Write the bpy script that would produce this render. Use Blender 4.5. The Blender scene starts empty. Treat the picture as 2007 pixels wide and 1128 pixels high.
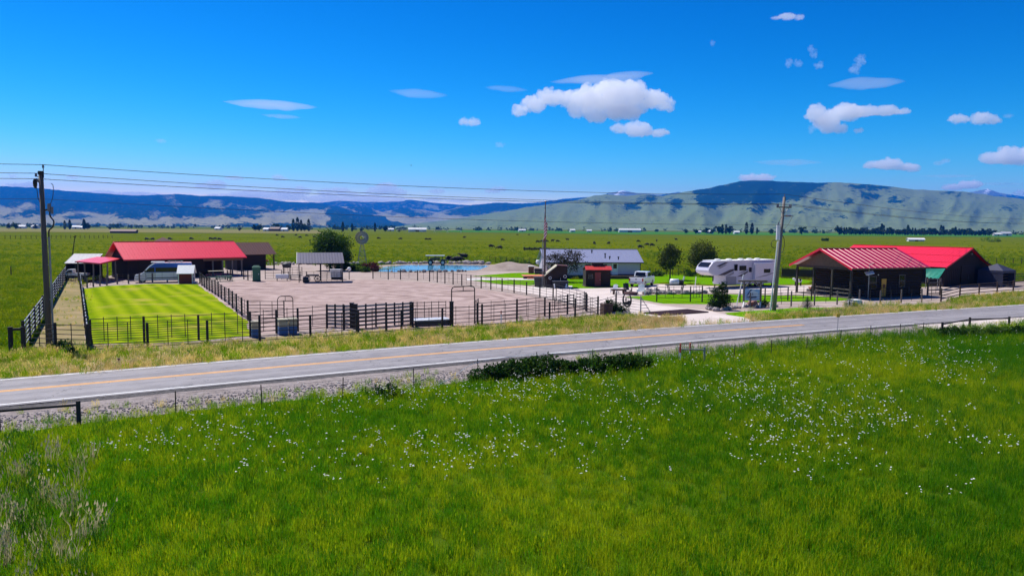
import bpy, bmesh, math, random
from mathutils import Vector, Matrix, Quaternion, noise
random.seed(7)
R = math.radians
scene = bpy.context.scene
col = scene.collection

# ------------------------------------------------------------------ camera
W, H, F, CH = 2007.0, 1128.0, 1450.0, 8.0
CX, CY = 1003.5, 564.0
PITCH = math.atan((564 - 446) / F); ROLL = math.atan(.0075)
fwd = Vector((0, math.cos(PITCH), -math.sin(PITCH)))
rt0 = Vector((1, 0, 0)); up0 = rt0.cross(fwd)
rt = rt0 * math.cos(ROLL) + up0 * math.sin(ROLL)
up = up0 * math.cos(ROLL) - rt0 * math.sin(ROLL)
cam_data = bpy.data.cameras.new('camera')
cam = bpy.data.objects.new('camera', cam_data); col.objects.link(cam)
cam.matrix_world = Matrix(((rt.x, up.x, -fwd.x, 0), (rt.y, up.y, -fwd.y, 0), (rt.z, up.z, -fwd.z, CH), (0, 0, 0, 1)))
cam_data.sensor_width = 36; cam_data.lens = 36 * F / W
cam_data.clip_start = .5; cam_data.clip_end = 150000
scene.camera = cam

# ------------------------------------------------------------------ sky and sun
SUN = Vector((-.40, .36, .84)).normalized()
elev = math.asin(SUN.z); azim = math.atan2(SUN.x, SUN.y)
world = bpy.data.worlds.new('World'); scene.world = world; world.use_nodes = True
wn = world.node_tree; wn.nodes.clear()
sky = wn.nodes.new('ShaderNodeTexSky'); sky.sky_type = 'NISHITA'; sky.sun_disc = False
sky.sun_elevation = elev; sky.sun_rotation = azim; sky.altitude = 900; sky.air_density = 1.0; sky.dust_density = .15; sky.ozone_density = 3.0
hsv = wn.nodes.new('ShaderNodeHueSaturation'); hsv.inputs['Saturation'].default_value = 1.3
bg = wn.nodes.new('ShaderNodeBackground'); bg.inputs['Strength'].default_value = .052
wo = wn.nodes.new('ShaderNodeOutputWorld')
wn.links.new(sky.outputs[0], hsv.inputs['Color']); gm = wn.nodes.new('ShaderNodeGamma'); gm.inputs[1].default_value = 1.5; wn.links.new(hsv.outputs[0], gm.inputs[0]); 
sp = wn.nodes.new('ShaderNodeSeparateColor'); cb_ = wn.nodes.new('ShaderNodeCombineColor'); wn.links.new(gm.outputs[0], sp.inputs[0])
for ch, pw, k in ((0, 2.0, .075), (1, 1.12, .60), (2, 1.0, .80)):
    p_ = wn.nodes.new('ShaderNodeMath'); p_.operation = 'POWER'; p_.inputs[1].default_value = pw; wn.links.new(sp.outputs[ch], p_.inputs[0])
    m_ = wn.nodes.new('ShaderNodeMath'); m_.operation = 'MULTIPLY'; m_.inputs[1].default_value = k; wn.links.new(p_.outputs[0], m_.inputs[0]); wn.links.new(m_.outputs[0], cb_.inputs[ch])
wn.links.new(cb_.outputs[0], bg.inputs['Color'])
wn.links.new(bg.outputs[0], wo.inputs['Surface'])
sun_d = bpy.data.lights.new('sun', 'SUN'); sun_d.energy = 5.0; sun_d.angle = R(.53); sun_d.color = (1, .955, .88)
sun = bpy.data.objects.new('sun', sun_d); col.objects.link(sun); sun.rotation_euler = SUN.to_track_quat('Z', 'Y').to_euler()
sun.location = (0, 0, 60)
vs = scene.view_settings
vs.view_transform = 'Standard'; vs.look = 'None'; vs.exposure = .4; vs.gamma = 1; vs.use_curve_mapping = False
cy = scene.cycles
cy.use_denoising = True
cy.max_bounces = 26; cy.diffuse_bounces = 3; cy.glossy_bounces = 3; cy.transmission_bounces = 4; cy.volume_bounces = 24; cy.transparent_max_bounces = 8
cy.use_adaptive_sampling = True; cy.adaptive_threshold = .015; cy.sample_clamp_indirect = 6

# ------------------------------------------------------------------ pixel helpers
def ray(px, py): return fwd * F + rt * (px - CX) - up * (py - CY)
def G(px, py, z=0.0):
    d = ray(px, py); t = (z - CH) / d.z
    return Vector((d.x * t, d.y * t, z))
def D(px, py, Y):
    d = ray(px, py); t = Y / d.y
    return Vector((0, 0, CH)) + d * t
def mpp(p): return p.y / F            # metres per photo pixel at a place
def GS(pts, z=0.0): return [G(a, b, z) for a, b in pts]

# ------------------------------------------------------------------ materials
M = {}
def lin(c): return tuple(((x / 12.92) if x <= .04045 else ((x + .055) / 1.055) ** 2.4) for x in c)
def mat(name, c, rough=.7, metal=0., var=.18, scale=3., c2=None, bump=0., bscale=None, trans=0., spec=.5, coat=0., stretch=None, detail=4, coords='Object', emit=None):
    m = bpy.data.materials.new(name); m.use_nodes = True; nt = m.node_tree; N = nt.nodes; L = nt.links
    b = N['Principled BSDF']; out = N['Material Output']
    b.inputs['Roughness'].default_value = rough; b.inputs['Metallic'].default_value = metal
    b.inputs['Specular IOR Level'].default_value = spec; b.inputs['Coat Weight'].default_value = coat
    src = None
    if var > 0 or c2 or bump > 0:
        if coords == 'World':
            tc = N.new('ShaderNodeNewGeometry'); co = tc.outputs['Position']
        else:
            tc = N.new('ShaderNodeTexCoord'); co = tc.outputs['Object']
        if stretch:
            mp = N.new('ShaderNodeMapping'); mp.inputs['Scale'].default_value = stretch; L.new(co, mp.inputs['Vector']); co = mp.outputs[0]
        nz = N.new('ShaderNodeTexNoise'); nz.inputs['Scale'].default_value = scale; nz.inputs['Detail'].default_value = detail; nz.inputs['Roughness'].default_value = .62
        L.new(co, nz.inputs['Vector'])
        rp = N.new('ShaderNodeValToRGB'); rp.color_ramp.elements[0].position = .32; rp.color_ramp.elements[1].position = .68
        ca = c2 if c2 else tuple(x * (1 - var) for x in c); cb = c if c2 else tuple(min(1, x * (1 + var)) for x in c)
        rp.color_ramp.elements[0].color = (*ca, 1); rp.color_ramp.elements[1].color = (*cb, 1)
        L.new(nz.outputs['Fac'], rp.inputs[0]); L.new(rp.outputs[0], b.inputs['Base Color']); src = rp.outputs[0]
        if bump > 0:
            nb = N.new('ShaderNodeTexNoise'); nb.inputs['Scale'].default_value = bscale or scale * 3; nb.inputs['Detail'].default_value = 5
            L.new(co, nb.inputs['Vector'])
            bp = N.new('ShaderNodeBump'); bp.inputs['Strength'].default_value = bump; bp.inputs['Distance'].default_value = .05
            L.new(nb.outputs['Fac'], bp.inputs['Height']); L.new(bp.outputs[0], b.inputs['Normal'])
    else:
        b.inputs['Base Color'].default_value = (*c, 1)
    if trans > 0:
        tr = N.new('ShaderNodeBsdfTranslucent'); mx = N.new('ShaderNodeMixShader'); mx.inputs[0].default_value = trans
        if src: L.new(src, tr.inputs['Color'])
        else: tr.inputs['Color'].default_value = (*c, 1)
        L.new(b.outputs[0], mx.inputs[1]); L.new(tr.outputs[0], mx.inputs[2]); L.new(mx.outputs[0], out.inputs['Surface'])
    M[name] = m
    return m

def foliage(name, c1, c2, trans=.45, pscale=.15, rnd=.35, c3=None, rough=.55):
    """leaf / blade material: large world patches + a random tint for each instance"""
    m = bpy.data.materials.new(name); m.use_nodes = True; nt = m.node_tree; N = nt.nodes; L = nt.links
    b = N['Principled BSDF']; out = N['Material Output']; b.inputs['Roughness'].default_value = rough; b.inputs['Specular IOR Level'].default_value = .12
    g = N.new('ShaderNodeNewGeometry'); nz = N.new('ShaderNodeTexNoise'); nz.inputs['Scale'].default_value = pscale; nz.inputs['Detail'].default_value = 5; nz.inputs['Roughness'].default_value = .6
    L.new(g.outputs['Position'], nz.inputs['Vector'])
    rp = N.new('ShaderNodeValToRGB'); e = rp.color_ramp.elements
    e[0].position = .36; e[0].color = (*c1, 1); e[1].position = .64; e[1].color = (*c2, 1)
    if c3: k = e.new(.5); k.color = (*c3, 1)
    oi = N.new('ShaderNodeObjectInfo')
    ad = N.new('ShaderNodeMath'); ad.operation = 'MULTIPLY_ADD'; ad.inputs[1].default_value = rnd; ad.inputs[2].default_value = -rnd / 2
    L.new(oi.outputs['Random'], ad.inputs[0])
    ad2 = N.new('ShaderNodeMath'); ad2.operation = 'ADD'; L.new(ad.outputs[0], ad2.inputs[0]); L.new(nz.outputs['Fac'], ad2.inputs[1])
    L.new(ad2.outputs[0], rp.inputs[0]); L.new(rp.outputs[0], b.inputs['Base Color'])
    tr = N.new('ShaderNodeBsdfTranslucent'); L.new(rp.outputs[0], tr.inputs['Color'])
    mx = N.new('ShaderNodeMixShader'); mx.inputs[0].default_value = trans
    L.new(b.outputs[0], mx.inputs[1]); L.new(tr.outputs[0], mx.inputs[2]); L.new(mx.outputs[0], out.inputs['Surface'])
    M[name] = m
    return m

# ------------------------------------------------------------------ object helpers
def link(o, parent=None):
    col.objects.link(o)
    if parent: o.parent = parent
    return o
def tag(o, label=None, cat=None, group=None, kind=None):
    if label: o['label'] = label
    if cat: o['category'] = cat
    if group: o['group'] = group
    if kind: o['kind'] = kind
    return o
def thing(name, label, cat, loc=(0, 0, 0), rz=0., group=None):
    o = bpy.data.objects.new(name, None); o.empty_display_size = .3; link(o)
    o.location = loc; o.rotation_euler = (0, 0, rz)
    return tag(o, label, cat, group)
def put(name, mesh, parent=None, loc=(0, 0, 0), rz=0., sc=1., mx=None):
    o = bpy.data.objects.new(name, mesh); link(o, parent)
    if mx is not None: o.matrix_local = mx
    else:
        o.location = loc; o.rotation_euler = (0, 0, rz)
        o.scale = (sc, sc, sc) if not hasattr(sc, '__len__') else sc
    return o
def copy_tree(o, parent=None):
    c = o.copy(); col.objects.link(c); c.parent = parent
    for ch in list(o.children): copy_tree(ch, c)
    return c

class MB:
    def __init__(s): s.v = []; s.f = []
    def add(s, vs, fs):
        n = len(s.v); s.v += [tuple(p) for p in vs]; s.f += [tuple(i + n for i in f) for f in fs]; return s
    def box(s, c, d, rz=0., mx=None):
        x, y, z = d[0] / 2, d[1] / 2, d[2] / 2
        P = [Vector(p) for p in ((-x, -y, -z), (x, -y, -z), (x, y, -z), (-x, y, -z), (-x, -y, z), (x, -y, z), (x, y, z), (-x, y, z))]
        if rz: q = Matrix.Rotation(rz, 3, 'Z'); P = [q @ p for p in P]
        if mx: P = [mx @ p for p in P]
        c = Vector(c)
        return s.add([p + c for p in P], [(0, 3, 2, 1), (4, 5, 6, 7), (0, 1, 5, 4), (1, 2, 6, 5), (2, 3, 7, 6), (3, 0, 4, 7)])
    def bx(s, x0, x1, y0, y1, z0, z1): return s.box(((x0 + x1) / 2, (y0 + y1) / 2, (z0 + z1) / 2), (x1 - x0, y1 - y0, z1 - z0))
    def pipe(s, pts, r, n=8, r1=None, caps=True):
        pts = [Vector(p) for p in pts]; m = len(pts); base = len(s.v); prev = None
        for i, p in enumerate(pts):
            d = (pts[min(i + 1, m - 1)] - pts[max(i - 1, 0)])
            if d.length < 1e-9: d = Vector((0, 0, 1))
            d.normalize()
            if prev is None:
                a = d.cross(Vector((0, 0, 1)) if abs(d.z) < .95 else Vector((1, 0, 0))).normalized()
            else:
                a = (prev - d * prev.dot(d)); a = a.normalized() if a.length > 1e-6 else prev
            prev = a; b = d.cross(a)
            rr = r if r1 is None else r + (r1 - r) * i / max(1, m - 1)
            if hasattr(r, '__len__'): rr = r[i]
            for k in range(n):
                t = 2 * math.pi * k / n; s.v.append(tuple(p + a * math.cos(t) * rr + b * math.sin(t) * rr))
        for i in range(m - 1):
            for k in range(n):
                k2 = (k + 1) % n
                s.f.append((base + i * n + k, base + i * n + k2, base + (i + 1) * n + k2, base + (i + 1) * n + k))
        if caps:
            s.f.append(tuple(base + k for k in range(n))[::-1]); s.f.append(tuple(base + (m - 1) * n + k for k in range(n)))
        return s
    def tube(s, a, b, r, r1=None, n=8): return s.pipe([a, b], r, n, r1)
    def bar(s, a, b, w, h):
        a = Vector(a); b = Vector(b); d = b - a; L = d.length; d.normalize()
        x = d.cross(Vector((0, 0, 1)) if abs(d.z) < .95 else Vector((0, 1, 0))).normalized(); z = x.cross(d)
        q = Matrix((x, d, z)).transposed()
        return s.box((a + b) / 2, (w, L, h), mx=q)
    def prism(s, pts, ext):
        n = len(pts); ext = Vector(ext); P = [Vector(p) for p in pts]
        return s.add(P + [p + ext for p in P], [tuple(range(n))[::-1], tuple(range(n, 2 * n))] + [(i, (i + 1) % n, (i + 1) % n + n, i + n) for i in range(n)])
    def blob(s, c, r, sub=1, jit=.2, seed=0, flat=None):
        bm = bmesh.new(); bmesh.ops.create_icosphere(bm, subdivisions=sub, radius=1)
        rr = (r, r, r) if not hasattr(r, '__len__') else r
        c = Vector(c); vs = []
        for v in bm.verts:
            k = 1 + jit * noise.noise(v.co * 1.7 + Vector((seed * 3.1, seed * 1.7, seed)))* 2
            q = Vector((v.co.x * rr[0] * k, v.co.y * rr[1] * k, v.co.z * rr[2] * k))
            if flat is not None and q.z < flat: q.z = flat
            vs.append(c + q)
        s.add(vs, [tuple(v.index for v in f.verts) for f in bm.faces]); bm.free(); return s
    def mesh(s, name, m, smooth=False, bevel=0.):
        me = bpy.data.meshes.new(name); me.from_pydata(s.v, [], s.f); me.update()
        bm = bmesh.new(); bm.from_mesh(me)
        bmesh.ops.recalc_face_normals(bm, faces=bm.faces)
        if bevel > 0:
            bmesh.ops.bevel(bm, geom=[e for e in bm.edges if len(e.link_faces) == 2 and e.calc_face_angle(0) > .5], offset=bevel, segments=2, affect='EDGES', profile=.6)
        bm.to_mesh(me); bm.free()
        if m: me.materials.append(M[m] if isinstance(m, str) else m)
        if smooth: me.shade_smooth()
        return me
    def build(s, name, m, parent=None, smooth=False, bevel=0., loc=(0, 0, 0), rz=0.):
        return put(name, s.mesh(name, m, smooth, bevel), parent, loc, rz)

SHEETS = []
def sheet(name, pts, z, m, kind='structure', label=None):
    SHEETS.append((name, (min(p[0] for p in pts), max(p[0] for p in pts), min(p[1] for p in pts), max(p[1] for p in pts)), [(p[0], p[1]) for p in pts]))
    me = bpy.data.meshes.new(name); me.from_pydata([(p[0], p[1], z) for p in pts], [], [tuple(range(len(pts)))]); me.update()
    if me.polygons[0].normal.z < 0: me.flip_normals()
    me.materials.append(M[m]); o = put(name, me); tag(o, label, kind=kind); return o
def spline(pts, n=8):
    out = []
    P = [Vector(p) for p in pts]
    for i in range(len(P) - 1):
        p0 = P[max(i - 1, 0)]; p1 = P[i]; p2 = P[i + 1]; p3 = P[min(i + 2, len(P) - 1)]
        for k in range(n):
            t = k / n
            out.append(.5 * ((2 * p1) + (p2 - p0) * t + (2 * p0 - 5 * p1 + 4 * p2 - p3) * t * t + (3 * p1 - p0 - 3 * p2 + p3) * t ** 3))
    out.append(P[-1]); return out
def wobble(pts, amp=.35, n=10, seed=0):
    """closed outline with a natural uneven edge"""
    P = [Vector((p[0], p[1], 0)) for p in pts]; out = []
    for i in range(len(P)):
        a, b = P[i], P[(i + 1) % len(P)]; d = b - a; nn = Vector((-d.y, d.x, 0)).normalized() if d.length > 0 else Vector()
        k = max(1, min(60, int(d.length / .9)))
        for j in range(k):
            q = a + d * (j / k); w = noise.noise(Vector((q.x * .5 + seed, q.y * .5, seed))) + .6 * noise.noise(Vector((q.x * 1.7 + seed, q.y * 1.7, seed)))
            out.append(q + nn * w * amp)
    return out

# ------------------------------------------------------------------ material library
mat('pasture', (.125, .145, .004), .9, var=.3, c2=(.055, .085, .003), stretch=(.35, 1.6, 1), scale=.03, bump=.5, bscale=1.6, coords='World', detail=8, spec=0.)
mat('near_soil', (.075, .125, .006), .95, c2=(.045, .085, .005), scale=.4, coords='World', spec=0.)
mat('far_crop', (.055, .17, .02), .9, c2=(.04, .13, .02), scale=.02, coords='World', spec=0.)
mat('tan_field', (.20, .18, .07), .9, c2=(.15, .15, .05), scale=.02, coords='World', spec=0.)
mat('lane_dirt', (.33, .25, .15), .95, c2=(.17, .16, .06), scale=.35, bump=.6, bscale=5, coords='World', detail=7, spec=0.)
mat('gravel_yard', (.42, .345, .31), .95, c2=(.31, .25, .225), scale=.22, bump=.5, bscale=9, coords='World', detail=9, spec=0.)
mat('drive_gravel', (.62, .545, .51), .95, c2=(.48, .41, .38), scale=.3, bump=.5, bscale=9, coords='World', detail=9, spec=0.)
mat('mound_dirt', (.36, .30, .26), .95, c2=(.26, .21, .18), scale=.5, bump=.6, bscale=4, coords='World', detail=8, spec=0.)
mat('concrete', (.60, .57, .54), .85, var=.1, scale=1.5, coords='World')
mat('shoulder_gravel', (.34, .30, .29), .95, c2=(.20, .17, .16), scale=2.2, bump=1., bscale=9, coords='World', detail=9, spec=0.)
mat('stone', (.42, .37, .35), .9, c2=(.26, .22, .21), scale=2., bump=.4)
mat('red_rock', (.36, .19, .15), .9, c2=(.24, .12, .10), scale=2., bump=.4)
mat('white_paint', (.80, .80, .78), .6, var=.06, scale=4)
mat('yellow_paint', (.72, .34, .07), .7, var=.12, scale=3)
mat('road_white', (.74, .74, .72), .7, var=.14, scale=2.5, coords='World')
mat('dark_steel', (.022, .017, .017), .55, metal=.25, var=.3, scale=2)
mat('grey_steel', (.28, .28, .29), .5, metal=.5, var=.2, scale=2)
mat('wood_post', (.055, .042, .036), .9, c2=(.03, .023, .02), scale=5, stretch=(1, 1, .2), bump=.4)
mat('grey_wood', (.20, .165, .145), .9, c2=(.12, .10, .09), scale=5, stretch=(1, 1, .15), bump=.5)
mat('brown_wood', (.10, .055, .038), .85, c2=(.06, .034, .025), scale=4, stretch=(1, 1, .2), bump=.4)
mat('pole_wood', (.25, .225, .20), .85, c2=(.15, .13, .115), scale=6, stretch=(1, 1, .08), bump=.5)
mat('pole_dark', (.15, .12, .105), .85, c2=(.085, .07, .06), scale=6, stretch=(1, 1, .08), bump=.5)
mat('barn_wall', (.022, .008, .007), .9, c2=(.013, .006, .005), scale=3, stretch=(1, 1, .15), bump=.3)
mat('log_wall', (.026, .012, .009), .9, c2=(.015, .008, .006), scale=3, stretch=(.15, .15, 1), bump=.3)
mat('trim_brown', (.16, .075, .045), .7, var=.2, scale=4)
mat('red_roof', (.70, .004, .030), .38, metal=0., var=.06, scale=1.2, spec=.6)
mat('red_roof_worn', (.42, .008, .026), .30, metal=0., var=.10, scale=1.2, spec=1.)
mat('shed_red', (.14, .02, .018), .8, var=.15, scale=3)
mat('brown_roof', (.075, .02, .02), .85, var=.15, scale=2)
mat('galvanised', (.36, .36, .39), .6, metal=.1, c2=(.26, .26, .30), scale=1.2, stretch=(3, .3, .3))
mat('house_roof', (.27, .29, .42), .45, metal=.2, var=.06, scale=1.)
mat('shelter_roof', (.058, .052, .085), .55, metal=.3, var=.12, scale=1.)
mat('siding', (.60, .52, .62), .7, var=.05, scale=2)
mat('house_trim', (.05, .045, .06), .6)
mat('glass', (.010, .011, .014), .08, var=0, spec=.4)
mat('car_white', (.80, .80, .80), .25, var=.02, scale=1, coat=.6)
mat('van_white', (.72, .73, .75), .25, var=.02, scale=1, coat=.6)
mat('van_blue', (.012, .085, .42), .35, var=.04, scale=1, coat=.1, spec=.3)
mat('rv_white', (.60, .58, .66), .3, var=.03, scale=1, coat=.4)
mat('rv_grey', (.28, .27, .30), .35, var=.05, scale=1)
mat('rv_dark', (.055, .045, .055), .35, var=.05, scale=1)
mat('tyre', (.015, .015, .016), .85, var=.2, scale=6)
mat('rim', (.45, .45, .47), .35, metal=.8, var=.05, scale=4)
mat('tail_red', (.35, .01, .012), .2, var=0)
mat('head_lamp', (.75, .77, .8), .12, var=0)
mat('plastic_dark', (.02, .02, .022), .6, var=.1, scale=4)
mat('green_plastic', (.018, .11, .06), .55, var=.1, scale=3)
mat('green_tarp', (.02, .30, .20), .6, var=.12, scale=2, trans=.35)
mat('navy_tarp', (.022, .024, .055), .65, var=.15, scale=2)
mat('sand_paint', (.42, .38, .27), .7, var=.12, scale=3)
mat('drum_blue', (.03, .11, .30), .5, var=.15, scale=3)
mat('white_metal', (.72, .72, .74), .4, metal=.1, var=.06, scale=2)
mat('deck_orange', (.48, .15, .07), .75, var=.15, scale=3, stretch=(.3, 3, 1))
mat('brick', (.25, .075, .05), .85, var=.25, scale=9)
mat('door_red', (.17, .018, .018), .6, var=.1, scale=3)
mat('cabin_red', (.55, .03, .025), .45, var=.06, scale=2)
mat('door_yellow', (.62, .33, .04), .6, var=.08, scale=3)
mat('solar_white', (.78, .78, .76), .4, var=.03, scale=3)
mat('rust_steel', (.095, .035, .032), .8, c2=(.06, .022, .022), scale=6)
mat('orange_paint', (.65, .09, .03), .6, var=.08, scale=5)
mat('sign_yellow', (.75, .45, .03), .5, var=.05, scale=5)
mat('cord_white', (.75, .78, .75), .6, var=.05, scale=5)
mat('wire', (.02, .02, .022), .5, metal=.5, var=0)
mat('insulator', (.16, .14, .17), .3, var=.1, scale=5)
mat('rubble', (.30, .27, .26), .9, c2=(.17, .15, .15), scale=3, bump=.4)
mat('cow_black', (.010, .009, .009), .7, c2=(.02, .016, .014), scale=3, spec=.3)
mat('bark', (.07, .05, .04), .95, c2=(.035, .026, .02), scale=6, stretch=(1, 1, .2), bump=.5)
mat('flag_cloth', (.5, .1, .12), .8, var=.1, scale=2)
mat('boat_red', (.5, .04, .03), .5, var=.08, scale=2)
mat('yellow_machine', (.6, .38, .02), .5, var=.08, scale=2)
mat('hay', (.32, .25, .09), .9, var=.2, scale=4)
mat('house_far', (.62, .62, .62), .7, var=.06, scale=.2)
mat('roof_far', (.5, .5, .52), .6, var=.06, scale=.2)
mat('barn_far', (.13, .06, .05), .7, var=.1, scale=.2)
foliage('meadow_blade', (.062, .225, .003), (.40, .47, .006), .58, .075, .36, (.18, .34, .004))
foliage('meadow_tall', (.06, .20, .006), (.14, .30, .008), .45, .2, .4)
foliage('verge_blade', (.20, .36, .006), (.80, .62, .20), .55, .35, .75, (.42, .46, .02))
foliage('dry_blade', (.58, .42, .15), (.85, .66, .34), .5, .3, .6)
foliage('weed_blade', (.08, .20, .01), (.50, .42, .24), .45, .8, .9, (.24, .27, .03))
foliage('pasture_tuft', (.11, .22, .002), (.33, .36, .008), .5, .03, .5, (.19, .26, .004))
foliage('lawn_tuft', (.16, .26, .012), (.30, .38, .04), .45, .25, .4)
foliage('tree_leaf', (.018, .05, .008), (.05, .11, .012), .4, .6, .2)
foliage('tree_leaf_b', (.035, .055, .012), (.10, .11, .022), .4, .6, .2)
foliage('tree_leaf_dark', (.035, .03, .022), (.08, .065, .045), .35, .6, .2)
foliage('shrub_leaf', (.02, .06, .008), (.07, .14, .015), .4, .7, .3)
foliage('shrub_lime', (.13, .22, .015), (.22, .32, .02), .45, .7, .3)
foliage('shrub_red', (.05, .012, .016), (.10, .025, .03), .35, .7, .3)
foliage('juniper', (.015, .04, .012), (.06, .10, .022), .3, .8, .3)
foliage('blue_spruce', (.03, .06, .055), (.075, .12, .105), .2, .9, .3)
foliage('far_leaf', (.012, .032, .012), (.04, .075, .02), .35, .02, .5)
foliage('petal', (.78, .78, .72), (.85, .85, .80), .3, .5, .2)

# lawn: mown stripes along one direction
def lawn_mat(name, ang, c1, c2, period, dry=(.24, .22, .06)):
    m = bpy.data.materials.new(name); m.use_nodes = True; nt = m.node_tree; N = nt.nodes; L = nt.links; b = N['Principled BSDF']
    b.inputs['Roughness'].default_value = .9; b.inputs['Specular IOR Level'].default_value = 0.
    g = N.new('ShaderNodeNewGeometry'); dt = N.new('ShaderNodeVectorMath'); dt.operation = 'DOT_PRODUCT'; k = 2 * math.pi / period; dt.inputs[1].default_value = (math.cos(ang) * k, math.sin(ang) * k, 0); L.new(g.outputs['Position'], dt.inputs[0])
    n0 = N.new('ShaderNodeTexNoise'); n0.inputs['Scale'].default_value = .25; n0.inputs['Detail'].default_value = 3; L.new(g.outputs['Position'], n0.inputs['Vector'])
    ph = N.new('ShaderNodeMath'); ph.operation = 'MULTIPLY_ADD'; ph.inputs[1].default_value = .9; L.new(n0.outputs['Fac'], ph.inputs[0]); L.new(dt.outputs['Value'], ph.inputs[2])
    wv = N.new('ShaderNodeMath'); wv.operation = 'SINE'; L.new(ph.outputs[0], wv.inputs[0])
    nz = N.new('ShaderNodeTexNoise'); nz.inputs['Scale'].default_value = 1.1; nz.inputs['Detail'].default_value = 8; nz.inputs['Roughness'].default_value = .7; L.new(g.outputs['Position'], nz.inputs['Vector'])
    mx = N.new('ShaderNodeMath'); mx.operation = 'MULTIPLY_ADD'; mx.inputs[1].default_value = .17; L.new(wv.outputs[0], mx.inputs[0])
    ad = N.new('ShaderNodeMath'); ad.operation = 'MULTIPLY'; ad.inputs[1].default_value = .8; L.new(nz.outputs['Fac'], ad.inputs[0]); L.new(ad.outputs[0], mx.inputs[2])
    rp = N.new('ShaderNodeValToRGB'); rp.color_ramp.elements[0].position = .16; rp.color_ramp.elements[0].color = (*c1, 1); rp.color_ramp.elements[1].position = .66; rp.color_ramp.elements[1].color = (*c2, 1)
    L.new(mx.outputs[0], rp.inputs[0])
    n2 = N.new('ShaderNodeTexNoise'); n2.inputs['Scale'].default_value = .22; n2.inputs['Detail'].default_value = 5; L.new(g.outputs['Position'], n2.inputs['Vector'])
    r2 = N.new('ShaderNodeValToRGB'); r2.color_ramp.elements[0].position = .56; r2.color_ramp.elements[1].position = .72; L.new(n2.outputs['Fac'], r2.inputs[0])
    mc = N.new('ShaderNodeMixRGB'); mc.inputs[2].default_value = (*dry, 1); L.new(r2.outputs[0], mc.inputs[0]); L.new(rp.outputs[0], mc.inputs[1])
    L.new(mc.outputs[0], b.inputs['Base Color'])
    bp = N.new('ShaderNodeBump'); bp.inputs['Strength'].default_value = .5; bp.inputs['Distance'].default_value = .05
    n3 = N.new('ShaderNodeTexNoise'); n3.inputs['Scale'].default_value = 14; n3.inputs['Detail'].default_value = 3; L.new(g.outputs['Position'], n3.inputs['Vector']); L.new(n3.outputs['Fac'], bp.inputs['Height']); L.new(bp.outputs[0], b.inputs['Normal'])
    M[name] = m
lawn_mat('lawn_mown', R(32), (.12, .20, .004), (.27, .335, .010), 1.7, dry=(.33, .30, .05))
lawn_mat('lawn_green', R(20), (.07, .20, .003), (.14, .29, .004), 1.6, dry=(.13, .24, .004))

# arena dirt: harrow rings turned by the drag
def arena_mat():
    m = bpy.data.materials.new('arena_dirt'); m.use_nodes = True; nt = m.node_tree; N = nt.nodes; L = nt.links; b = N['Principled BSDF']
    b.inputs['Roughness'].default_value = .95; b.inputs['Specular IOR Level'].default_value = 0.
    g = N.new('ShaderNodeNewGeometry')
    mp = N.new('ShaderNodeMapping'); c = G(690, 575); mp.inputs['Location'].default_value = (-c.x, -c.y, 0); L.new(g.outputs['Position'], mp.inputs['Vector'])
    mp2 = N.new('ShaderNodeMapping'); mp2.inputs['Rotation'].default_value = (0, 0, R(-38)); mp2.inputs['Scale'].default_value = (.55, 1, 0); L.new(mp.outputs[0], mp2.inputs['Vector'])
    n0 = N.new('ShaderNodeTexNoise'); n0.inputs['Scale'].default_value = .10; n0.inputs['Detail'].default_value = 2; L.new(g.outputs['Position'], n0.inputs['Vector'])
    va = N.new('ShaderNodeVectorMath'); va.operation = 'MULTIPLY_ADD'; va.inputs[1].default_value = (9, 9, 0); L.new(n0.outputs['Color'], va.inputs[0]); L.new(mp2.outputs[0], va.inputs[2])
    wv = N.new('ShaderNodeTexWave'); wv.wave_type = 'RINGS'; wv.rings_direction = 'Z'; wv.inputs['Scale'].default_value = .16; wv.inputs['Distortion'].default_value = 1.6; wv.inputs['Detail'].default_value = 3; wv.inputs['Detail Scale'].default_value = .35
    L.new(va.outputs[0], wv.inputs['Vector'])
    nz = N.new('ShaderNodeTexNoise'); nz.inputs['Scale'].default_value = .45; nz.inputs['Detail'].default_value = 9; nz.inputs['Roughness'].default_value = .68; L.new(g.outputs['Position'], nz.inputs['Vector'])
    mx = N.new('ShaderNodeMath'); mx.operation = 'MULTIPLY_ADD'; mx.inputs[1].default_value = .22; L.new(wv.outputs['Fac'], mx.inputs[0]); L.new(nz.outputs['Fac'], mx.inputs[2])
    w2 = N.new('ShaderNodeTexWave'); w2.wave_type = 'RINGS'; w2.rings_direction = 'Z'; w2.inputs['Scale'].default_value = .075; w2.inputs['Distortion'].default_value = 3.5; w2.inputs['Detail'].default_value = 2; w2.inputs['Detail Scale'].default_value = .25; L.new(va.outputs[0], w2.inputs['Vector'])
    r2 = N.new('ShaderNodeValToRGB'); r2.color_ramp.elements[0].position = .88; r2.color_ramp.elements[0].color = (0, 0, 0, 1); r2.color_ramp.elements[1].position = 1.; r2.color_ramp.elements[1].color = (.16, .16, .16, 1); L.new(w2.outputs['Fac'], r2.inputs[0])
    m0 = mx; mx = N.new('ShaderNodeMath'); mx.operation = 'ADD'; L.new(m0.outputs[0], mx.inputs[0]); L.new(r2.outputs[0], mx.inputs[1])
    rp = N.new('ShaderNodeValToRGB'); e = rp.color_ramp.elements; e[0].position = .36; e[0].color = (.215, .155, .14, 1); e[1].position = .80; e[1].color = (.43, .33, .305, 1)
    L.new(mx.outputs[0], rp.inputs[0]); L.new(rp.outputs[0], b.inputs['Base Color'])
    bp = N.new('ShaderNodeBump'); bp.inputs['Strength'].default_value = .7; bp.inputs['Distance'].default_value = .06; L.new(mx.outputs[0], bp.inputs['Height']); L.new(bp.outputs[0], b.inputs['Normal'])
    M['arena_dirt'] = m
arena_mat()

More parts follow.
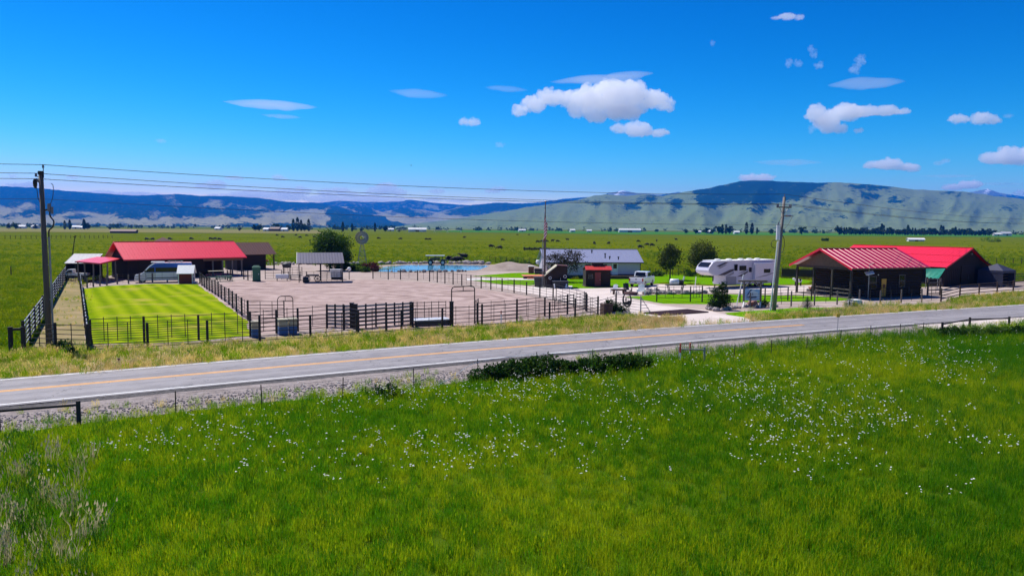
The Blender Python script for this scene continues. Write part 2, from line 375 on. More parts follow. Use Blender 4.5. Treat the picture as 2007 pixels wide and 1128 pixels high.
def asphalt_mat():
    m = bpy.data.materials.new('asphalt'); m.use_nodes = True; nt = m.node_tree; N = nt.nodes; L = nt.links; b = N['Principled BSDF']
    b.inputs['Roughness'].default_value = .72; b.inputs['Specular IOR Level'].default_value = .35
    at = N.new('ShaderNodeAttribute'); at.attribute_name = 'lane'; sx = N.new('ShaderNodeSeparateXYZ'); L.new(at.outputs['Vector'], sx.inputs[0])
    mp = N.new('ShaderNodeMapping'); mp.inputs['Scale'].default_value = (.02, 1.5, 1); L.new(at.outputs['Vector'], mp.inputs['Vector'])
    nz = N.new('ShaderNodeTexNoise'); nz.inputs['Scale'].default_value = 1; nz.inputs['Detail'].default_value = 6; L.new(mp.outputs[0], nz.inputs['Vector'])
    g = N.new('ShaderNodeNewGeometry'); n2 = N.new('ShaderNodeTexNoise'); n2.inputs['Scale'].default_value = .8; n2.inputs['Detail'].default_value = 9; n2.inputs['Roughness'].default_value = .75; L.new(g.outputs['Position'], n2.inputs['Vector'])
    ad = N.new('ShaderNodeMath'); ad.operation = 'ADD'; L.new(nz.outputs['Fac'], ad.inputs[0]); L.new(n2.outputs['Fac'], ad.inputs[1])
    rp = N.new('ShaderNodeValToRGB'); e = rp.color_ramp.elements; e[0].position = .78; e[0].color = (.185, .172, .178, 1); e[1].position = 1.0; e[1].color = (.255, .238, .243, 1)
    h = N.new('ShaderNodeMath'); h.operation = 'MULTIPLY'; h.inputs[1].default_value = .88; L.new(ad.outputs[0], h.inputs[0]); L.new(h.outputs[0], rp.inputs[0])
    sc_ = N.new('ShaderNodeMapping'); sc_.inputs['Scale'].default_value = (.16, .5, 1); L.new(at.outputs['Vector'], sc_.inputs['Vector'])
    nw = N.new('ShaderNodeTexNoise'); nw.inputs['Scale'].default_value = 1.3; nw.inputs['Detail'].default_value = 4; L.new(at.outputs['Vector'], nw.inputs['Vector'])
    vm_ = N.new('ShaderNodeVectorMath'); vm_.operation = 'MULTIPLY_ADD'; vm_.inputs[1].default_value = (.5, .5, 0); L.new(nw.outputs['Color'], vm_.inputs[0]); L.new(sc_.outputs[0], vm_.inputs[2])
    vo = N.new('ShaderNodeTexVoronoi'); vo.feature = 'DISTANCE_TO_EDGE'; vo.inputs['Scale'].default_value = .8; L.new(vm_.outputs[0], vo.inputs['Vector'])
    cr = N.new('ShaderNodeMath'); cr.operation = 'LESS_THAN'; cr.inputs[1].default_value = .006; L.new(vo.outputs['Distance'], cr.inputs[0])
    cm = N.new('ShaderNodeMath'); cm.operation = 'MULTIPLY'; cm.inputs[1].default_value = .55; L.new(cr.outputs[0], cm.inputs[0])
    mc = N.new('ShaderNodeMixRGB'); mc.inputs[2].default_value = (.05, .05, .055, 1); L.new(cm.outputs[0], mc.inputs[0]); L.new(rp.outputs[0], mc.inputs[1]); L.new(mc.outputs[0], b.inputs['Base Color'])
    M['asphalt'] = m
asphalt_mat()

def water_mat():
    m = bpy.data.materials.new('pond_water'); m.use_nodes = True; nt = m.node_tree; N = nt.nodes; L = nt.links; b = N['Principled BSDF']
    b.inputs['Base Color'].default_value = (.06, .2, .30, 1); b.inputs['Roughness'].default_value = .12; b.inputs['Specular IOR Level'].default_value = .8
    g = N.new('ShaderNodeNewGeometry'); n = N.new('ShaderNodeTexNoise'); n.inputs['Scale'].default_value = 1.1; n.inputs['Detail'].default_value = 4; L.new(g.outputs['Position'], n.inputs['Vector'])
    bp = N.new('ShaderNodeBump'); bp.inputs['Strength'].default_value = .012; bp.inputs['Distance'].default_value = .05; L.new(n.outputs['Fac'], bp.inputs['Height']); L.new(bp.outputs[0], b.inputs['Normal'])
    M['pond_water'] = m
water_mat()

# hill material: grass slopes with forest where the 'forest' attribute says
def hill_mat(name, grass, grass2, forest, forest2, ns, snow=False):
    m = bpy.data.materials.new(name); m.use_nodes = True; nt = m.node_tree; N = nt.nodes; L = nt.links; b = N['Principled BSDF']
    b.inputs['Roughness'].default_value = .95; b.inputs['Specular IOR Level'].default_value = 0.
    g = N.new('ShaderNodeNewGeometry'); at = N.new('ShaderNodeAttribute'); at.attribute_name = 'forest'
    n1 = N.new('ShaderNodeTexNoise'); n1.inputs['Scale'].default_value = ns; n1.inputs['Detail'].default_value = 10; n1.inputs['Roughness'].default_value = .7; L.new(g.outputs['Position'], n1.inputs['Vector'])
    n2 = N.new('ShaderNodeTexNoise'); n2.inputs['Scale'].default_value = ns * 16; n2.inputs['Detail'].default_value = 6; n2.inputs['Roughness'].default_value = .7; L.new(g.outputs['Position'], n2.inputs['Vector'])
    gr = N.new('ShaderNodeMixRGB'); gr.inputs[1].default_value = (*grass, 1); gr.inputs[2].default_value = (*grass2, 1); L.new(n1.outputs['Fac'], gr.inputs[0])
    fo = N.new('ShaderNodeMixRGB'); fo.inputs[1].default_value = (*forest, 1); fo.inputs[2].default_value = (*forest2, 1); L.new(n2.outputs['Fac'], fo.inputs[0])
    a = N.new('ShaderNodeMath'); a.operation = 'MULTIPLY_ADD'; a.inputs[1].default_value = 3.4; a.inputs[2].default_value = -1.7; L.new(n2.outputs['Fac'], a.inputs[0])
    a2 = N.new('ShaderNodeMath'); a2.operation = 'ADD'; L.new(a.outputs[0], a2.inputs[0]); L.new(at.outputs['Fac'], a2.inputs[1])
    st = N.new('ShaderNodeValToRGB'); st.color_ramp.elements[0].position = .46; st.color_ramp.elements[1].position = .54; L.new(a2.outputs[0], st.inputs[0])
    mx = N.new('ShaderNodeMixRGB'); L.new(st.outputs[0], mx.inputs[0]); L.new(gr.outputs[0], mx.inputs[1]); L.new(fo.outputs[0], mx.inputs[2])
    last = mx.outputs[0]
    if snow:
        sa = N.new('ShaderNodeAttribute'); sa.attribute_name = 'snow'
        s1 = N.new('ShaderNodeMath'); s1.operation = 'ADD'; L.new(sa.outputs['Fac'], s1.inputs[0]); L.new(a.outputs[0], s1.inputs[1])
        s2 = N.new('ShaderNodeValToRGB'); s2.color_ramp.elements[0].position = .5; s2.color_ramp.elements[1].position = .58; L.new(s1.outputs[0], s2.inputs[0])
        m2 = N.new('ShaderNodeMixRGB'); m2.inputs[2].default_value = (.8, .82, .86, 1); L.new(s2.outputs[0], m2.inputs[0]); L.new(last, m2.inputs[1]); last = m2.outputs[0]
    L.new(last, b.inputs['Base Color'])
    M[name] = m
hill_mat('hill_near', (.10, .155, .05), (.18, .20, .08), (.006, .022, .014), (.012, .034, .02), .0012)
hill_mat('hill_left', (.20, .20, .10), (.30, .27, .15), (.006, .022, .016), (.012, .034, .022), .0011)
hill_mat('hill_far', (.16, .19, .13), (.20, .21, .15), (.008, .026, .026), (.012, .034, .034), .0008, snow=True)

# ------------------------------------------------------------------ ground
def grid_ground():
    xs = [-45000, -20000, -9000, -4000, -2000, -900, -400, -150, 0, 150, 400, 900, 2000, 4000, 9000, 20000, 45000]
    ys = [-3000, -500, -60, 0, 60, 150, 400, 900, 2000, 4000, 9000, 20000, 60000]
    v = [(x, y, 0) for y in ys for x in xs]; n = len(xs)
    f = [(j * n + i, j * n + i + 1, (j + 1) * n + i + 1, (j + 1) * n + i) for j in range(len(ys) - 1) for i in range(n - 1)]
    mb = MB(); mb.v = v; mb.f = f
    o = mb.build('ground', 'pasture'); tag(o, kind='structure')
grid_ground()
sheet('crop_field', [D(900, 452, 1900).xy.to_3d(), D(2300, 460, 1900).xy.to_3d(), D(2300, 458, 1050).xy.to_3d(), D(1240, 452, 1000).xy.to_3d(), D(840, 452, 1250).xy.to_3d()], .25, 'far_crop')
sheet('dry_field', [D(-200, 440, 1500).xy.to_3d(), D(620, 440, 1500).xy.to_3d(), D(640, 452, 800).xy.to_3d(), D(-300, 452, 700).xy.to_3d()], .2, 'tan_field')

# ------------------------------------------------------------------ road
FARL = [(0, 742), (325, 715), (650, 692), (945, 666), (1240, 645.5), (1500, 627), (1750, 612), (2007, 597)]
NEARL = [(0, 794), (325, 762), (650, 731), (945, 704.5), (1240, 677), (1500, 657.5), (1750, 637), (2007, 619)]
ZR = .22
fa = GS(FARL, ZR); ne = GS(NEARL, ZR)
mid = []
for p in fa:
    q = min(spline(ne, 12), key=lambda k: (k - p).length); mid.append((p + q) / 2)
d0 = (mid[1] - mid[0]).normalized(); d1 = (mid[-1] - mid[-2]).normalized()
mid = [mid[0] - d0 * 60, mid[0] - d0 * 25] + mid + [mid[-1] + d1 * 30, mid[-1] + (d1 + Vector((.0, .06, 0))).normalized() * 130]
for k in range(2):
    mid = [mid[0]] + [(mid[i - 1] + mid[i] * 2 + mid[i + 1]) / 4 for i in range(1, len(mid) - 1)] + [mid[-1]]
road_c = spline(mid, 14)
road_n = []
for i, p in enumerate(road_c):
    d = road_c[min(i + 1, len(road_c) - 1)] - road_c[max(i - 1, 0)]; d.z = 0; d.normalize(); road_n.append(Vector((-d.y, d.x, 0)))     # points away from the camera
road_s = [0.]
for i in range(1, len(road_c)): road_s.append(road_s[-1] + (road_c[i] - road_c[i - 1]).length)
def strip(name, offs, zs, m, parent=None, i0=0, i1=None, lane=False, jit=None, kind='structure'):
    i1 = len(road_c) if i1 is None else i1; mb = MB(); k = len(offs)
    for i in range(i0, i1):
        for j, (o, z) in enumerate(zip(offs, zs)):
            oo = o + (jit[j] * (noise.noise(Vector((road_s[i] * .35, j * 7.7, 3))) + .5 * noise.noise(Vector((road_s[i] * 1.4, j * 7.7, 9)))) if jit else 0)
            p = road_c[i] + road_n[i] * oo; mb.v.append((p.x, p.y, z))
    for i in range(i1 - i0 - 1):
        for j in range(k - 1): mb.f.append((i * k + j, i * k + j + 1, (i + 1) * k + j + 1, (i + 1) * k + j))
    me = mb.mesh(name, m)
    if lane:
        at = me.attributes.new('lane', 'FLOAT_VECTOR', 'POINT')
        for i in range(i1 - i0):
            for j in range(k): at.data[i * k + j].vector = (road_s[i + i0], offs[j], 0)
    o = put(name, me, parent)
    if not parent: tag(o, kind=kind)
    return o
HW = 3.42
road = strip('road', [-HW, HW, HW + .06], [ZR, ZR, .02], 'asphalt', lane=True, jit=[.07, .03, .03])
mat('broken_asphalt', (.05, .047, .05), .95, c2=(.12, .11, .11), scale=5, bump=1., bscale=14, coords='World', detail=8)
strip('crumbled_edge', [-HW - .42, -HW - .16, -HW + .03], [.10, .15, ZR - .006], 'broken_asphalt', road, jit=[.22, .12, .05])
strip('edge_line', [3.02, 3.15], [ZR + .005] * 2, 'road_white', road)
strip('edge_line', [-3.15, -3.02], [ZR + .005] * 2, 'road_white', road, i1=int(len(road_c) * .70))
ce = min(range(len(road_c)), key=lambda i: (road_c[i] - G(1580, 634, ZR)).length)
strip('centre_line', [.05, .19], [ZR + .005] * 2, 'yellow_paint', road, i1=ce)
strip('centre_line', [-.19, -.05], [ZR + .005] * 2, 'yellow_paint', road, i1=ce)
strip('gravel_shoulder', [-7.4, -5.2, -HW - .1], [.008, .06, .13], 'shoulder_gravel', jit=[.5, .1, 0])
strip('verge_shoulder', [HW, 4.0, 5.2], [.15, .1, .005], 'shoulder_gravel', jit=[0, .25, .4])

def road_side(x, y):
    """signed distance of a point from the road centre, positive beyond it"""
    i = min(range(0, len(road_c), 2), key=lambda k: (road_c[k].x - x) ** 2 + (road_c[k].y - y) ** 2)
    p = road_c[i]; return (x - p.x) * road_n[i].x + (y - p.y) * road_n[i].y

strip('meadow_soil', [-90, -40, -15, -5.9], [.004] * 4, 'near_soil', jit=[0, 0, 0, .3])
# pull-out on the near side of the road
sheet('gravel_pullout', wobble([G(1730, 641), G(1790, 640), G(1850, 651), G(2007, 650), G(2200, 650), G(2300, 610), G(2007, 624), G(1850, 632)], .2, seed=4), .16, 'drive_gravel')

# ------------------------------------------------------------------ yard, lawns, pond
sheet('yard', wobble(GS([(150, 696), (156, 560), (230, 536), (300, 528), (478, 524), (560, 516), (690, 520), (735, 534), (850, 532), (985, 516), (1060, 528), (1080, 548), (1130, 566),
      (1240, 560), (1290, 556), (1400, 560), (1600, 558), (1720, 568), (1850, 560), (2050, 548), (2200, 556), (2050, 573), (1880, 586), (1845, 596), (1640, 602), (1460, 614), (1400, 618), (1350, 632), (1250, 622), (1172, 625), (1075, 635), (945, 646), (787, 656), (608, 671), (407, 682), (290, 690)]), .3, seed=1), .004, 'gravel_yard')
sheet('arena', wobble(GS([(487, 631), (398, 562), (470, 549), (560, 549), (735, 548), (818, 552), (905, 561), (1007, 576), (1084, 589), (1142, 608), (1112, 617), (1013, 628), (930, 637), (800, 646), (642, 643), (560, 650), (500, 655)]), .2, seed=2), .008, 'arena_dirt')
sheet('fence_row_soil', wobble(GS([(150, 697), (176, 676), (389, 670), (500, 662), (700, 648), (944, 636), (1077, 624), (1165, 616), (1172, 624), (1077, 636), (944, 647), (787, 657), (608, 672), (407, 683), (290, 691)]), .2, seed=3), .012, 'lane_dirt')
sheet('lane', wobble(GS([(60, 690), (170, 694), (158, 566), (150, 540), (128, 538), (118, 566)]), .25, seed=5), .009, 'lane_dirt')
sheet('lawn', wobble(GS([(176, 674), (164, 566), (210, 560), (300, 556), (386, 557), (420, 580), (484, 630), (492, 658), (389, 668), (283, 673)]), .25, seed=6), .016, 'lawn_mown')
sheet('house_lawn', wobble(GS([(925, 541), (1000, 535), (1070, 533), (1120, 548), (1260, 546), (1300, 538), (1395, 540), (1560, 545), (1600, 552), (1560, 557), (1400, 558), (1300, 553), (1240, 562), (1140, 567), (1092, 562), (1050, 557), (1075, 545), (990, 544)]), .12, seed=7), .010, 'lawn_green')
sheet('house_lawn', wobble(GS([(925, 549), (1075, 548), (1062, 556), (1040, 559), (985, 557)]), .12, seed=8), .011, 'lawn_green')
sheet('gate_lawn', wobble(GS([(1225, 582), (1290, 577), (1390, 576), (1600, 580), (1680, 586), (1640, 590), (1450, 592), (1380, 596), (1300, 595)]), .15, seed=9), .011, 'lawn_green')
sheet('roadside_lawn', wobble(GS([(1420, 613), (1560, 603), (1700, 602), (1850, 595), (2050, 578), (2150, 588), (2007, 592), (1850, 606), (1700, 614), (1500, 625), (1440, 622)]), .25, seed=10), .012, 'lawn_green')
sheet('drive', wobble(GS([(1092, 566), (1240, 563), (1290, 558), (1400, 562), (1590, 560), (1680, 572), (1590, 577), (1400, 573), (1290, 574), (1215, 581), (1290, 598), (1385, 608), (1420, 616), (1500, 628), (1480, 632), (1330, 643), (1270, 645), (1330, 632), (1255, 615), (1150, 600), (1084, 586), (1040, 576), (985, 564), (925, 556), (1050, 562)]), .12, seed=11), .018, 'drive_gravel')
sheet('path', GS([(915, 545), (1010, 545.5), (1050, 546), (1050, 548.5), (1010, 548.3), (915, 549)]), .022, 'concrete')
sheet('pad', GS([(1040, 565), (1062, 559), (1122, 560), (1120, 566)]), .03, 'concrete')
# pond with a banked rim
pond = wobble(GS([(737, 532), (750, 524), (790, 519.5), (850, 519), (910, 519.5), (950, 520), (962, 522), (945, 528), (900, 531.5), (830, 531), (775, 533)]), .35, seed=12)
sheet('pond_bank', wobble(GS([(725, 534), (738, 520), (790, 516.8), (860, 516.5), (930, 517), (985, 519), (970, 527), (920, 533.5), (840, 533.5), (770, 535.5)]), .3, seed=13), .020, 'mound_dirt')
sheet('pond', pond, .045, 'pond_water')
mb = MB()   # dirt mound by the pond
c = G(1000, 528); nx = 26; ny = 12
for j in range(ny + 1):
    for i in range(nx + 1):
        u, w = i / nx * 2 - 1, j / ny * 2 - 1; r2 = min(1, u * u + w * w)
        z = 1.35 * (1 - r2) ** 1.1 * (1 + .5 * noise.noise(Vector((u * 2, w * 2, 1)))) 
        mb.v.append((c.x + u * 6.5 + .8, c.y + w * 5, max(0.0, z) + .022))
for j in range(ny):
    for i in range(nx): a = j * (nx + 1) + i; mb.f.append((a, a + 1, a + nx + 2, a + nx + 1))
tag(mb.build('dirt_mound', 'mound_dirt', smooth=True), kind='structure')

# ------------------------------------------------------------------ hills
def interp(P, x):
    if x <= P[0][0]: return P[0][1]
    for a, b in zip(P, P[1:]):
        if x <= b[0]: return a[1] + (b[1] - a[1]) * (x - a[0]) / (b[0] - a[0])
    return P[-1][1]
def inpoly(x, y, P):
    r = False
    for i in range(len(P)):
        (x1, y1), (x2, y2) = P[i], P[i - 1]
        if (y1 > y) != (y2 > y) and x < (x2 - x1) * (y - y1) / (y2 - y1) + x1: r = not r
    return r
def pix(p):
    q = p - Vector((0, 0, CH)); z = q.dot(fwd); return CX + F * q.dot(rt) / z, CY - F * q.dot(up) / z
def hills(name, sil, Rr, Rf, m, x0, x1, nx, ny, spur, forest=None, snow=None, p=1.25, seed=0, rough=2.):
    mb = MB(); fo = []; sn = []
    back = 6
    for i in range(nx + 1):
        px = x0 + (x1 - x0) * i / nx
        py = interp(sil, px) + rough * .5 * noise.noise(Vector((px * .05, seed, 1))) + rough * .25 * noise.noise(Vector((px * .17, seed, 5)))
        top = D(px, py, Rr); hz = top.z; dirx = top.x / top.y
        for j in range(-back, ny + 1):
            if j < 0: t = j / back; Y = Rr + (-t) * (Rr - Rf) * .6; z = hz * (1 + t) ** 1.2 if t > -1 else -2
            else:
                t = j / ny; Y = Rr + (Rf - Rr) * t
                s = 1 - t
                sp = noise.fractal(Vector((px * .013 + seed, t * 1.6, seed)), .9, 2.1, 5) 
                rid = 1 - abs(noise.noise(Vector((px * .022 + t * .8, t * 1.2, seed + 4)))) * 2
                z = hz * (s ** p) + hz * spur * (sp * .5 + rid * .35 - .2) * (t * (1 - t) * 4) * .9
                z = min(z, hz * Y / Rr * (1 - .06 * t)) if t > 0 else z
                if t > .98: z = -2
            mb.v.append((dirx * Y, Y, max(z, -2)))
            P = Vector(mb.v[-1]); a, b = pix(P)
            fo.append(forest(a, b, max(0, t)) if forest else 0.); sn.append(snow(a, b) if snow else 0.)
    k = ny + 1 + back
    for i in range(nx):
        for j in range(k - 1): mb.f.append((i * k + j, i * k + j + 1, (i + 1) * k + j + 1, (i + 1) * k + j))
    me = mb.mesh(name, m, smooth=True)
    at = me.attributes.new('forest', 'FLOAT', 'POINT'); at.data.foreach_set('value', fo)
    if snow: a2 = me.attributes.new('snow', 'FLOAT', 'POINT'); a2.data.foreach_set('value', sn)
    return tag(put(name, me), kind='structure')
def soft(x, y, polys, w=5):
    v = 0.
    q_ = Vector((x * .045, y * .09, 7)); x += 16 * noise.noise(q_) + 7 * noise.noise(q_ * 3.1); y += 7 * noise.noise(q_ + Vector((9, 4, 1))) + 3 * noise.noise(q_ * 3.3)
    for P in polys:
        c = sum(1 for dx, dy in ((0, 0), (w, 0), (-w, 0), (0, w * .5), (0, -w * .5)) if inpoly(x + dx, y + dy, P)); v = max(v, c / 5)
    return v
FR = [[(1360, 374), (1400, 364), (1445, 354), (1490, 350), (1560, 354), (1630, 356), (1612, 368), (1580, 382), (1545, 396), (1500, 400), (1440, 395), (1385, 408), (1362, 396)],
      [(1655, 357), (1700, 360), (1745, 366), (1740, 374), (1700, 372), (1668, 368)], [(1690, 374), (1722, 378), (1715, 390), (1690, 388)], [(1650, 390), (1670, 388), (1668, 400), (1652, 398)],
      [(1745, 388), (1775, 388), (1772, 398), (1748, 396)], [(1865, 374), (1885, 375), (1882, 385), (1864, 383)], [(1310, 388), (1335, 392), (1338, 412), (1316, 404)], [(1475, 408), (1500, 407), (1496, 415), (1474, 414)],
      [(1150, 394), (1176, 393), (1178, 401), (1156, 402)], [(1245, 392), (1262, 390), (1262, 398), (1246, 398)], [(1262, 384), (1282, 382), (1284, 394), (1268, 396)], [(1595, 394), (1622, 393), (1622, 402), (1598, 402)],
      [(1640, 422), (1660, 420), (1662, 428), (1642, 428)], [(1960, 406), (1985, 407), (1984, 413), (1962, 412)], [(1570, 408), (1585, 410), (1584, 416), (1572, 415)], [(1225, 400), (1260, 396), (1250, 412), (1225, 410)]]
hills('right_hill', [(780, 442), (850, 434), (900, 428), (960, 418), (1040, 405), (1100, 397), (1135, 391), (1165, 383), (1190, 381), (1230, 384), (1260, 380), (1300, 384), (1340, 376), (1380, 370), (1420, 362), (1450, 355), (1480, 353), (1545, 356), (1600, 358), (1640, 357), (1700, 361), (1750, 366), (1790, 371), (1830, 373), (1870, 374), (1900, 377), (1950, 384), (2007, 390), (2200, 398), (2500, 410)],
      6800, 3600, 'hill_near', 760, 2500, 520, 50, .22, forest=lambda a, b, t: soft(a, b, FR, 9) * .95 + .24 * (.5 + noise.noise(Vector((a * .03, b * .09, 2)))) , seed=3, p=1.35)
FL_open = [[(-200, 412), (0, 405), (60, 398), (75, 404), (60, 412), (0, 425), (-200, 428)], [(110, 420), (160, 412), (215, 420), (270, 428), (420, 424), (560, 412), (640, 408), (640, 440), (-200, 440), (-200, 434)],
           [(380, 403), (425, 391), (432, 402), (520, 406), (520, 410)], [(330, 381), (337, 382), (344, 400), (362, 395), (352, 402), (340, 402)], [(290, 416), (320, 418), (300, 424), (285, 421)]]
FL_wood = [[(120, 425), (155, 417), (185, 424), (210, 425), (150, 430)], [(225, 424), (250, 420), (280, 425), (285, 430), (235, 430)], [(350, 428), (380, 427), (380, 432), (352, 432)], [(420, 412), (510, 419), (515, 429), (440, 424)]]
hills('left_range', [(-500, 356), (-200, 361), (0, 365), (60, 367), (120, 373), (200, 379), (260, 383), (300, 382), (345, 380), (400, 384), (440, 384), (500, 387), (560, 395), (620, 397), (660, 404), (700, 414), (760, 424), (820, 434), (860, 441)],
      10500, 5200, 'hill_left', -500, 860, 420, 56, .35, forest=lambda a, b, t: max(.95 - soft(a, b, FL_open, 7) * .8, soft(a, b, FL_wood, 6) * .9), seed=11, p=1.2)
FMw = [[(860, 418), (900, 405), (950, 396), (1000, 394), (1090, 392), (1150, 392), (1090, 402), (1030, 412), (960, 420), (900, 424)], [(680, 400), (720, 403), (742, 418), (720, 420), (690, 412)], [(760, 408), (800, 406), (830, 414), (850, 424), (800, 424), (772, 418)], [(930, 424), (1000, 420), (1030, 424), (1000, 431), (930, 430)]]
hills('middle_hills', [(560, 438), (620, 420), (660, 406), (690, 403), (715, 406), (750, 415), (790, 407), (820, 410), (860, 416), (900, 405), (950, 399), (975, 397), (1040, 399), (1090, 396), (1140, 394), (1200, 400), (1260, 420)],
      11200, 7000, 'hill_left', 560, 1260, 260, 40, .25, forest=lambda a, b, t: .15 + .8 * soft(a, b, FMw, 6), seed=23, p=1.1)
hills('far_range', [(300, 440), (500, 412), (600, 399), (640, 396), (665, 393), (720, 396), (780, 395), (803, 391), (850, 397), (920, 402), (1000, 400), (1060, 396), (1100, 390), (1135, 387), (1165, 386), (1195, 378), (1222, 373), (1250, 379), (1300, 381), (1330, 376), (1360, 380), (1420, 384), (1600, 400), (1800, 392), (1880, 380), (1905, 376), (1935, 370), (1960, 378), (2007, 385), (2200, 396), (2400, 420)],
      13500, 11800, 'hill_far', 300, 2400, 420, 30, .2, forest=lambda a, b, t: .75 - 1.2 * soft(a, b, [[(1165, 384), (1222, 370), (1300, 384), (1230, 392)], [(835, 402), (860, 402), (860, 408), (838, 408)], [(1880, 384), (1935, 366), (1990, 384)]], 5),
      snow=lambda a, b: .62 * soft(a, b, [[(1196, 381), (1222, 371), (1236, 376), (1222, 379), (1205, 385)], [(1915, 377), (1934, 367), (1950, 377), (1934, 381)]], 4), seed=31, p=1.0, rough=1.5)

# ------------------------------------------------------------------ buildings
def frame_px(fl, fr, z):
    """ground corner and heading of a facade from two eave pixels at one height"""
    a, b = G(*fl, z), G(*fr, z); d = b - a; return Vector((a.x, a.y, 0)), math.atan2(d.y, d.x), Vector((d.x, d.y)).length
def sheet_mesh(name, w, ln, m, ribs=4, rh=.03, th=.025):
    mb = MB(); mb.bx(0, w, 0, ln, 0, th)
    for k in range(ribs):
        x = (k + .12) * w / ribs
        mb.prism([(x - .018 - rh, 0.002, th - .004), (x + .018 + rh, 0.002, th - .004), (x + .018, 0.002, th + rh), (x - .018, 0.002, th + rh)], (0, ln - .004, 0))
    return mb.mesh(name, m)
def slope(parent, e0, e1, r0, n, m, nm='roof_sheet', ribs=4, rh=.03):
    """metal sheets laid side by side from the eave e0-e1 up to the ridge above e0 (r0)"""
    e0, e1, r0 = Vector(e0), Vector(e1), Vector(r0); X = (e1 - e0); w = X.length / n; X.normalize(); Y = (r0 - e0); ln = Y.length; Y.normalize(); Z = X.cross(Y)
    me = sheet_mesh(nm, w - .006, ln, m, ribs, rh)
    for i in range(n):
        o = e0 + X * (w * i)
        mx = Matrix(((X.x, Y.x, Z.x, o.x), (X.y, Y.y, Z.y, o.y), (X.z, Y.z, Z.z, o.z), (0, 0, 0, 1))); put(nm, me, parent, mx=mx)
def window(parent, x0, x1, z0, z1, y, frame='white_paint', t=.07, cross=True):
    """window in a wall facing -y of its building"""
    mb = MB()
    mb.bx(x0, x1, y - .05, y - .003, z0, z0 + t).bx(x0, x1, y - .05, y - .003, z1 - t, z1).bx(x0, x0 + t, y - .05, y - .003, z0 + t, z1 - t).bx(x1 - t, x1, y - .05, y - .003, z0 + t, z1 - t)
    if cross: mb.bx(x0 + t, x1 - t, y - .04, y - .004, (z0 + z1) / 2 - .025, (z0 + z1) / 2 + .025)
    f = mb.build('window', frame, parent)
    MB().bx(x0 + t, x1 - t, y - .02, y - .002, z0 + t, z1 - t).build('pane', 'glass', f)
    return f

# ---- long red-roofed barn on the left, gable to the lane, open bay at its far end
o, th, L = frame_px((242, 507), (481, 502), 3.1)
barn = thing('long_barn', 'long dark barn with smooth bright red roof, open bay at one end', 'barn', o, th)
Dp, ev, rg = 9.6, 3.1, 5.45
Lw = L - 6.2
mb = MB(); mb.prism([(.7, .6, 0), (.7, Dp - .6, 0), (.7, Dp - .6, ev - .02), (.7, Dp / 2, rg - .2), (.7, .6, ev - .02)], (Lw - .7, 0, 0)); mb.build('wall', 'barn_wall', barn)
MB().bx(Lw, L - .3, Dp - .75, Dp - .6, 0, ev).build('rear_wall', 'barn_wall', barn)
for k in range(4):
    x = Lw + 1.2 + k * (6.2 - 1.6) / 3
    MB().bx(x - .1, x + .1, .5, .7, 0, ev - .35).build('post', 'grey_wood', barn)
MB().bx(Lw - .3, L - .2, .42, .5, ev - .62, ev - .05).build('header_beam', 'trim_brown', barn)
sl = Matrix.Identity(4)
slope(barn, (0, -.35, ev - .12), (L, -.35, ev - .12), (0, Dp / 2, rg), 20, 'red_roof', ribs=2, rh=.012)
slope(barn, (L, Dp + .35, ev - .12), (0, Dp + .35, ev - .12), (L, Dp / 2, rg), 20, 'red_roof', ribs=2, rh=.012)
MB().bar((-.02, Dp / 2, rg + .03), (L + .02, Dp / 2, rg + .03), .3, .05).build('ridge_cap', 'red_roof', barn)
for xx in (-.04, L + .04):
    for a in ((xx, -.38, ev - .2), (xx, Dp + .38, ev - .2)): MB().bar(a, (xx, Dp / 2, rg - .07), .05, .2).build('barge_board', 'red_roof', barn)
MB().bx(0, L, -.40, -.35, ev - .24, ev - .1).build('fascia', 'red_roof', barn)
mb = MB().bx(2.2, 5.6, .55, .62, .02, 2.6); mb.build('door', 'log_wall', barn)
window(barn, 6.3, 7.4, 1.2, 2.2, .6, 'white_paint')
# porch roof hung on the gable
pr = thing('porch_roof', 'low red porch roof on wooden posts against the barn gable', 'porch', o, th)
pf = [G(147, 513, 2.72), G(196, 517, 2.68), G(243, 506, 3.02), G(190, 504, 3.02)]
inv = Matrix.Rotation(-th, 3, 'Z')
lp = [inv @ (p - o) for p in pf]
nrm = Vector((0, 0, .09)); mb = MB(); mb.prism(lp, nrm); mb.build('roof', 'red_roof', pr)
for a, b in ((0, 1), (1, 2)): MB().bar(lp[a] + Vector((0, 0, .02)), lp[b] + Vector((0, 0, .02)), .06, .17).build('fascia', 'red_roof', pr)
for t in (.06, .35, .65, .94):
    p = lp[0].lerp(lp[1], t); q = p.lerp(lp[2] if t > .5 else lp[3], .06); MB().bx(q.x - .08, q.x + .08, q.y - .08, q.y + .08, 0, q.z).build('post', 'grey_wood', pr)
for t in (.35, .7):
    q = lp[1].lerp(lp[2], t); q = q.lerp(lp[0], .05); MB().bx(q.x - .08, q.x + .08, q.y - .08, q.y + .08, 0, q.z).build('post', 'grey_wood', pr)

# ---- grey metal lean-to behind the lane
o2, th2, L2 = frame_px((126, 516), (184, 516), 2.2)
ls = thing('metal_shed', 'low open shed with pale galvanised roof at the head of the lane', 'shed', o2, th2)
slope(ls, (0, 0, 2.2), (L2, 0, 2.2), (0, 3.6, 3.5), 7, 'galvanised', ribs=3)
for k in range(4): MB().bx(.1 + k * (L2 - .35) / 3, .25 + k * (L2 - .35) / 3, .15, .3, 0, 2.22).build('post', 'wood_post', ls)
MB().bx(.05, L2 - .05, 3.2, 3.35, 0, 3.3).build('rear_wall', 'barn_wall', ls)
MB().bx(.05, .15, .4, 3.2, 0, 2.3).build('side_wall', 'barn_wall', ls)

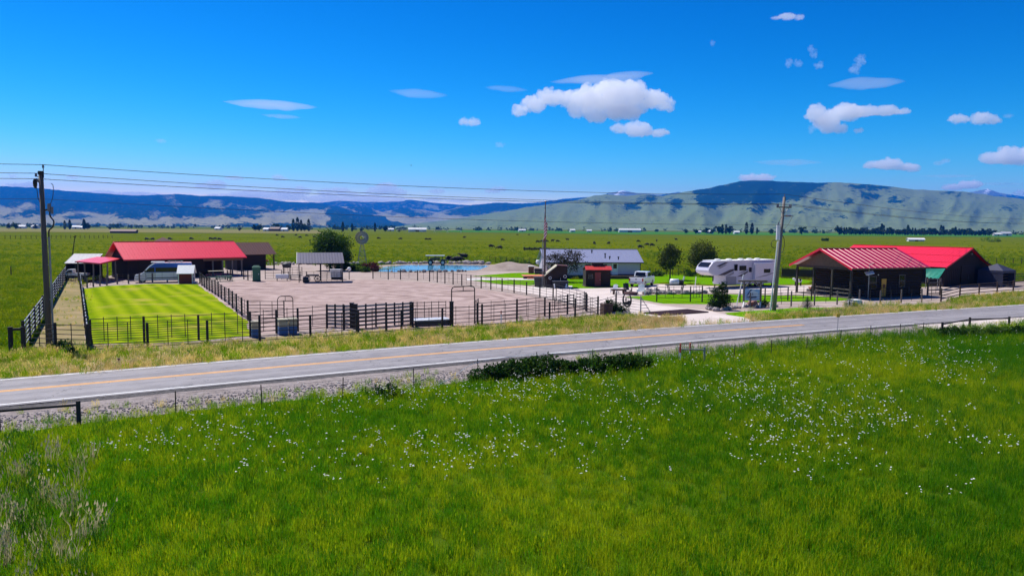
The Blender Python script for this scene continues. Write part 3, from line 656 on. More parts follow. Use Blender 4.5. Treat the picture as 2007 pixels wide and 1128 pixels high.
# ---- brown-roofed log building behind the barn
o3 = G(462, 530); th3 = R(42)
lb = thing('log_outbuilding', 'dark log outbuilding with a maroon roof beyond the open bay', 'outbuilding', o3, th3)
Lb, Db, eb, rb = 7.6, 6.4, 2.9, 4.9
MB().prism([(.4, .4, 0), (.4, Db - .4, 0), (.4, Db - .4, eb), (.4, Db / 2, rb - .15), (.4, .4, eb)], (Lb - 2.2, 0, 0)).build('wall', 'log_wall', lb)
slope(lb, (-.3, -.3, eb - .12), (Lb, -.3, eb - .12), (-.3, Db / 2, rb), 8, 'brown_roof', ribs=2, rh=.02)
slope(lb, (Lb, Db + .3, eb - .12), (-.3, Db + .3, eb - .12), (Lb, Db / 2, rb), 8, 'brown_roof', ribs=2, rh=.02)
for y in (.1, Db - .1):
    MB().bx(Lb - .5, Lb - .3, y - .1, y + .1, 0, eb).build('post', 'brown_wood', lb)
    MB().bar((Lb - .4, y, 1.9), (Lb - 1.2, y, eb - .1), .1, .1).build('brace', 'brown_wood', lb)
# ---- peaked brown roof showing above the ridge
gz = thing('gazebo', 'small dark gazebo whose peaked brown roof rises behind the barn ridge', 'gazebo', D(320, 500, 128).xy.to_3d(), R(20))
MB().add([(-4.4, -4.4, 3.6), (4.4, -4.4, 3.6), (4.4, 4.4, 3.6), (-4.4, 4.4, 3.6), (0, 0, 5.95), (-4.4, -4.4, 3.5), (4.4, -4.4, 3.5), (4.4, 4.4, 3.5), (-4.4, 4.4, 3.5)],
         [(0, 1, 4), (1, 2, 4), (2, 3, 4), (3, 0, 4), (0, 5, 6, 1), (1, 6, 7, 2), (2, 7, 8, 3), (3, 8, 5, 0), (8, 7, 6, 5)]).build('roof', 'brown_roof', gz)
for a in (-3.9, 3.9):
    for b in (-3.9, 3.9): MB().bx(a - .1, a + .1, b - .1, b + .1, 0, 3.5).build('post', 'brown_wood', gz)

# ---- open shelter by the arena
o4, th4, L4 = frame_px((585, 516), (672, 515.5), 2.75)
sh = thing('open_shelter', 'open-sided shelter with a dark slate metal roof at the head of the arena', 'shelter', o4, th4)
slope(sh, (-.2, -.3, 2.75), (L4 + .2, -.3, 2.75), (-.2, 4.3, 4.1), 8, 'shelter_roof', ribs=2)
MB().bar((-.22, -.32, 2.75), (-.22, 4.3, 4.1), .05, .14).build('barge_board', 'white_paint', sh)
for x in (.05, L4 / 2, L4 - .05):
    MB().tube((x, 0, 0), (x, 0, 2.78), .06).build('post', 'dark_steel', sh)
    MB().tube((x, 4, 0), (x, 4, 4.0), .06).build('post', 'dark_steel', sh)
MB().bar((0, 0, 2.72), (L4, 0, 2.72), .08, .12).build('beam', 'dark_steel', sh)
MB().bar((0, 4, 3.95), (L4, 4, 3.95), .08, .12).build('beam', 'dark_steel', sh)
# rail panels between the shelter posts
def rail_panel(label, a, b, h=1.45, rails=5, stays=3, m='dark_steel', name='corral_panel', cat='corral panel', r=.025, post=.05, z0=.15, group=None):
    a = Vector(a); b = Vector(b); t = thing(name, label, cat, a, 0, group); d = b - a
    for k in range(rails):
        z = z0 + (h - z0) * k / (rails - 1); MB().tube((0, 0, z), (d.x, d.y, z), r, n=6).build('rail', m, t)
    for k in range(stays + 2):
        q = d * (k / (stays + 1)); e = k in (0, stays + 1)
        MB().tube((q.x, q.y, 0 if e else z0), (q.x, q.y, h + (.08 if e else 0)), post if e else r * .9, n=6).build('upright' if e else 'stay', m, t)
    return t
ex = Vector((math.cos(th4), math.sin(th4), 0)); ey = Vector((-math.sin(th4), math.cos(th4), 0))
rail_panel('steel rail panel closing the near side of the open shelter', o4 + ex * (L4 / 2), o4 + ex * (L4 - .1), 1.35, 5, 3)
rail_panel('steel rail panel across the rear of the open shelter', o4 + ey * 4 + ex * .2, o4 + ey * 4 + ex * (L4 - .1), 1.35, 5, 5)

# ---- white house with blue-grey roof
o5, th5, L5 = frame_px((1066, 513), (1262, 513.5), 2.62)
hs = thing('ranch_house', 'single-storey white house with blue-grey metal roof and dark deck skirting', 'house', o5, th5)
D5, e5, r5 = 8.6, 2.62, 4.55
MB().prism([(.45, .45, .5), (.45, D5 - .45, .5), (.45, D5 - .45, e5), (.45, D5 / 2, r5 - .18), (.45, .45, e5)], (L5 - .9, 0, 0)).build('wall', 'siding', hs)
MB().bx(.5, L5 - .5, .5, D5 - .5, 0, .5).build('skirting', 'house_trim', hs)
slope(hs, (0, 0, e5 - .06), (L5, 0, e5 - .06), (0, D5 / 2, r5), 17, 'house_roof', ribs=2, rh=.012)
slope(hs, (L5, D5, e5 - .06), (0, D5, e5 - .06), (L5, D5 / 2, r5), 17, 'house_roof', ribs=2, rh=.012)
MB().bar((0, D5 / 2, r5 + .03), (L5, D5 / 2, r5 + .03), .3, .04).build('ridge_cap', 'house_roof', hs)
MB().bx(0, L5, -.06, 0, e5 - .2, e5 - .05).build('gutter', 'house_trim', hs)
MB().bx(L5 - .5, L5 - .40, .40, .5, 0, e5 - .1).build('corner_trim', 'house_trim', hs)
MB().bx(L5 - 6.3, L5 - .6, .38, .44, .52, .66).build('sill_board', 'house_trim', hs)
for k in range(14):    # lap siding boards on the wall that faces the yard
    z = .52 + k * .148; MB().add([(.46, .45, z), (L5 - .52, .45, z), (L5 - .52, .45, z + .146), (.46, .45, z + .146), (.46, .422, z), (L5 - .52, .422, z), (L5 - .52, .444, z + .146), (.46, .444, z + .146)],
        [(4, 5, 6, 7), (0, 1, 5, 4), (3, 2, 6, 7), (0, 4, 7, 3), (1, 2, 6, 5)]).build('siding_board', 'siding', hs)
xd = L5 * (1206 - 1066) / 196
dr = MB().bx(xd - .5, xd + .5, .34, .42, .55, 2.5).build('door', 'white_paint', hs); MB().bx(xd - .3, xd + .3, .325, .34, 1.55, 2.3).build('pane', 'glass', dr)
window(hs, L5 * .42, L5 * .42 + 1.5, 1.05, 2.25, .42, 'house_trim'); window(hs, L5 * .56, L5 * .56 + 1.2, 1.05, 2.25, .42, 'house_trim')
window(hs, 1.2, 2.6, 1.05, 2.25, .42, 'house_trim')
dk = thing('house_deck', 'dark low wooden deck along the white house wall', 'deck', o5 + Vector((math.cos(th5), math.sin(th5), 0)) * (L5 * .60), th5)
for k in range(11): MB().bx(k * .53, k * .53 + .51, -1.7, .32, .42, .5).build('plank', 'brown_wood', dk)
MB().bx(0, 5.8, -1.68, -1.6, 0, .42).build('skirt_board', 'brown_wood', dk)
MB().bx(4.0, 5.6, -2.3, -1.72, .0, .22).build('step', 'deck_orange', dk)
for (px, py, kk) in ((1186, 504, 0), (1195, 506, 1), (1212, 507, 2), (1160, 494, 3)):
    p = G(px, py, e5 + (513 - py) / 23 * (r5 - e5) + .05); v = thing('roof_vent', ['tall hooded flue on the blue-grey house roof', 'short dark vent pipe close beside the tall roof flue', 'short dark vent pipe low on the house roof, far from the flue', 'short dark vent pipe at the ridge of the blue-grey roof'][kk], 'vent', p - Vector((0, 0, .15)), 0, 'vents on the house roof'); kk = 1 if kk == 0 else 0
    MB().tube((0, 0, 0), (0, 0, .35 + .3 * kk), .09).build('pipe', 'dark_steel', v); MB().tube((0, 0, .35 + .3 * kk), (0, 0, .5 + .3 * kk), .15).build('cap', 'dark_steel', v)

# ---- small dark cabin with red door
o6 = G(1148, 562); th6 = R(3)
sc6 = mpp(o6); w6 = (1197 - 1148) * sc6
cb = thing('small_cabin', 'small dark cabin with a red door and a strip of red roof', 'cabin', o6, th6)
MB().bx(0, w6, 0, 2.6, .12, 2.45).build('wall', 'log_wall', cb)
MB().bx(-.1, w6 + .1, -.25, 2.7, 0, .12).build('base', 'brown_wood', cb)
for k in range(8): MB().add([(-.12 + k * (w6 + .24) / 8, -.45, 2.38), (-.12 + (k + .97) * (w6 + .24) / 8, -.45, 2.38), (-.12 + (k + .97) * (w6 + .24) / 8, .35, 2.85), (-.12 + k * (w6 + .24) / 8, .35, 2.85),
        (-.12 + k * (w6 + .24) / 8, -.45, 2.33), (-.12 + (k + .97) * (w6 + .24) / 8, -.45, 2.33), (-.12 + (k + .97) * (w6 + .24) / 8, .35, 2.78), (-.12 + k * (w6 + .24) / 8, .35, 2.78)],
        [(0, 1, 2, 3), (4, 5, 6, 7), (0, 1, 5, 4), (1, 2, 6, 5), (2, 3, 7, 6), (3, 0, 4, 7)]).build('roof_sheet', 'cabin_red', cb)
MB().prism([(-.1, .35, 2.82), (-.1, 2.8, 2.35), (-.1, 2.8, 2.28), (-.1, .35, 2.74)], (w6 + .2, 0, 0)).build('rear_roof', 'brown_roof', cb)
MB().bx(w6 * .26, w6 * .72, .4, 1.3, 2.6, 3.3).build('loft_box', 'log_wall', cb)
d6 = MB().bx(w6 * .36, w6 * .60, -.05, -.003, .14, 2.02).build('door', 'door_red', cb); MB().blob((w6 * .57, -.08, 1.0), .05, 1, 0).build('handle', 'rim', d6)
window(cb, w6 * .1, w6 * .28, 1.15, 1.75, 0, 'grey_wood', .05)

# ---- log cabin with ribbed red roof on the right
o7, th7, L7 = frame_px((1668, 523), (1815, 520.5), 3.75)
lc = thing('log_cabin', 'dark log cabin with a glinting ribbed red roof, corner porch and yellow door', 'cabin', o7, th7)
D7, e7, r7 = 9.2, 3.75, 5.75
px7 = 2.9
MB().prism([(px7, .5, 0), (px7, D7 - .5, 0), (px7, D7 - .5, e7 - .1), (px7, D7 / 2, r7 - .3), (px7, .5, e7 - .1)], (L7 - px7 - .25, 0, 0)).build('wall', 'log_wall', lc)
for k in range(12):    # log courses on the front wall
    z = .15 + k * .285; MB().tube((px7 - .12, .5, z), (L7 - .2, .5, z), .155, n=8).build('log', 'log_wall', lc)
for k in range(12):
    z = .15 + k * .285; MB().tube((px7, .4, z), (px7, D7 - .4, z), .15, n=8).build('log', 'log_wall', lc)
MB().prism([(.35, .3, e7 - .15), (.35, D7 - .3, e7 - .15), (.35, D7 / 2, r7 - .35)], (.14, 0, 0)).build('gable_boarding', 'trim_brown', lc)
MB().bx(.3, .52, .2, D7 - .2, e7 - .42, e7 - .16).build('tie_beam', 'brown_wood', lc)
for y in (.3, D7 * .34, D7 * .66, D7 - .3): MB().bx(.3, .52, y - .11, y + .11, .05, e7 - .42).build('porch_post', 'wood_post', lc)
MB().bx(.2, px7 - .2, .2, D7 - .2, .0, .12).build('porch_floor', 'grey_wood', lc)
for z in (.55, 1.0): MB().bx(.36, .46, .4, D7 * .62, z, z + .1).build('porch_rail', 'grey_wood', lc)
slope(lc, (-.25, -.4, e7 - .17), (L7 + .25, -.4, e7 - .17), (-.25, D7 / 2, r7), 14, 'red_roof_worn', ribs=1, rh=.05)
slope(lc, (L7 + .25, D7 + .4, e7 - .17), (-.25, D7 + .4, e7 - .17), (L7 + .25, D7 / 2, r7), 14, 'red_roof_worn', ribs=1, rh=.05)
MB().bar((-.27, D7 / 2, r7 + .05), (L7 + .27, D7 / 2, r7 + .05), .34, .05).build('ridge_cap', 'red_roof_worn', lc)
for yy in (-.42, D7 + .42): MB().bar((-.29, yy, e7 - .26), (-.29, D7 / 2, r7 - .06), .05, .24).build('barge_board', 'red_roof', lc)
MB().bx(-.25, L7 + .25, -.46, -.40, e7 - .3, e7 - .16).build('fascia', 'trim_brown', lc)
window(lc, px7 + .35, px7 + 1.55, 1.1, 2.6, .35, 'grey_wood'); window(lc, px7 + 5.2, px7 + 6.2, 1.2, 2.7, .35, 'grey_wood')
y7 = MB().bx(px7 + 2.35, px7 + 3.1, .27, .345, .12, 2.25).build('door', 'door_yellow', lc); y7['label'] = 'bright yellow door'
MB().bx(px7 + 2.58, px7 + 2.86, .255, .27, 1.2, 1.6).build('door_plaque', 'door_red', y7)
for k, x in enumerate((px7 + .1, px7 + 1.75)):
    l7 = MB().blob((x, .28, 2.75), .085, 1, 0).build('porch_lamp', 'white_paint', lc)
ex7 = Vector((math.cos(th7), math.sin(th7), 0)); ey7 = Vector((-math.sin(th7), math.cos(th7), 0))
# planter at the porch
pp = thing('flower_planter', 'wooden planter with orange flowers at the cabin porch', 'planter', G(1598, 572), th7)
MB().bx(-1.2, 1.2, -.3, .3, 0, .45).build('box', 'grey_wood', pp)
mb = MB()
for k in range(34): mb.blob((random.uniform(-1.1, 1.1), random.uniform(-.28, .28), .5 + random.uniform(0, .16)), random.uniform(.06, .13), 1, .3, k)
mb.build('flowers', 'deck_orange', pp)
for i, (px, py) in enumerate(((1616, 574), (1643, 577))):
    t = thing('round_table', ['small white-topped round table just outside the porch posts', 'small white-topped round table in front of the cabin window'][i], 'table', G(px, py))
    MB().tube((0, 0, .72), (0, 0, .78), .5, n=20).build('top', 'white_paint', t); MB().tube((0, 0, .03), (0, 0, .72), .05).build('stem', 'dark_steel', t); MB().tube((0, 0, 0), (0, 0, .04), .28, n=14).build('foot', 'dark_steel', t)
# ---- big red barn on the right
a = G(1853, 522, 2.95); th8 = R(30)
o8 = Vector((a.x, a.y, 0)); W8, L8, e8, r8 = 12.9, 19.0, 2.95, 5.55
bb = thing('big_barn', 'large black-walled barn with a plain bright red roof and a flared side', 'barn', o8, th8)
MB().prism([(.25, .3, 0), (W8 - .6, .3, 0), (W8 - .6, .3, e8 - .35), (W8 * .78, .3, e8 + .55), (W8 / 2, .3, r8 - .15), (.25, .3, e8 - .08)], (0, L8 - .6, 0)).build('wall', 'barn_wall', bb)
def slope2(parent, a, b, c, n, m, nm='roof_sheet', ribs=2, rh=.012): slope(parent, a, b, c, n, m, nm, ribs, rh)
slope2(bb, (-.2, L8 + .2, e8 - .14), (-.2, -.2, e8 - .14), (W8 / 2, L8 + .2, r8), 20, 'red_roof')
slope2(bb, (W8 * .78, -.2, e8 + .65), (W8 * .78, L8 + .2, e8 + .65), (W8 / 2, -.2, r8), 20, 'red_roof')
slope2(bb, (W8 + .3, -.2, e8 - .5), (W8 + .3, L8 + .2, e8 - .5), (W8 * .78, -.2, e8 + .65), 20, 'red_roof')
for t in (.42, .76):     # screw lines show as pale laps across the sheets
    p0 = Vector((W8 / 2, -.2, r8)).lerp(Vector((-.2, -.2, e8 - .14)), t); MB().bar(p0 + Vector((0, 0, .045)), p0 + Vector((0, L8 + .4, .045)), .09, .014).build('lap_strip', 'red_roof', bb)
MB().bar((W8 / 2, -.22, r8 + .04), (W8 / 2, L8 + .22, r8 + .04), .35, .05).build('ridge_cap', 'red_roof', bb)
MB().bar((-.22, -.23, e8 - .2), (W8 / 2, -.23, r8 - .05), .05, .2).build('barge_board', 'red_roof', bb)
MB().bar((W8 * .78, -.23, e8 + .58), (W8 / 2, -.23, r8 - .05), .05, .16).build('barge_board', 'barn_wall', bb)
MB().bar((W8 + .3, -.23, e8 - .57), (W8 * .78, -.23, e8 + .58), .05, .16).build('barge_board', 'barn_wall', bb)
d8 = MB().bx(W8 * .35, W8 * .62, .2, .29, .05, 2.9).build('sliding_door', 'log_wall', bb); MB().bx(W8 * .48, W8 * .50, .17, .2, .9, 1.6).build('handle', 'dark_steel', d8)
for k in range(26): MB().bx(.35 + k * .46, .39 + k * .46, .275, .30, .02, e8 - .4).build('wall_batten', 'barn_wall', bb)
MB().bx(W8 / 2 + .4, W8 / 2 + .6, .1, .3, r8 - 1.0, r8 - .8).build('flood_lamp', 'grey_steel', bb)
# green awning
g1 = [G(1815, 526, 2.75), G(1853, 526, 2.8), G(1838, 546, 1.55), G(1815, 543, 1.6)]
aw = thing('green_awning', 'green tarpaulin awning hung between cabin and big barn', 'awning', Vector((g1[0].x, g1[0].y, 0)))
q = [p - Vector((g1[0].x, g1[0].y, 0)) for p in g1]
mb = MB(); n = 10
for j in range(n + 1):
    for i in range(n + 1):
        p = q[0].lerp(q[1], i / n).lerp(q[3].lerp(q[2], i / n), j / n); p = p + Vector((0, 0, .10 * math.sin(i * 1.9 + j * .6) * (j / n) - .35 * math.sin(math.pi * j / n) * .3)); mb.v.append(tuple(p))
for j in range(n):
    for i in range(n): a_ = j * (n + 1) + i; mb.f.append((a_, a_ + 1, a_ + n + 2, a_ + n + 1))
k0 = len(mb.v); mb.v += [(x + .01, y + .01, z - .03) for x, y, z in mb.v[:k0]]; mb.f += [tuple(i + k0 for i in f)[::-1] for f in mb.f[:]]
mb.build('tarpaulin', 'green_tarp', aw, smooth=True)
for p in (q[2], q[3]): MB().tube((p.x, p.y, 0), p, .04).build('pole', 'grey_steel', aw)
# navy canopy tent beside the barn
ct = thing('canopy_tent', 'navy pop-up canopy with a peaked top beside the big barn', 'canopy', G(1952, 560), R(30))
mb = MB(); hw = 1.75
mb.add([(-hw, -hw, 2.35), (hw, -hw, 2.35), (hw, hw, 2.35), (-hw, hw, 2.35), (0, 0, 3.3), (-hw, -hw, 2.0), (hw, -hw, 2.0), (hw, hw, 2.0), (-hw, hw, 2.0)], [(0, 1, 4), (1, 2, 4), (2, 3, 4), (3, 0, 4), (0, 5, 6, 1), (1, 6, 7, 2), (2, 7, 8, 3), (3, 8, 5, 0)])
mb.build('canopy_top', 'navy_tarp', ct)
MB().bx(-hw + .03, -hw + .06, -hw, hw, .05, 2.1).build('side_curtain', 'navy_tarp', ct); MB().bx(-hw, hw, hw - .06, hw - .03, .05, 2.1).build('side_curtain', 'navy_tarp', ct); MB().bx(hw - .06, hw - .03, -hw, hw, .05, 2.1).build('side_curtain', 'navy_tarp', ct)
for sx in (-1, 1):
    for sy in (-1, 1): MB().tube((sx * (hw - .1), sy * (hw - .1), 0), (sx * (hw - .1), sy * (hw - .1), 2.3), .03).build('leg', 'grey_steel', ct)

# ---- garden shed with white roof
o9 = G(350, 556); th9 = R(14); s9 = mpp(o9)
gs = thing('garden_shed', 'little dark red garden shed with a white roof and white-framed door', 'shed', o9, th9)
w9, d9 = 1.75, 1.9
MB().prism([(0, 0, .05), (0, d9, .05), (0, d9, 1.5), (0, d9 / 2, 2.35), (0, 0, 1.5)], (w9, 0, 0)).build('wall', 'shed_red', gs)
for y0, y1 in ((-.22, d9 / 2), (d9 + .22, d9 / 2)):
    MB().prism([(-.2, y0, 1.36), (w9 + .25, y0, 1.36), (w9 + .25, y1, 2.46), (-.2, y1, 2.46)], (0, 0, .06)).build('roof_slope', 'white_paint', gs)
for y in (0.0, d9): MB().bx(w9 - .03, w9 + .05, y - .06, y + .08, .05, 1.5).build('corner_trim', 'white_paint', gs)
MB().bx(-.04, .06, -.04, .05, .05, 1.48).build('corner_trim', 'white_paint', gs)
d9o = MB().bx(w9 + .003, w9 + .05, .45, 1.4, .1, 1.85).build('door', 'barn_wall', gs)
MB().bx(w9 + .05, w9 + .08, .45, .57, .1, 1.85).bx(w9 + .05, w9 + .08, 1.28, 1.4, .1, 1.85).bx(w9 + .05, w9 + .08, .57, 1.28, 1.73, 1.85).bx(w9 + .05, w9 + .08, .57, 1.28, .9, 1.0).bx(w9 + .05, w9 + .08, .57, 1.28, .1, .22).build('door_frame', 'white_paint', d9o)

# ---- brown tool shed with a slanting roof beside the flagpole
t0 = G(1071, 564); th10 = R(2); s10 = mpp(t0)
ts = thing('tool_shed', 'dark tool shed with a steep one-sided tan roof next to the flagpole', 'shed', t0, th10)
wT = 41 * s10
MB().prism([(0, 0, .03), (wT, 0, .03), (wT, 0, 2.85), (wT * .45, 0, 2.85), (0, 0, 1.75)], (0, 2.4, 0)).build('wall', 'log_wall', ts)
MB().prism([(-.25, -.2, 1.6), (-.25, 2.6, 1.6), (wT * .5, 2.6, 2.98), (wT * .5, -.2, 2.98)], (0, 0, .08)).build('roof', 'sand_paint', ts)
MB().prism([(wT * .5, -.2, 2.98), (wT + .1, -.2, 2.9), (wT + .1, 2.6, 2.9), (wT * .5, 2.6, 2.98)], (0, 0, .07)).build('rear_roof', 'brown_roof', ts)
for x, z, r_ in ((.48, 1.35, .17), (wT - .32, 1.55, .19)):
    MB().pipe([(x + r_ * math.cos(t), -.03, z + r_ * math.sin(t)) for t in [i * math.pi / 8 for i in range(17)]], .035, 6).build('wall_wreath', 'white_metal', ts)

# ------------------------------------------------------------------ fences
post_cache = {}
def post_mesh(kind, r, h, m):
    k = (kind, round(r, 3), round(h, 2), m)
    if k not in post_cache:
        mb = MB()
        if kind == 'round': mb.pipe([(0, 0, -.1), (0, 0, h - .03), (0, 0, h)], [r, r * .96, r * .8], 9)
        else: mb.bx(-r, r, -r, r, -.1, h)
        post_cache[k] = mb.mesh('post', m)
    return post_cache[k]
def fence(label, pts, h=1.75, pr=.085, rails=(.35, .7, 1.05, 1.4, 1.72), rr=.028, pm='wood_post', rm='dark_steel', stays=2, sr=.018, group=None, name='rail_fence', jit=.06, kind='round'):
    t = thing(name, label, 'fence', (pts[0].x, pts[0].y, 0), 0, group); o = Vector((pts[0].x, pts[0].y, 0)); P = [Vector((p.x, p.y, 0)) - o for p in pts]
    for p in P:
        put('post', post_mesh(kind, pr, h, pm), t, p, random.uniform(0, 3), (1, 1, 1 + random.uniform(-jit, jit)))
    for z in rails:
        mb = MB(); mb.pipe([p + Vector((0, 0, z + random.uniform(-.008, .008))) for p in P], rr, 6); mb.build('rail', rm, t)
    if stays:
        st = post_mesh('stay', sr, rails[-1] - rails[0] + .04, rm)
        for a, b in zip(P, P[1:]):
            for k in range(stays):
                q = a.lerp(b, (k + 1) / (stays + 1)); put('stay', st, t, q + Vector((0, 0, rails[0] + .08)))
    return t
def between(a, b, n): return [a.lerp(b, i / n) for i in range(n + 1)]
R6 = (.28, .58, .88, 1.18, 1.48, 1.76)
fence('dark pipe fence running beside the road verge along the whole arena', GS([(173, 693), (290, 687), (407, 679), (509.5, 674), (608.5, 668), (699.5, 660), (787, 653), (867, 648), (944.6, 643), (1013, 637), (1077, 632), (1127, 628), (1171.6, 621)]), 1.85, .085, R6, .026, stays=2)
fence('dark pipe fence edging the striped lawn, just behind the road fence', GS([(178, 677), (283, 672), (389.6, 666), (491, 660)]), 1.75, .08, R6, .024, stays=3)
fence('dark pipe fence from lawn corner to the holding pens', GS([(491, 660), (542, 653), (584, 649), (641, 643)]), 1.8, .085, R6, .024, stays=1)
fence('dark pipe cross fence closing the dirt lane at the road', GS([(47, 688), (110, 691), (173, 693)]), 1.8, .09, R6, .026, stays=1)
a, b = G(47, 688), G(130, 546)
fence('tall grey pipe fence along the pasture side of the dirt lane', between(a, b, 15), 1.85, .09, (.3, .6, .9, 1.2, 1.5, 1.78), .035, rm='grey_steel', stays=1)
a, b = G(173, 693), G(158, 562)
fence('grey pipe fence between dirt lane and striped lawn', between(a, b, 13), 1.8, .085, (.3, .6, .9, 1.2, 1.5, 1.74), .03, rm='grey_steel', stays=1)
fence('fence of thick short posts along the barn side of the lawn', GS([(158, 565), (171, 564), (183, 562), (196, 560), (209.5, 559), (230, 556.5), (252, 556), (273.5, 555), (299, 554), (328, 553), (350, 553)]), 1.35, .10, (.3, .65, 1.0, 1.28), .022, pm='grey_wood', stays=1)
fence('closely posted fence between striped lawn and arena', GS([(392, 556), (396, 560), (400.7, 563.5), (405.5, 567), (410.5, 570), (416, 573.5), (422, 577), (428, 581.5), (434, 586), (441, 591), (449, 597), (456, 604), (463.7, 611), (474, 619), (486, 627)]), 1.65, .09, (.3, .6, .9, 1.2, 1.5), .02, stays=1)
fence('curving arena fence on the pond side, with evenly spaced posts', GS([(731, 546), (761, 547.6), (785, 547.5), (818.5, 550), (842, 551.5), (857, 553.5), (872, 555.5), (888, 557.5), (905, 559.5), (923, 562), (943, 565), (962, 567.5), (984, 570.5), (1007.5, 574), (1032, 578), (1058, 582.5), (1084, 588)]), 1.65, .08, (.25, .55, .85, 1.15, 1.42, 1.6), .02, stays=1)
fence('arena fence from the tall gate frame to the drive corner', GS([(936, 635), (1013, 628), (1067.6, 620), (1112, 616), (1148, 609)]), 1.85, .085, R6, .026, stays=2)
rail_panel('steel gate panel standing open at the drive corner of the arena', G(1090, 588), G(1145, 606), 1.7, 6, 3, r=.022, name='steel_gate', cat='gate')
rail_panel('leaning steel gate panel at the lawn corner of the arena', G(487, 627), G(557, 627), 1.6, 6, 2, r=.028, name='steel_gate', cat='gate')
rail_panel('low gate panel joining drive corner and arena fence', G(1087, 609), G(1124, 602), 1.25, 5, 1, r=.022, name='steel_gate', cat='gate')
fence('pipe fence leading from road fence to the horseshoe gate', GS([(1150, 610), (1171.6, 621), (1207, 609)]), 1.7, .08, R6[:-1], .024, stays=1)
# holding pens: heavy posts and boarded chute panels
def board_panel(label, a, b, h, n, m='dark_steel', gap=.5, posts=True, name='chute_panel', th=.05):
    a = Vector(a); b = Vector(b); d = b - a; t = thing(name, label, 'panel', a)
    for k in range(n):
        z = .25 + (h - .3) * k / (n - 1); MB().bar((0, 0, z), (d.x, d.y, z), th, gap * (h - .3) / (n - 1)).build('board', m, t)
    for q in (0, .33, .66, 1): p = d * q; MB().bx(p.x - .06, p.x + .06, p.y - .06, p.y + .06, -.05, h + .1).build('upright', 'dark_steel', t)
    return t
board_panel('grey boarded chute side nearest the lawn in the holding pens', G(641, 641), G(690, 641), 1.75, 6, 'grey_steel', .55)
board_panel('grey boarded chute side in the middle of the holding pens', G(697, 644), G(757, 638), 1.8, 6, 'grey_steel', .5)
board_panel('grey boarded chute side next to the loading chute', G(757, 638), G(806, 634), 1.75, 6, 'grey_steel', .5)
fence('inner pen fence behind the road fence in front of the chutes', GS([(674, 646), (702, 652), (757, 648), (806, 641)]), 1.85, .1, R6, .026, stays=1)
for i, (px, py) in enumerate(((690, 642), (697, 645), (807, 640), (885, 638))):
    t = thing('pen_post', ['heavy black post at the break in the chute sides', 'heavy black post standing against the middle chute side', 'broad black post at the lawn end of the loading ramp', 'broad black post under the tall pipe gate frame'][i], 'post', G(px, py))
    MB().bx(-.16, .16, -.1, .1, -.1, 1.95).build('timber', 'dark_steel', t); MB().bx(-.18, .18, -.12, .12, 1.95, 2.0).build('cap', 'dark_steel', t)
# loading ramp trailer
a, b = G(812, 640), G(884, 637); d = b - a
lr = thing('loading_ramp', 'low flat loading ramp with white deck between two broad black posts', 'ramp', a, math.atan2(d.y, d.x)); Ld = Vector((d.x, d.y)).length
MB().bx(0, Ld, 0, 1.6, .42, .50).build('deck', 'white_metal', lr); MB().bx(0, Ld, -.02, 0, .12, .42).build('skirt', 'plastic_dark', lr)
for k in range(5):
    z = .75 + k * .26; MB().tube((0, 1.55, z), (Ld, 1.55, z), .025, n=6).build('rail', 'dark_steel', lr)
for k in range(6): MB().tube((Ld * k / 5, 1.55, .45), (Ld * k / 5, 1.55, 1.85), .03, n=6).build('upright', 'dark_steel', lr)
for x in (.2, Ld - .2): MB().tube((x, .1, 0), (x, .1, .42), .06).tube((x, 1.5, 0), (x, 1.5, .42), .06).build('leg', 'dark_steel', lr)
# tall pipe gate frames
def gate_frame(label, a, b, h, r=.035):
    a = Vector(a); b = Vector(b); d = b - a; u = d.normalized(); t = thing('gate_hoop', label, 'gateway', a); c = .25
    MB().pipe([(0, 0, -.05), (0, 0, h - c), tuple(u * (c * .3) + Vector((0, 0, h - c * .3))), tuple(u * c + Vector((0, 0, h))), tuple(d - u * c + Vector((0, 0, h))), tuple(d - u * (c * .3) + Vector((0, 0, h - c * .3))), tuple(d + Vector((0, 0, h - c))), tuple(d + Vector((0, 0, -.05)))], r, 8).build('hoop', 'dark_steel', t)
    MB().tube(Vector((0, 0, h - .38)), d + Vector((0, 0, h - .38)), r * .8).build('cross_bar', 'dark_steel', t)
    MB().tube(d / 2 + Vector((0, 0, h - .38)), d / 2 + Vector((0, 0, h)), r * .7).build('strut', 'dark_steel', t)
gate_frame('tall black pipe gate frame with rounded top at the pens', G(885, 637), G(930, 634), 3.15, .045)
gate_frame('slender pipe gate frame standing near the stacked hive boxes', G(545, 652), G(575, 650), 2.75, .03)
rail_panel('narrow swing gate folded back beside the tall gate frame', G(931, 635), G(937, 632), 1.95, 6, 1, r=.025, name='steel_gate', cat='gate')
# barrels / boxes near the lawn corner
def stack_box(label, px, py, w, name='feed_box'):
    p = G(px, py); t = thing(name, label, 'box', p, R(25)); s = w * mpp(p)
    MB().bx(-s / 2, s / 2, 0, .8, 0, .62).build('lower_box', 'drum_blue', t, bevel=.02); MB().bx(-s / 2, s / 2, 0, .8, .63, 1.12).build('upper_box', 'sand_paint', t, bevel=.02); MB().bx(-s / 2 - .03, s / 2 + .03, -.03, .83, 1.12, 1.19).build('lid', 'sand_paint', t)
stack_box('small feed box of blue base and tan top at the lawn corner', 502, 662, 15)
stack_box('wide feed box of blue base and pale tan top inside the pens', 556, 657, 17)
stack_box('feed box with worn tan top touching the wide pale one', 575, 655.5, 15)

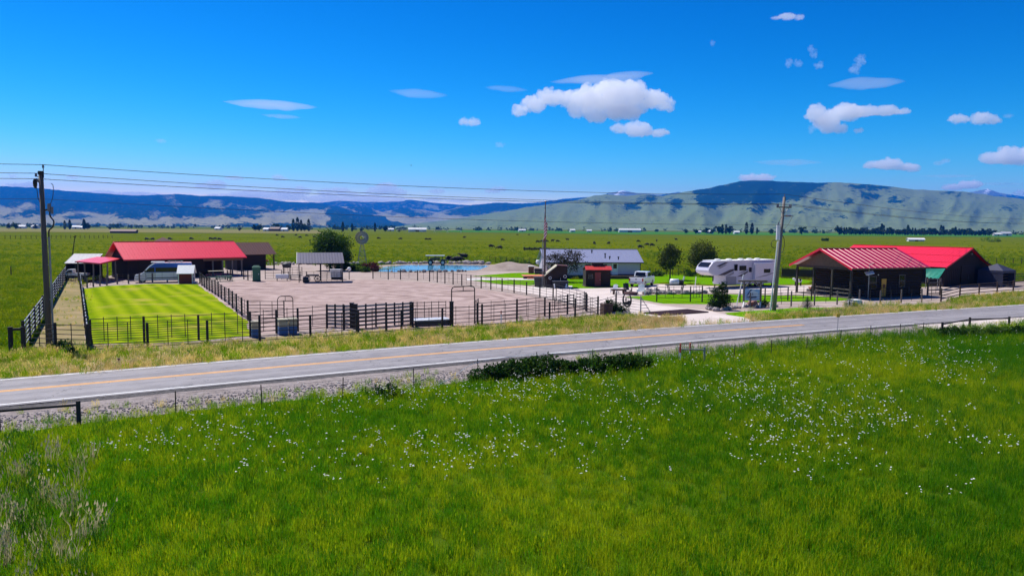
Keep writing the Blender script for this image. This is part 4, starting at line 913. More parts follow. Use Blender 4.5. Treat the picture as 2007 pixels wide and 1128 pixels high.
# horseshoe gate
a, b = G(1207, 607), G(1255, 613); d = b - a; hg = thing('drive_gate', 'swung-open grey pipe gate carrying a big horseshoe emblem', 'gate', a); u = d.normalized()
for k in range(6): z = .25 + k * .27; MB().tube((0, 0, z), tuple(d + Vector((0, 0, z))), .022, n=6).build('rail', 'grey_steel', hg)
for q in (0, 1): MB().tube(d * q, d * q + Vector((0, 0, 1.75 + (.1 if q == 0 else -.1))), .05 if q == 0 else .035).build('upright', 'dark_steel' if q == 0 else 'grey_steel', hg)
MB().tube(d * .5 + Vector((0, 0, .2)), d * .5 + Vector((0, 0, 1.6)), .02, n=6).build('upright', 'grey_steel', hg)
c = d * .48 + Vector((0, 0, 1.12)) - Vector((-u.y, u.x, 0)) * .08; rr_ = .56
pts = [c + u * (rr_ * .92 * math.cos(t)) + Vector((0, 0, rr_ * 1.15 * math.sin(t))) for t in [math.radians(118 + i * 304 / 24) for i in range(25)]]
em = MB().pipe(pts, [.05 + .05 * math.sin(math.pi * i / 24) for i in range(25)], 8).build('horseshoe', 'plastic_dark', hg)
mb = MB()    # horse and rider cut-out in the shoe
for (x, z, rx, rz) in ((-.16, -.28, .2, .12), (.1, -.25, .25, .13), (.28, -.12, .1, .09), (-.14, .02, .08, .16), (-.13, .2, .055, .055), (.0, -.42, .33, .07)):
    mb.blob(c + u * x + Vector((0, 0, z)), (rx, .03, rz), 2, .1, x)
mb.build('rider_silhouette', 'plastic_dark', em)
cw = thing('cattle_guard_wing', 'pale pipe wing with raking brace at the gravel end of the gate', 'wing panel', G(1256, 614))
e = G(1275, 613) - G(1256, 614)
for k in range(5): z = .2 + k * .3; MB().tube((0, 0, z), tuple(e * (1 - (k / 5) * .95) + Vector((0, 0, z))), .022, n=6).build('rail', 'grey_steel', cw)
MB().tube((0, 0, 1.5), tuple(e + Vector((0, 0, .05))), .03, n=6).build('brace', 'grey_steel', cw); MB().tube((0, 0, 0), (0, 0, 1.6), .04).build('upright', 'grey_steel', cw)
# cattle guard
cg = [G(1262, 614), G(1348, 607.5), G(1388, 612.5), G(1300, 619)]
o = cg[0].copy(); gd = thing('cattle_guard', 'rust-brown cattle guard grid set into the gravel drive', 'cattle guard', o)
P = [p - o for p in cg]
MB().prism([p + Vector((0, 0, .022)) for p in P], (0, 0, .006)).build('pit', 'plastic_dark', gd)
for k in range(15):
    t = k / 14; MB().tube(P[0].lerp(P[3], t) + Vector((0, 0, .085)), P[1].lerp(P[2], t) + Vector((0, 0, .085)), .055, n=6).build('bar', 'rust_steel', gd)
for t in (0, 1): MB().bar(P[0].lerp(P[1], t) + Vector((0, 0, .06)), P[3].lerp(P[2], t) + Vector((0, 0, .06)), .12, .1).build('end_beam', 'rust_steel', gd)

fence('black pipe fence panel beside the smoker grill, between drive and lawn', GS([(1287, 591), (1353, 591), (1376, 590)]), 1.7, .07, (.45, .85, 1.25, 1.6), .03, stays=3, pm='dark_steel')
fence('pipe fence crossing behind the entrance sign', GS([(1376, 592), (1450, 592), (1499, 591), (1544, 588.5), (1590, 588), (1627, 586.5), (1705, 584), (1744, 583.5), (1780, 581), (1817, 579), (1842, 578)]), 1.6, .075, (.3, .6, .9, 1.2, 1.5), .02, stays=2)
fence('grey-post wire fence along the lawn verge before the log cabin', GS([(1470, 603), (1512, 601), (1550.5, 600), (1596, 598.5), (1640.5, 597), (1684, 596.5), (1725, 596), (1766, 594), (1806, 593), (1844, 592)]), 1.6, .08, (.25, .55, .85, 1.15, 1.4), .012, pm='grey_wood', stays=1)
fence('brown wooden rail fence running past the big barn to the pasture', GS([(1844, 592), (1881, 582), (1918.6, 578), (1954, 575), (1985.6, 572), (2030, 568), (2090, 562)]), 1.5, .09, (.35, .75, 1.1, 1.4), .05, pm='brown_wood', rm='brown_wood', stays=0)
rail_panel('heavy grey timber gate between log cabin and big barn', G(1818, 578), G(1842, 577), 2.0, 5, 0, 'grey_wood', r=.06, post=.1, name='timber_gate', cat='gate')
fence('far corral of brown rails beyond the big barn', GS([(1963, 562), (1985, 558), (2010, 556), (2050, 553)]), 1.9, .09, (.4, .8, 1.2, 1.6), .055, pm='brown_wood', rm='brown_wood', stays=0)
fence('brown paling corral fence between motorhome trailer and cabin', between(G(1532, 545), G(1592, 547), 24), 1.75, .06, (.4, .9, 1.4), .05, pm='brown_wood', rm='brown_wood', stays=1, sr=.04)
fence('thin pasture fence behind the white house and trailer', between(G(1262, 541), G(1395, 540), 12) + between(G(1400, 540), G(1545, 541), 12), 1.35, .05, (.4, .8, 1.2), .012, stays=0)
fence('pasture fence beyond the pond and feed wagon', between(G(960, 514), G(1062, 519), 9), 1.4, .06, (.5, 1.0, 1.3), .025, stays=0)
fence('lone line of pasture posts outside the lane fence', [G(22, 541), G(85, 538), G(150, 536)], 1.5, .08, (1.0, 1.3), .006, stays=0)
fence('distant line of fence posts across the west pasture', between(G(10, 468), G(220, 467), 22), 1.9, .12, (.8, 1.7), .02, stays=0)
fence('distant post line across the east pasture', between(G(1590, 514), G(1640, 512), 5) + between(G(1850, 519), G(2050, 517), 12), 1.5, .08, (.7, 1.3), .012, stays=0)
rail_panel('pipe gate beside the green toilet booth', G(520, 547), G(552, 547), 1.35, 4, 1, name='steel_gate', cat='gate')
rail_panel('long pipe gate between toilet booth and picnic table', G(552, 546), G(566, 545.6), 1.0, 3, 0, name='steel_gate', cat='gate')
rail_panel('pipe gate running behind the picnic table to the shelter', G(555, 541), G(592, 541), 1.4, 4, 3, name='steel_gate', cat='gate')
fence('short dark fence in front of the barn open bay', GS([(446, 549), (452, 548.5), (478, 547), (486, 549), (500, 549)]), 1.45, .09, (.4, .8, 1.2), .025, stays=1)
rail_panel('panel beside the barn porch, at the head of the lane', G(132, 551), G(156, 556), 1.4, 4, 2, name='steel_gate', cat='gate')

# H-braces and wire fence in front of the road
def brace_set(label, pts, h, r, m='wood_post', rail=True, diag=False):
    t = thing('brace_fence', label, 'fence brace', pts[0]); o = pts[0]
    for p in pts: MB().pipe([p - o - Vector((0, 0, .15)), p - o + Vector((0, 0, h))], r, 10).build('post', m, t)
    for a, b in zip(pts, pts[1:]): MB().pipe([a - o + Vector((0, 0, h - .16)), b - o + Vector((0, 0, h - .16))], r * .62, 8).build('cross_rail', m, t)
    return t
brace_set('black timber brace of posts and rail below the gravel shoulder', [G(-3, 850), G(155, 836)], 1.05, .085)
brace_set('grey pipe brace standing with orange-tipped marker posts', [G(1331, 711), G(1380, 712)], 1.0, .06, 'grey_steel')
brace_set('long dark timber brace beside the gravel pull-out', [G(1846, 655), G(1900, 644), G(1977, 642)], .95, .09)
brace_set('dark double brace at the pasture corner beside the riser-cable power pole', [G(22, 690), G(47, 689)], 1.6, .14)
tp = []
for i, (bx, by, tyy) in enumerate(((345, 817, 777), (514, 803, 757), (671.5, 786, 745), (811, 765, 727), (937.6, 745, 718), (1053, 728, 702), (1162, 727, 698), (1259, 722, 687), (1437.5, 710, 672), (1511, 700, 668), (1581, 693, 659), (1646, 677, 650), (1707, 667, 641), (1765, 664, 640), (1808, 660, 633))):
    p = G(bx, by); h = (by - tyy) * mpp(p); tp.append(p)
wf = thing('wire_fence', 'thin steel post and wire fence along the meadow edge', 'fence', tp[0])
for p in tp:
    k = p - tp[0]; mb = MB(); mb.bx(-.022, .022, -.006, .006, -.1, 1.12).bx(-.005, .005, -.03, .006, -.1, 1.12)
    o_ = mb.build('post', 'dark_steel', wf, loc=k, rz=random.uniform(-.5, .5)); o_.rotation_euler.x = random.uniform(-.05, .05); o_.rotation_euler.y = random.uniform(-.05, .05)
allp = [G(155, 836)] + tp[:8] + [G(1331, 711), G(1380, 712)] + tp[8:] + [G(1846, 655)]
for z in (.45, .75, 1.02):
    mb = MB(); mb.pipe([p - tp[0] + Vector((0, 0, z + random.uniform(-.03, .03))) for p in allp], .004, 4); mb.build('wire', 'wire', wf)
cd = thing('fence_tape', 'loose white tape strung from post to post over the hedge', 'tape', G(830, 770))
cp = [G(830, 770) + Vector((0, 0, .05)), G(885, 757) + Vector((0, 0, .45)), G(937.6, 745) + Vector((0, 0, .98)), G(1053, 728) + Vector((0, 0, 1.0)), G(1162, 727) + Vector((0, 0, 1.02))]
MB().pipe([p - G(830, 770) for p in spline(cp, 6)], .012, 5).build('tape', 'cord_white', cd)
for i, (px, py, topy) in enumerate(((1333, 712, 672), (1352, 706, 671))):
    p = G(px, py); h = (py - topy) * mpp(p); t = thing('marker_post', ['orange and white marker post leaning on the pipe brace', 'orange and white marker post standing free inside the pipe brace'][i], 'marker post', p)
    MB().tube((0, 0, 0), (0, 0, h * .55), .045).build('white_shaft', 'white_paint', t); MB().tube((0, 0, h * .55), (0, 0, h), .05).build('orange_top', 'orange_paint', t)
p = G(982, 641); t = thing('marker_post', 'slim red-tipped white marker in front of the road fence', 'marker post', p); MB().tube((0, 0, 0), (0, 0, 1.05), .04).build('white_shaft', 'white_paint', t); MB().tube((0, 0, 1.05), (0, 0, 1.35), .043).build('red_top', 'tail_red', t)
p = G(1641, 660); t = thing('road_marker', 'thin roadside stake topped with a small yellow plate', 'road marker', p); MB().tube((0, 0, 0), (0, 0, 1.55), .02).build('stake', 'grey_steel', t); MB().bx(-.13, .13, -.02, .02, 1.5, 1.76).build('plate', 'sign_yellow', t)
p = G(234, 721); t = thing('verge_stub', 'rusty stub post in the verge grass', 'stub post', p); MB().tube((0, 0, 0), (0, 0, .5), .09, .07).build('stub', 'rust_steel', t); MB().tube((0, 0, .5), (0, 0, .56), .1, .08).build('cap', 'rust_steel', t)
for i, (px, py, lean) in enumerate(((1452, 588, .35), (1371, 565, .12))):
    t = thing('white_post', ['pale pole leaning against the entrance sign frame', 'short white pole on the drive by the trailer nose'][i], 'post', G(px - 9, py + (13 if i == 0 else 0))); h = [3.3, 1.55][i]
    MB().pipe([(0, 0, 0), (lean * h * .55, 0, h)], .055, 8).build('shaft', 'white_paint', t); MB().pipe([(lean * h * .55, 0, h), (lean * h * .56, 0, h + .06)], .06, 8).build('cap', 'white_paint', t)

# ------------------------------------------------------------------ power poles and lines
p1 = G(97, 685); p2 = G(1517, 608); p0 = Vector((-95, 22, 0)); p3 = Vector((141, 188, 0))
def z_at(base, py, px): q = D(px, py, base.y); return q.z
ln = (p2 - p1).normalized(); nn = Vector((-ln.y, ln.x, 0))
up1 = thing('power_pole', 'weathered power pole by the dirt lane with a riser cable', 'power pole', p1)
H1 = z_at(p1, 336, 94)
MB().pipe([(0, 0, -.3), (-.02, 0, H1 * .5), (-.06, 0, H1)], [.19, .16, .13], 14).build('shaft', 'pole_dark', up1, smooth=True)
MB().tube((-.06, .0, H1 - .2), (-.06, 0, H1 + .02), .17, n=12).build('pole_cap', 'dark_steel', up1)
pin = MB().tube((.1, 0, H1 - .4), (.1, 0, H1 + .25), .025).build('ridge_pin', 'dark_steel', up1); MB().tube((.1, 0, H1 + .22), (.1, 0, H1 + .42), .07, .05, 10).build('insulator', 'insulator', pin)
for k, (dx, z) in enumerate(((-.34, H1 - .28), (-.26, H1 - .62))):
    b_ = MB().bar((-.06, 0, z - .1), (dx, -.05, z - .02), .05, .05).build('bracket', 'dark_steel', up1); MB().tube((dx, -.05, z - .05), (dx, -.05, z + .16), .075, .055, 10).build('insulator', 'insulator', b_)
MB().blob((-.38, -.1, H1 - .75), (.13, .12, .32), 2, .08).build('cutout_fuse', 'dark_steel', up1)
MB().pipe([(-.3, -.1, H1 - 1.0), (-.24, -.1, H1 - 1.7), (-.16, 0, H1 - 2.0)], .02, 6).build('jumper_wire', 'wire', up1)
MB().pipe(spline([(.55, 0, H1 - .75), (.68, 0, H1 - .9), (.62, 0, H1 - 1.6), (.42, 0, H1 - 2.1)], 5), .018, 6).build('jumper_wire', 'wire', up1)
a_ = MB().bar((.05, 0, H1 - 2.45), (.5, 0, H1 - 2.3), .06, .08).build('arm', 'dark_steel', up1); MB().tube((.38, 0, H1 - 2.5), (.38, 0, H1 - 2.0), .11, n=10).build('surge_arrester', 'insulator', a_); MB().tube((.55, 0, H1 - 2.65), (.55, 0, H1 - 2.2), .07, n=10).build('surge_arrester', 'insulator', a_)
MB().pipe(spline([(.4, 0, H1 - 2.5), (.42, 0, H1 - 2.8), (.62, 0, H1 - 3.1), (.55, 0, H1 - 3.45), (.3, 0, H1 - 3.7), (.28, 0, H1 - 4.2)], 5), .045, 8).build('riser_cable', 'plastic_dark', up1)
MB().tube((.28, 0, 0), (.28, 0, H1 - 4.1), .06, n=10).build('conduit', 'grey_steel', up1)
for z in (1.2, 3.2, 5.4, H1 - 4.2): MB().bx(0, .32, -.04, .04, z, z + .06).build('strap', 'grey_steel', up1)
up2 = thing('power_pole', 'grey power pole with cross-arm, transformer and white conduit by the sign', 'power pole', p2)
H2 = z_at(p2, 386, 1530); lean = .62
def P2(z): return Vector((lean * z / H2, 0, z))
MB().pipe([P2(-.3), P2(H2 * .5), P2(H2)], [.20, .17, .13], 14).build('shaft', 'pole_wood', up2, smooth=True)
ca = P2(H2 - 1.0); w = .95
ar = MB().bar(ca - ln * w + Vector((0, -.14, 0)), ca + ln * w + Vector((0, -.14, 0)), .1, .12).build('cross_arm', 'grey_wood', up2)
for s_ in (-1, -.82, .8, 1): q = ca + ln * (w * s_ * .96) + Vector((0, -.14, .05)); MB().tube(q, q + Vector((0, 0, .24)), .075, .05, 10).build('insulator', 'insulator', ar)
for s_ in (-1, 1): MB().bar(ca + ln * (s_ * .65) + Vector((0, -.16, 0)), P2(H2 - 1.75) + Vector((0, -.14, 0)), .03, .05).build('arm_brace', 'grey_steel', up2)
MB().tube(P2(H2 - .05), P2(H2 + .28), .05, .04, 10).build('top_insulator', 'insulator', up2)
cb2 = P2(H2 - 1.85); MB().bar(cb2, cb2 + ln * 1.35 + Vector((0, -.1, 0)), .08, .09).build('lower_arm', 'grey_steel', up2); MB().tube(cb2 + ln * .4 + Vector((0, -.1, .02)), cb2 + ln * 1.0 + Vector((0, -.1, .02)), .09, n=10).build('line_clamp', 'insulator', up2)
MB().pipe(spline([cb2 + ln * 1.3, cb2 + ln * .8 + Vector((0, 0, -.8)), P2(H2 - 3.4)], 6), .015, 5).build('jumper_wire', 'wire', up2)
MB().pipe(spline([cb2 - ln * .1, cb2 - ln * .4 + Vector((0, 0, -.5)), cb2 - ln * .75 + Vector((0, 0, -1.1))], 6), .02, 5).build('jumper_wire', 'wire', up2)
c2 = P2(H2 - 4.2) - ln * .38 + Vector((0, -.1, 0)); tr_ = MB().tube(c2, c2 + Vector((0, 0, 1.45)), .2, n=14).build('transformer', 'white_metal', up2, smooth=False); MB().tube(c2 + Vector((0, 0, 1.45)), c2 + Vector((0, 0, 1.75)), .07, .05, 8).build('bushing', 'insulator', tr_)
lp_ = [c2 + Vector((-.0, 0, -.25)) + ln * (-.45 + .42 * math.cos(t)) + Vector((0, 0, -.15 + .38 * math.sin(t))) for t in [math.radians(60 + i * 24) for i in range(11)]]
MB().pipe(lp_, .03, 6).build('cable_loop', 'plastic_dark', up2)
lp_ = [P2(H2 - 4.1) + ln * (.1 + .38 * math.sin(t)) + Vector((0, -.1, -.5 + .85 * math.cos(t))) for t in [math.radians(i * 18) for i in range(11)]]
MB().pipe(lp_, .03, 6).build('cable_loop', 'plastic_dark', up2)
MB().tube(Vector((-.42, -.15, 0)), c2 + Vector((-.05, -.1, -.1)), .065, n=10).build('conduit', 'white_paint', up2)
for z in (1.0, 4.0): MB().bar(P2(z) - ln * .05, Vector((-.42 + .3 * z / 8, -.15, z)), .05, .06).build('strap', 'grey_steel', up2)
def wire(label, pts, sag, r=.018, group='power lines along the road'):
    t = thing('overhead_wire', label, 'wire', (pts[0].x, pts[0].y, 0), 0, group); o = Vector((pts[0].x, pts[0].y, 0))
    for (a, b), s in zip(zip(pts, pts[1:]), sag):
        MB().pipe([a.lerp(b, i / 24) - o - Vector((0, 0, s * 4 * (i / 24) * (1 - i / 24))) for i in range(25)], r, 5).build('span', 'wire', t)
zc = ca.z + .3
wire('topmost power line, joined to the pole-top pins', [p0 + Vector((0, 0, 12.3)), p1 + Vector((.1, 0, H1 + .42)), p2 + P2(H2 + .28), p3 + Vector((0, 0, 11.6))], [.5, .55, 1.2])
wire('middle power line, on the upper side bracket of the riser-cable pole', [p0 + Vector((-1, 0, 11.6)), p1 + Vector((-.34, -.05, H1 - .12)), p2 + ca - ln * .9 + Vector((0, -.14, .3)), p3 + Vector((-1, 0, 10.8))], [.5, .5, 1.2])
wire('lower power line, on the second side bracket of the riser-cable pole', [p0 + Vector((1, 0, 11.3)), p1 + Vector((-.26, -.05, H1 - .46)), p2 + ca + ln * .9 + Vector((0, -.14, .3)), p3 + Vector((1, 0, 10.8))], [.5, .5, 1.2])
wire('thin lowest cable strung between the poles below the power lines', [p0 + Vector((0, 0, 9.9)), p1 + Vector((.1, -.05, z_at(p1, 390, 95))), p2 + P2(z_at(p2, 440, 1523)), p3 + Vector((0, 0, 8.6))], [.4, .45, 1.0], .012)
bird = thing('bird', 'tiny dark bird in the empty sky', 'bird', D(806, 324, 160)); MB().blob((0, 0, 0), (.12, .25, .1), 2, .1).build('body', 'cow_black', bird); MB().add([(0, .1, .03), (.55, .05, .25), (.3, -.15, .12), (0, -.12, .03), (-.55, .05, .22), (-.3, -.15, .1)], [(0, 1, 2, 3), (0, 3, 5, 4)]).build('wings', 'cow_black', bird)

# ------------------------------------------------------------------ vehicles
def wheel(parent, c, r, w, axis=1):
    c = Vector(c); d = Vector((0, w / 2, 0)) if axis == 1 else Vector((w / 2, 0, 0))
    t = MB().pipe([c - d, c - d * .8, c + d * .8, c + d], [r * .9, r, r, r * .9], 20).build('wheel', 'tyre', parent)
    MB().pipe([c - d * 1.06, c + d * 1.06], r * .58, 14).build('rim', 'rim', t)
def body(name, prof, w, m, parent, y0=None, bevel=.06, inset=0., zin=1.):
    """side profile (x, z) swept across the width; corners above zin drawn in by inset"""
    y0 = -w / 2 if y0 is None else y0; n = len(prof); mb = MB()
    A = [(x, y0 + (inset if z > zin else 0), z) for x, z in prof]; B = [(x, y0 + w - (inset if z > zin else 0), z) for x, z in prof]
    mb.add(A + B, [tuple(range(n))[::-1], tuple(range(n, 2 * n))] + [(i, (i + 1) % n, (i + 1) % n + n, i + n) for i in range(n)])
    return mb.build(name, m, parent, bevel=bevel)
def panel(name, pts, y, t, m, parent):
    """flat plate on a side: outline (x, z) at y, thickness t"""
    return MB().prism([(x, y, z) for x, z in pts], (0, t, 0)).build(name, m, parent)

# long high-roof van: white below, blue above; nose along -x
pv = G(322, 552.5); van = thing('passenger_van', 'long high-roof van, white below and blue above, parked before the barn', 'van', pv, R(22))
vL = 3.65
body('body', [(-vL, .45), (-vL, .95), (-vL + .25, 1.12), (-vL + 1.0, 1.35), (-vL + 1.75, 2.25), (-vL + 2.25, 2.66), (-vL + 3.0, 2.78), (vL - .1, 2.78), (vL, 2.6), (vL, .45), (vL - .3, .32), (-vL + .3, .32)], 2.0, 'van_white', van, bevel=.09)
for s in (-1, 1):
    y = s * 1.003 - (.02 if s < 0 else 0)
    ys = s * .93 - (.02 if s < 0 else 0)
    panel('blue_band', [(-vL + 1.4, 1.42), (vL - .03, 1.42), (vL - .03, 2.68), (-vL + 2.6, 2.68), (-vL + 1.95, 2.2)], s * 1.002 - (.012 if s < 0 else 0), .012, 'van_blue', van)
    panel('side_glass', [(-vL + 2.65, 1.5), (vL - .25, 1.5), (vL - .25, 2.1), (-vL + 2.65, 2.1)], s * 1.004 - (.03 if s < 0 else 0), .03, 'glass', van)
    panel('door_glass', [(-vL + 1.3, 1.5), (-vL + 2.5, 1.5), (-vL + 2.5, 2.1), (-vL + 1.85, 2.1)], s * 1.004 - (.03 if s < 0 else 0), .03, 'glass', van)
    panel('sill_strip', [(-vL + 1.5, .62), (vL - 1.5, .62), (vL - 1.5, .72), (-vL + 1.5, .72)], y, .02, 'plastic_dark', van)
    for x in (-vL + 2.57, -.2, 1.3): panel('door_seam', [(x, .5), (x + .02, .5), (x + .02, 1.48), (x, 1.48)], y, .02, 'plastic_dark', van)
    m_ = MB().box((-vL + 1.35, s * 1.14, 1.62), (.14, .22, .32)).build('mirror', 'plastic_dark', van, bevel=.03)
    h_ = MB().box((-vL + .22, s * .74, 1.02), (.32, .34, .2)).build('headlight', 'head_lamp', van, bevel=.03)
    for x in (-vL + 1.0, vL - 1.45): wheel(van, (x, s * .86, .36), .36, .26)
MB().add([(-vL + 1.06, -.82, 1.42), (-vL + 1.06, .82, 1.42), (-vL + 1.80, .72, 2.24), (-vL + 1.80, -.72, 2.24), (-vL + 1.02, -.82, 1.46), (-vL + 1.02, .82, 1.46), (-vL + 1.76, .72, 2.28), (-vL + 1.76, -.72, 2.28)], [(0, 1, 2, 3), (4, 5, 6, 7), (0, 1, 5, 4), (1, 2, 6, 5), (2, 3, 7, 6), (3, 0, 4, 7)]).build('windscreen', 'glass', van)
MB().bx(-vL - .02, -vL + .1, -.5, .5, .72, 1.0).build('grille', 'plastic_dark', van); MB().bx(-vL - .06, -vL + .18, -.95, .95, .34, .6).build('bumper', 'white_metal', van, bevel=.04)
MB().bx(-1.6, .1, -.6, .6, 2.79, 2.9).build('roof_unit', 'white_metal', van, bevel=.04); rk = MB().bx(.5, 2.5, -.72, -.68, 2.92, 2.97).bx(.5, 2.5, .68, .72, 2.92, 2.97).build('roof_rack', 'grey_steel', van)
for x in (.7, 1.5, 2.3): MB().bx(x - .03, x + .03, -.72, .72, 2.79, 2.95).build('rack_bar', 'grey_steel', rk)
for s in (-1, 1): MB().bx(vL - .02, vL + .02, s * .88 - .08, s * .88 + .08, 1.1, 1.7).build('tail_light', 'tail_red', van)

# white pickup seen from behind
pk = G(1258, 560); pick = thing('pickup_truck', 'white crew-cab pickup parked nose away on the drive', 'pickup', pk, R(64))
body('cab_and_bed', [(-2.85, .55), (-2.85, 1.28), (-2.8, 1.32), (-.78, 1.34), (2.85, 1.28), (2.95, 1.15), (2.95, .55), (2.6, .42), (-2.5, .42)], 2.05, 'car_white', pick, bevel=.07)
body('cabin', [(-.80, 1.3), (-.55, 2.02), (.9, 2.05), (1.75, 1.3)], 1.86, 'car_white', pick, bevel=.06, inset=.02, zin=1.8)
MB().add([(-.835, -.74, 1.42), (-.835, .74, 1.42), (-.64, .66, 1.95), (-.64, -.66, 1.95), (-.86, -.74, 1.42), (-.86, .74, 1.42), (-.665, .66, 1.95), (-.665, -.66, 1.95)], [(0, 1, 2, 3), (4, 5, 6, 7), (0, 1, 5, 4), (1, 2, 6, 5), (2, 3, 7, 6), (3, 0, 4, 7)]).build('rear_glass', 'glass', pick)
MB().add([(1.74, -.8, 1.36), (1.74, .8, 1.36), (.98, .68, 2.0), (.98, -.68, 2.0), (1.78, -.8, 1.38), (1.78, .8, 1.38), (1.02, .68, 2.02), (1.02, -.68, 2.02)], [(0, 1, 2, 3), (4, 5, 6, 7), (0, 1, 5, 4), (1, 2, 6, 5), (2, 3, 7, 6), (3, 0, 4, 7)]).build('windscreen', 'glass', pick)
MB().bx(-2.7, -.9, -.85, .85, 1.20, 1.36).build('bed_liner', 'plastic_dark', pick)
tg = MB().bx(-2.90, -2.852, -.82, .82, .72, 1.3).build('tailgate', 'car_white', pick, bevel=.02); MB().bx(-2.925, -2.902, -.12, .12, 1.05, 1.15).build('handle', 'plastic_dark', tg)
bp_ = MB().bx(-3.08, -2.86, -1.0, 1.0, .5, .70).build('rear_bumper', 'rim', pick, bevel=.03); MB().bx(-3.10, -3.082, -.16, .16, .54, .68).build('number_plate', 'plastic_dark', bp_)
for s in (-1, 1):
    MB().bx(-2.90, -2.82, s * .93 - .09, s * .93 + .09, .82, 1.25).build('tail_light', 'tail_red', pick)
    panel('door_glass', [(-.45, 1.4), (.35, 1.4), (.35, 1.92), (-.35, 1.92)], s * .932 - (.03 if s < 0 else 0), .03, 'glass', pick); panel('door_glass', [(.42, 1.4), (1.4, 1.4), (.85, 1.92), (.42, 1.92)], s * .932 - (.03 if s < 0 else 0), .03, 'glass', pick)
    MB().box((1.25, s * 1.2, 1.5), (.12, .28, .26)).build('mirror', 'plastic_dark', pick, bevel=.03)
    for x in (-1.75, 1.9): wheel(pick, (x, s * .9, .42), .42, .28)
    MB().bx(2.86, 2.97, s * .78 - .2, s * .78 + .2, .9, 1.12).build('headlight', 'head_lamp', pick)

# fifth-wheel camping trailer, nose to the left
pr0 = G(1390, 566); rL = 12.6
rv = thing('camping_trailer', 'large white fifth-wheel camping trailer with dark swooshes', 'trailer', pr0 + Vector((math.cos(R(30)), math.sin(R(30)), 0)) * 0.2, R(30))
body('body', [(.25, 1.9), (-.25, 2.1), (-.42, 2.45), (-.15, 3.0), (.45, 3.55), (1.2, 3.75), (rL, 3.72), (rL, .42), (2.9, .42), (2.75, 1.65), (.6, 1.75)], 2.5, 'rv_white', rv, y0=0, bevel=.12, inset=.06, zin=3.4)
panel('front_skirt', [(2.92, .4), (4.8, .4), (4.8, 1.55), (2.80, 1.6)], -.03, .03, 'rv_grey', rv)
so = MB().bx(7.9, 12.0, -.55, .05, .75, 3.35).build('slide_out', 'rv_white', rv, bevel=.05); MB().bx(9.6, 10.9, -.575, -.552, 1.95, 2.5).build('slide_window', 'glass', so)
so2 = MB().bx(4.4, 5.0, -.03, .0, 2.35, 3.2).build('window', 'glass', rv)
panel('window', [(5.4, 2.35), (6.7, 2.35), (6.7, 3.0), (5.4, 3.0)], -.03, .028, 'glass', rv)
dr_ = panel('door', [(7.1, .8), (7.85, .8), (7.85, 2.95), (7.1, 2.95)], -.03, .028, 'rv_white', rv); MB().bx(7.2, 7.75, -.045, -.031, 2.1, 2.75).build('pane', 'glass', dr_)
for pts, m_ in (([(1.3, 1.78), (2.6, 1.78), (4.3, 2.35), (4.3, 2.6), (3.6, 2.5)], 'rv_dark'), ([(2.7, 1.66), (3.6, 1.66), (4.35, 1.95), (4.35, 2.25)], 'rv_grey'), ([(4.9, 1.5), (6.0, 1.55), (7.05, 2.1), (7.05, 2.25)], 'rv_dark'), ([(5.2, 1.95), (6.2, 2.05), (7.05, 2.4), (7.05, 2.5)], 'rv_grey'),
                ([(1.0, 3.0), (2.6, 3.5), (3.2, 3.52), (1.6, 2.95)], 'rv_dark'), ([(1.3, 2.75), (2.7, 3.2), (3.0, 3.2), (1.7, 2.7)], 'rv_grey')): panel('swoosh', pts, -.012, .011, m_, rv)
panel('swoosh', [(7.95, 1.3), (10.2, 1.5), (11.95, 1.95), (11.95, 2.05), (10.0, 1.7)], -.562, .011, 'rv_grey', rv)
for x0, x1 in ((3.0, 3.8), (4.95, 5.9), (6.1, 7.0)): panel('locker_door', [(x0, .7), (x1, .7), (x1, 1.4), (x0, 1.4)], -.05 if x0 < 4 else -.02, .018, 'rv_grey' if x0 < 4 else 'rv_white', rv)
MB().prism([(.40, .3, 3.44), (.40, 2.2, 3.44), (-.16, 2.2, 2.92), (-.16, .3, 2.92)], (-.10, 0, .10)).build('nose_window', 'glass', rv)
for x in (2.4, 4.6, 6.9, 8.6, 10.2): MB().pipe([(x, 1.25, 3.7), (x, 1.25, 3.9), (x, 1.25, 3.96)], [.45, .42, .25], 14).build('roof_unit', 'white_paint', rv)
MB().bx(.9, rL, -.02, 2.52, 3.70, 3.77).build('roof_edge', 'white_paint', rv)
for x in (9.0, 10.0):
    for y in (.2, 2.3): wheel(rv, (x, y, .4), .4, .26)
for x in (3.1, 12.2): MB().bx(x - .05, x + .05, .2, .3, 0, .6).bx(x - .05, x + .05, 2.2, 2.3, 0, .6).build('jack', 'dark_steel', rv)
MB().tube((1.7, 1.25, .9), (1.7, 1.25, 1.8), .09).build('king_pin', 'dark_steel', rv)
MB().bx(7.15, 7.8, -.6, -.03, .28, .34).bx(7.15, 7.8, -.85, -.5, .0, .06).build('step', 'dark_steel', rv)

# smoker grill on a cart
q = G(1324, 572); sm = thing('smoker_grill', 'barrel smoker grill with silver drum on a dark cart', 'grill', q, R(5))
MB().bx(-1.3, 1.25, -.4, .4, .85, .95).build('table', 'plastic_dark', sm); MB().pipe([(-.75, 0, 1.3), (-.68, 0, 1.3), (.32, 0, 1.3), (.38, 0, 1.3)], [.2, .38, .38, .2], 18).build('drum', 'white_metal', sm, smooth=True)
MB().pipe([(.38, 0, 1.25), (.42, 0, 1.25), (.95, 0, 1.25), (1.0, 0, 1.25)], [.2, .3, .3, .2], 16).build('fire_box', 'plastic_dark', sm); MB().tube((.95, 0, 1.4), (1.1, 0, 2.0), .09).build('chimney', 'white_metal', sm)
for x in (-1.0, .95):
    for y in (-.3, .3): MB().bar((x, y, .85), (x + (.2 if x < 0 else -.2), y, 0), .09, .09).build('leg', 'plastic_dark', sm)
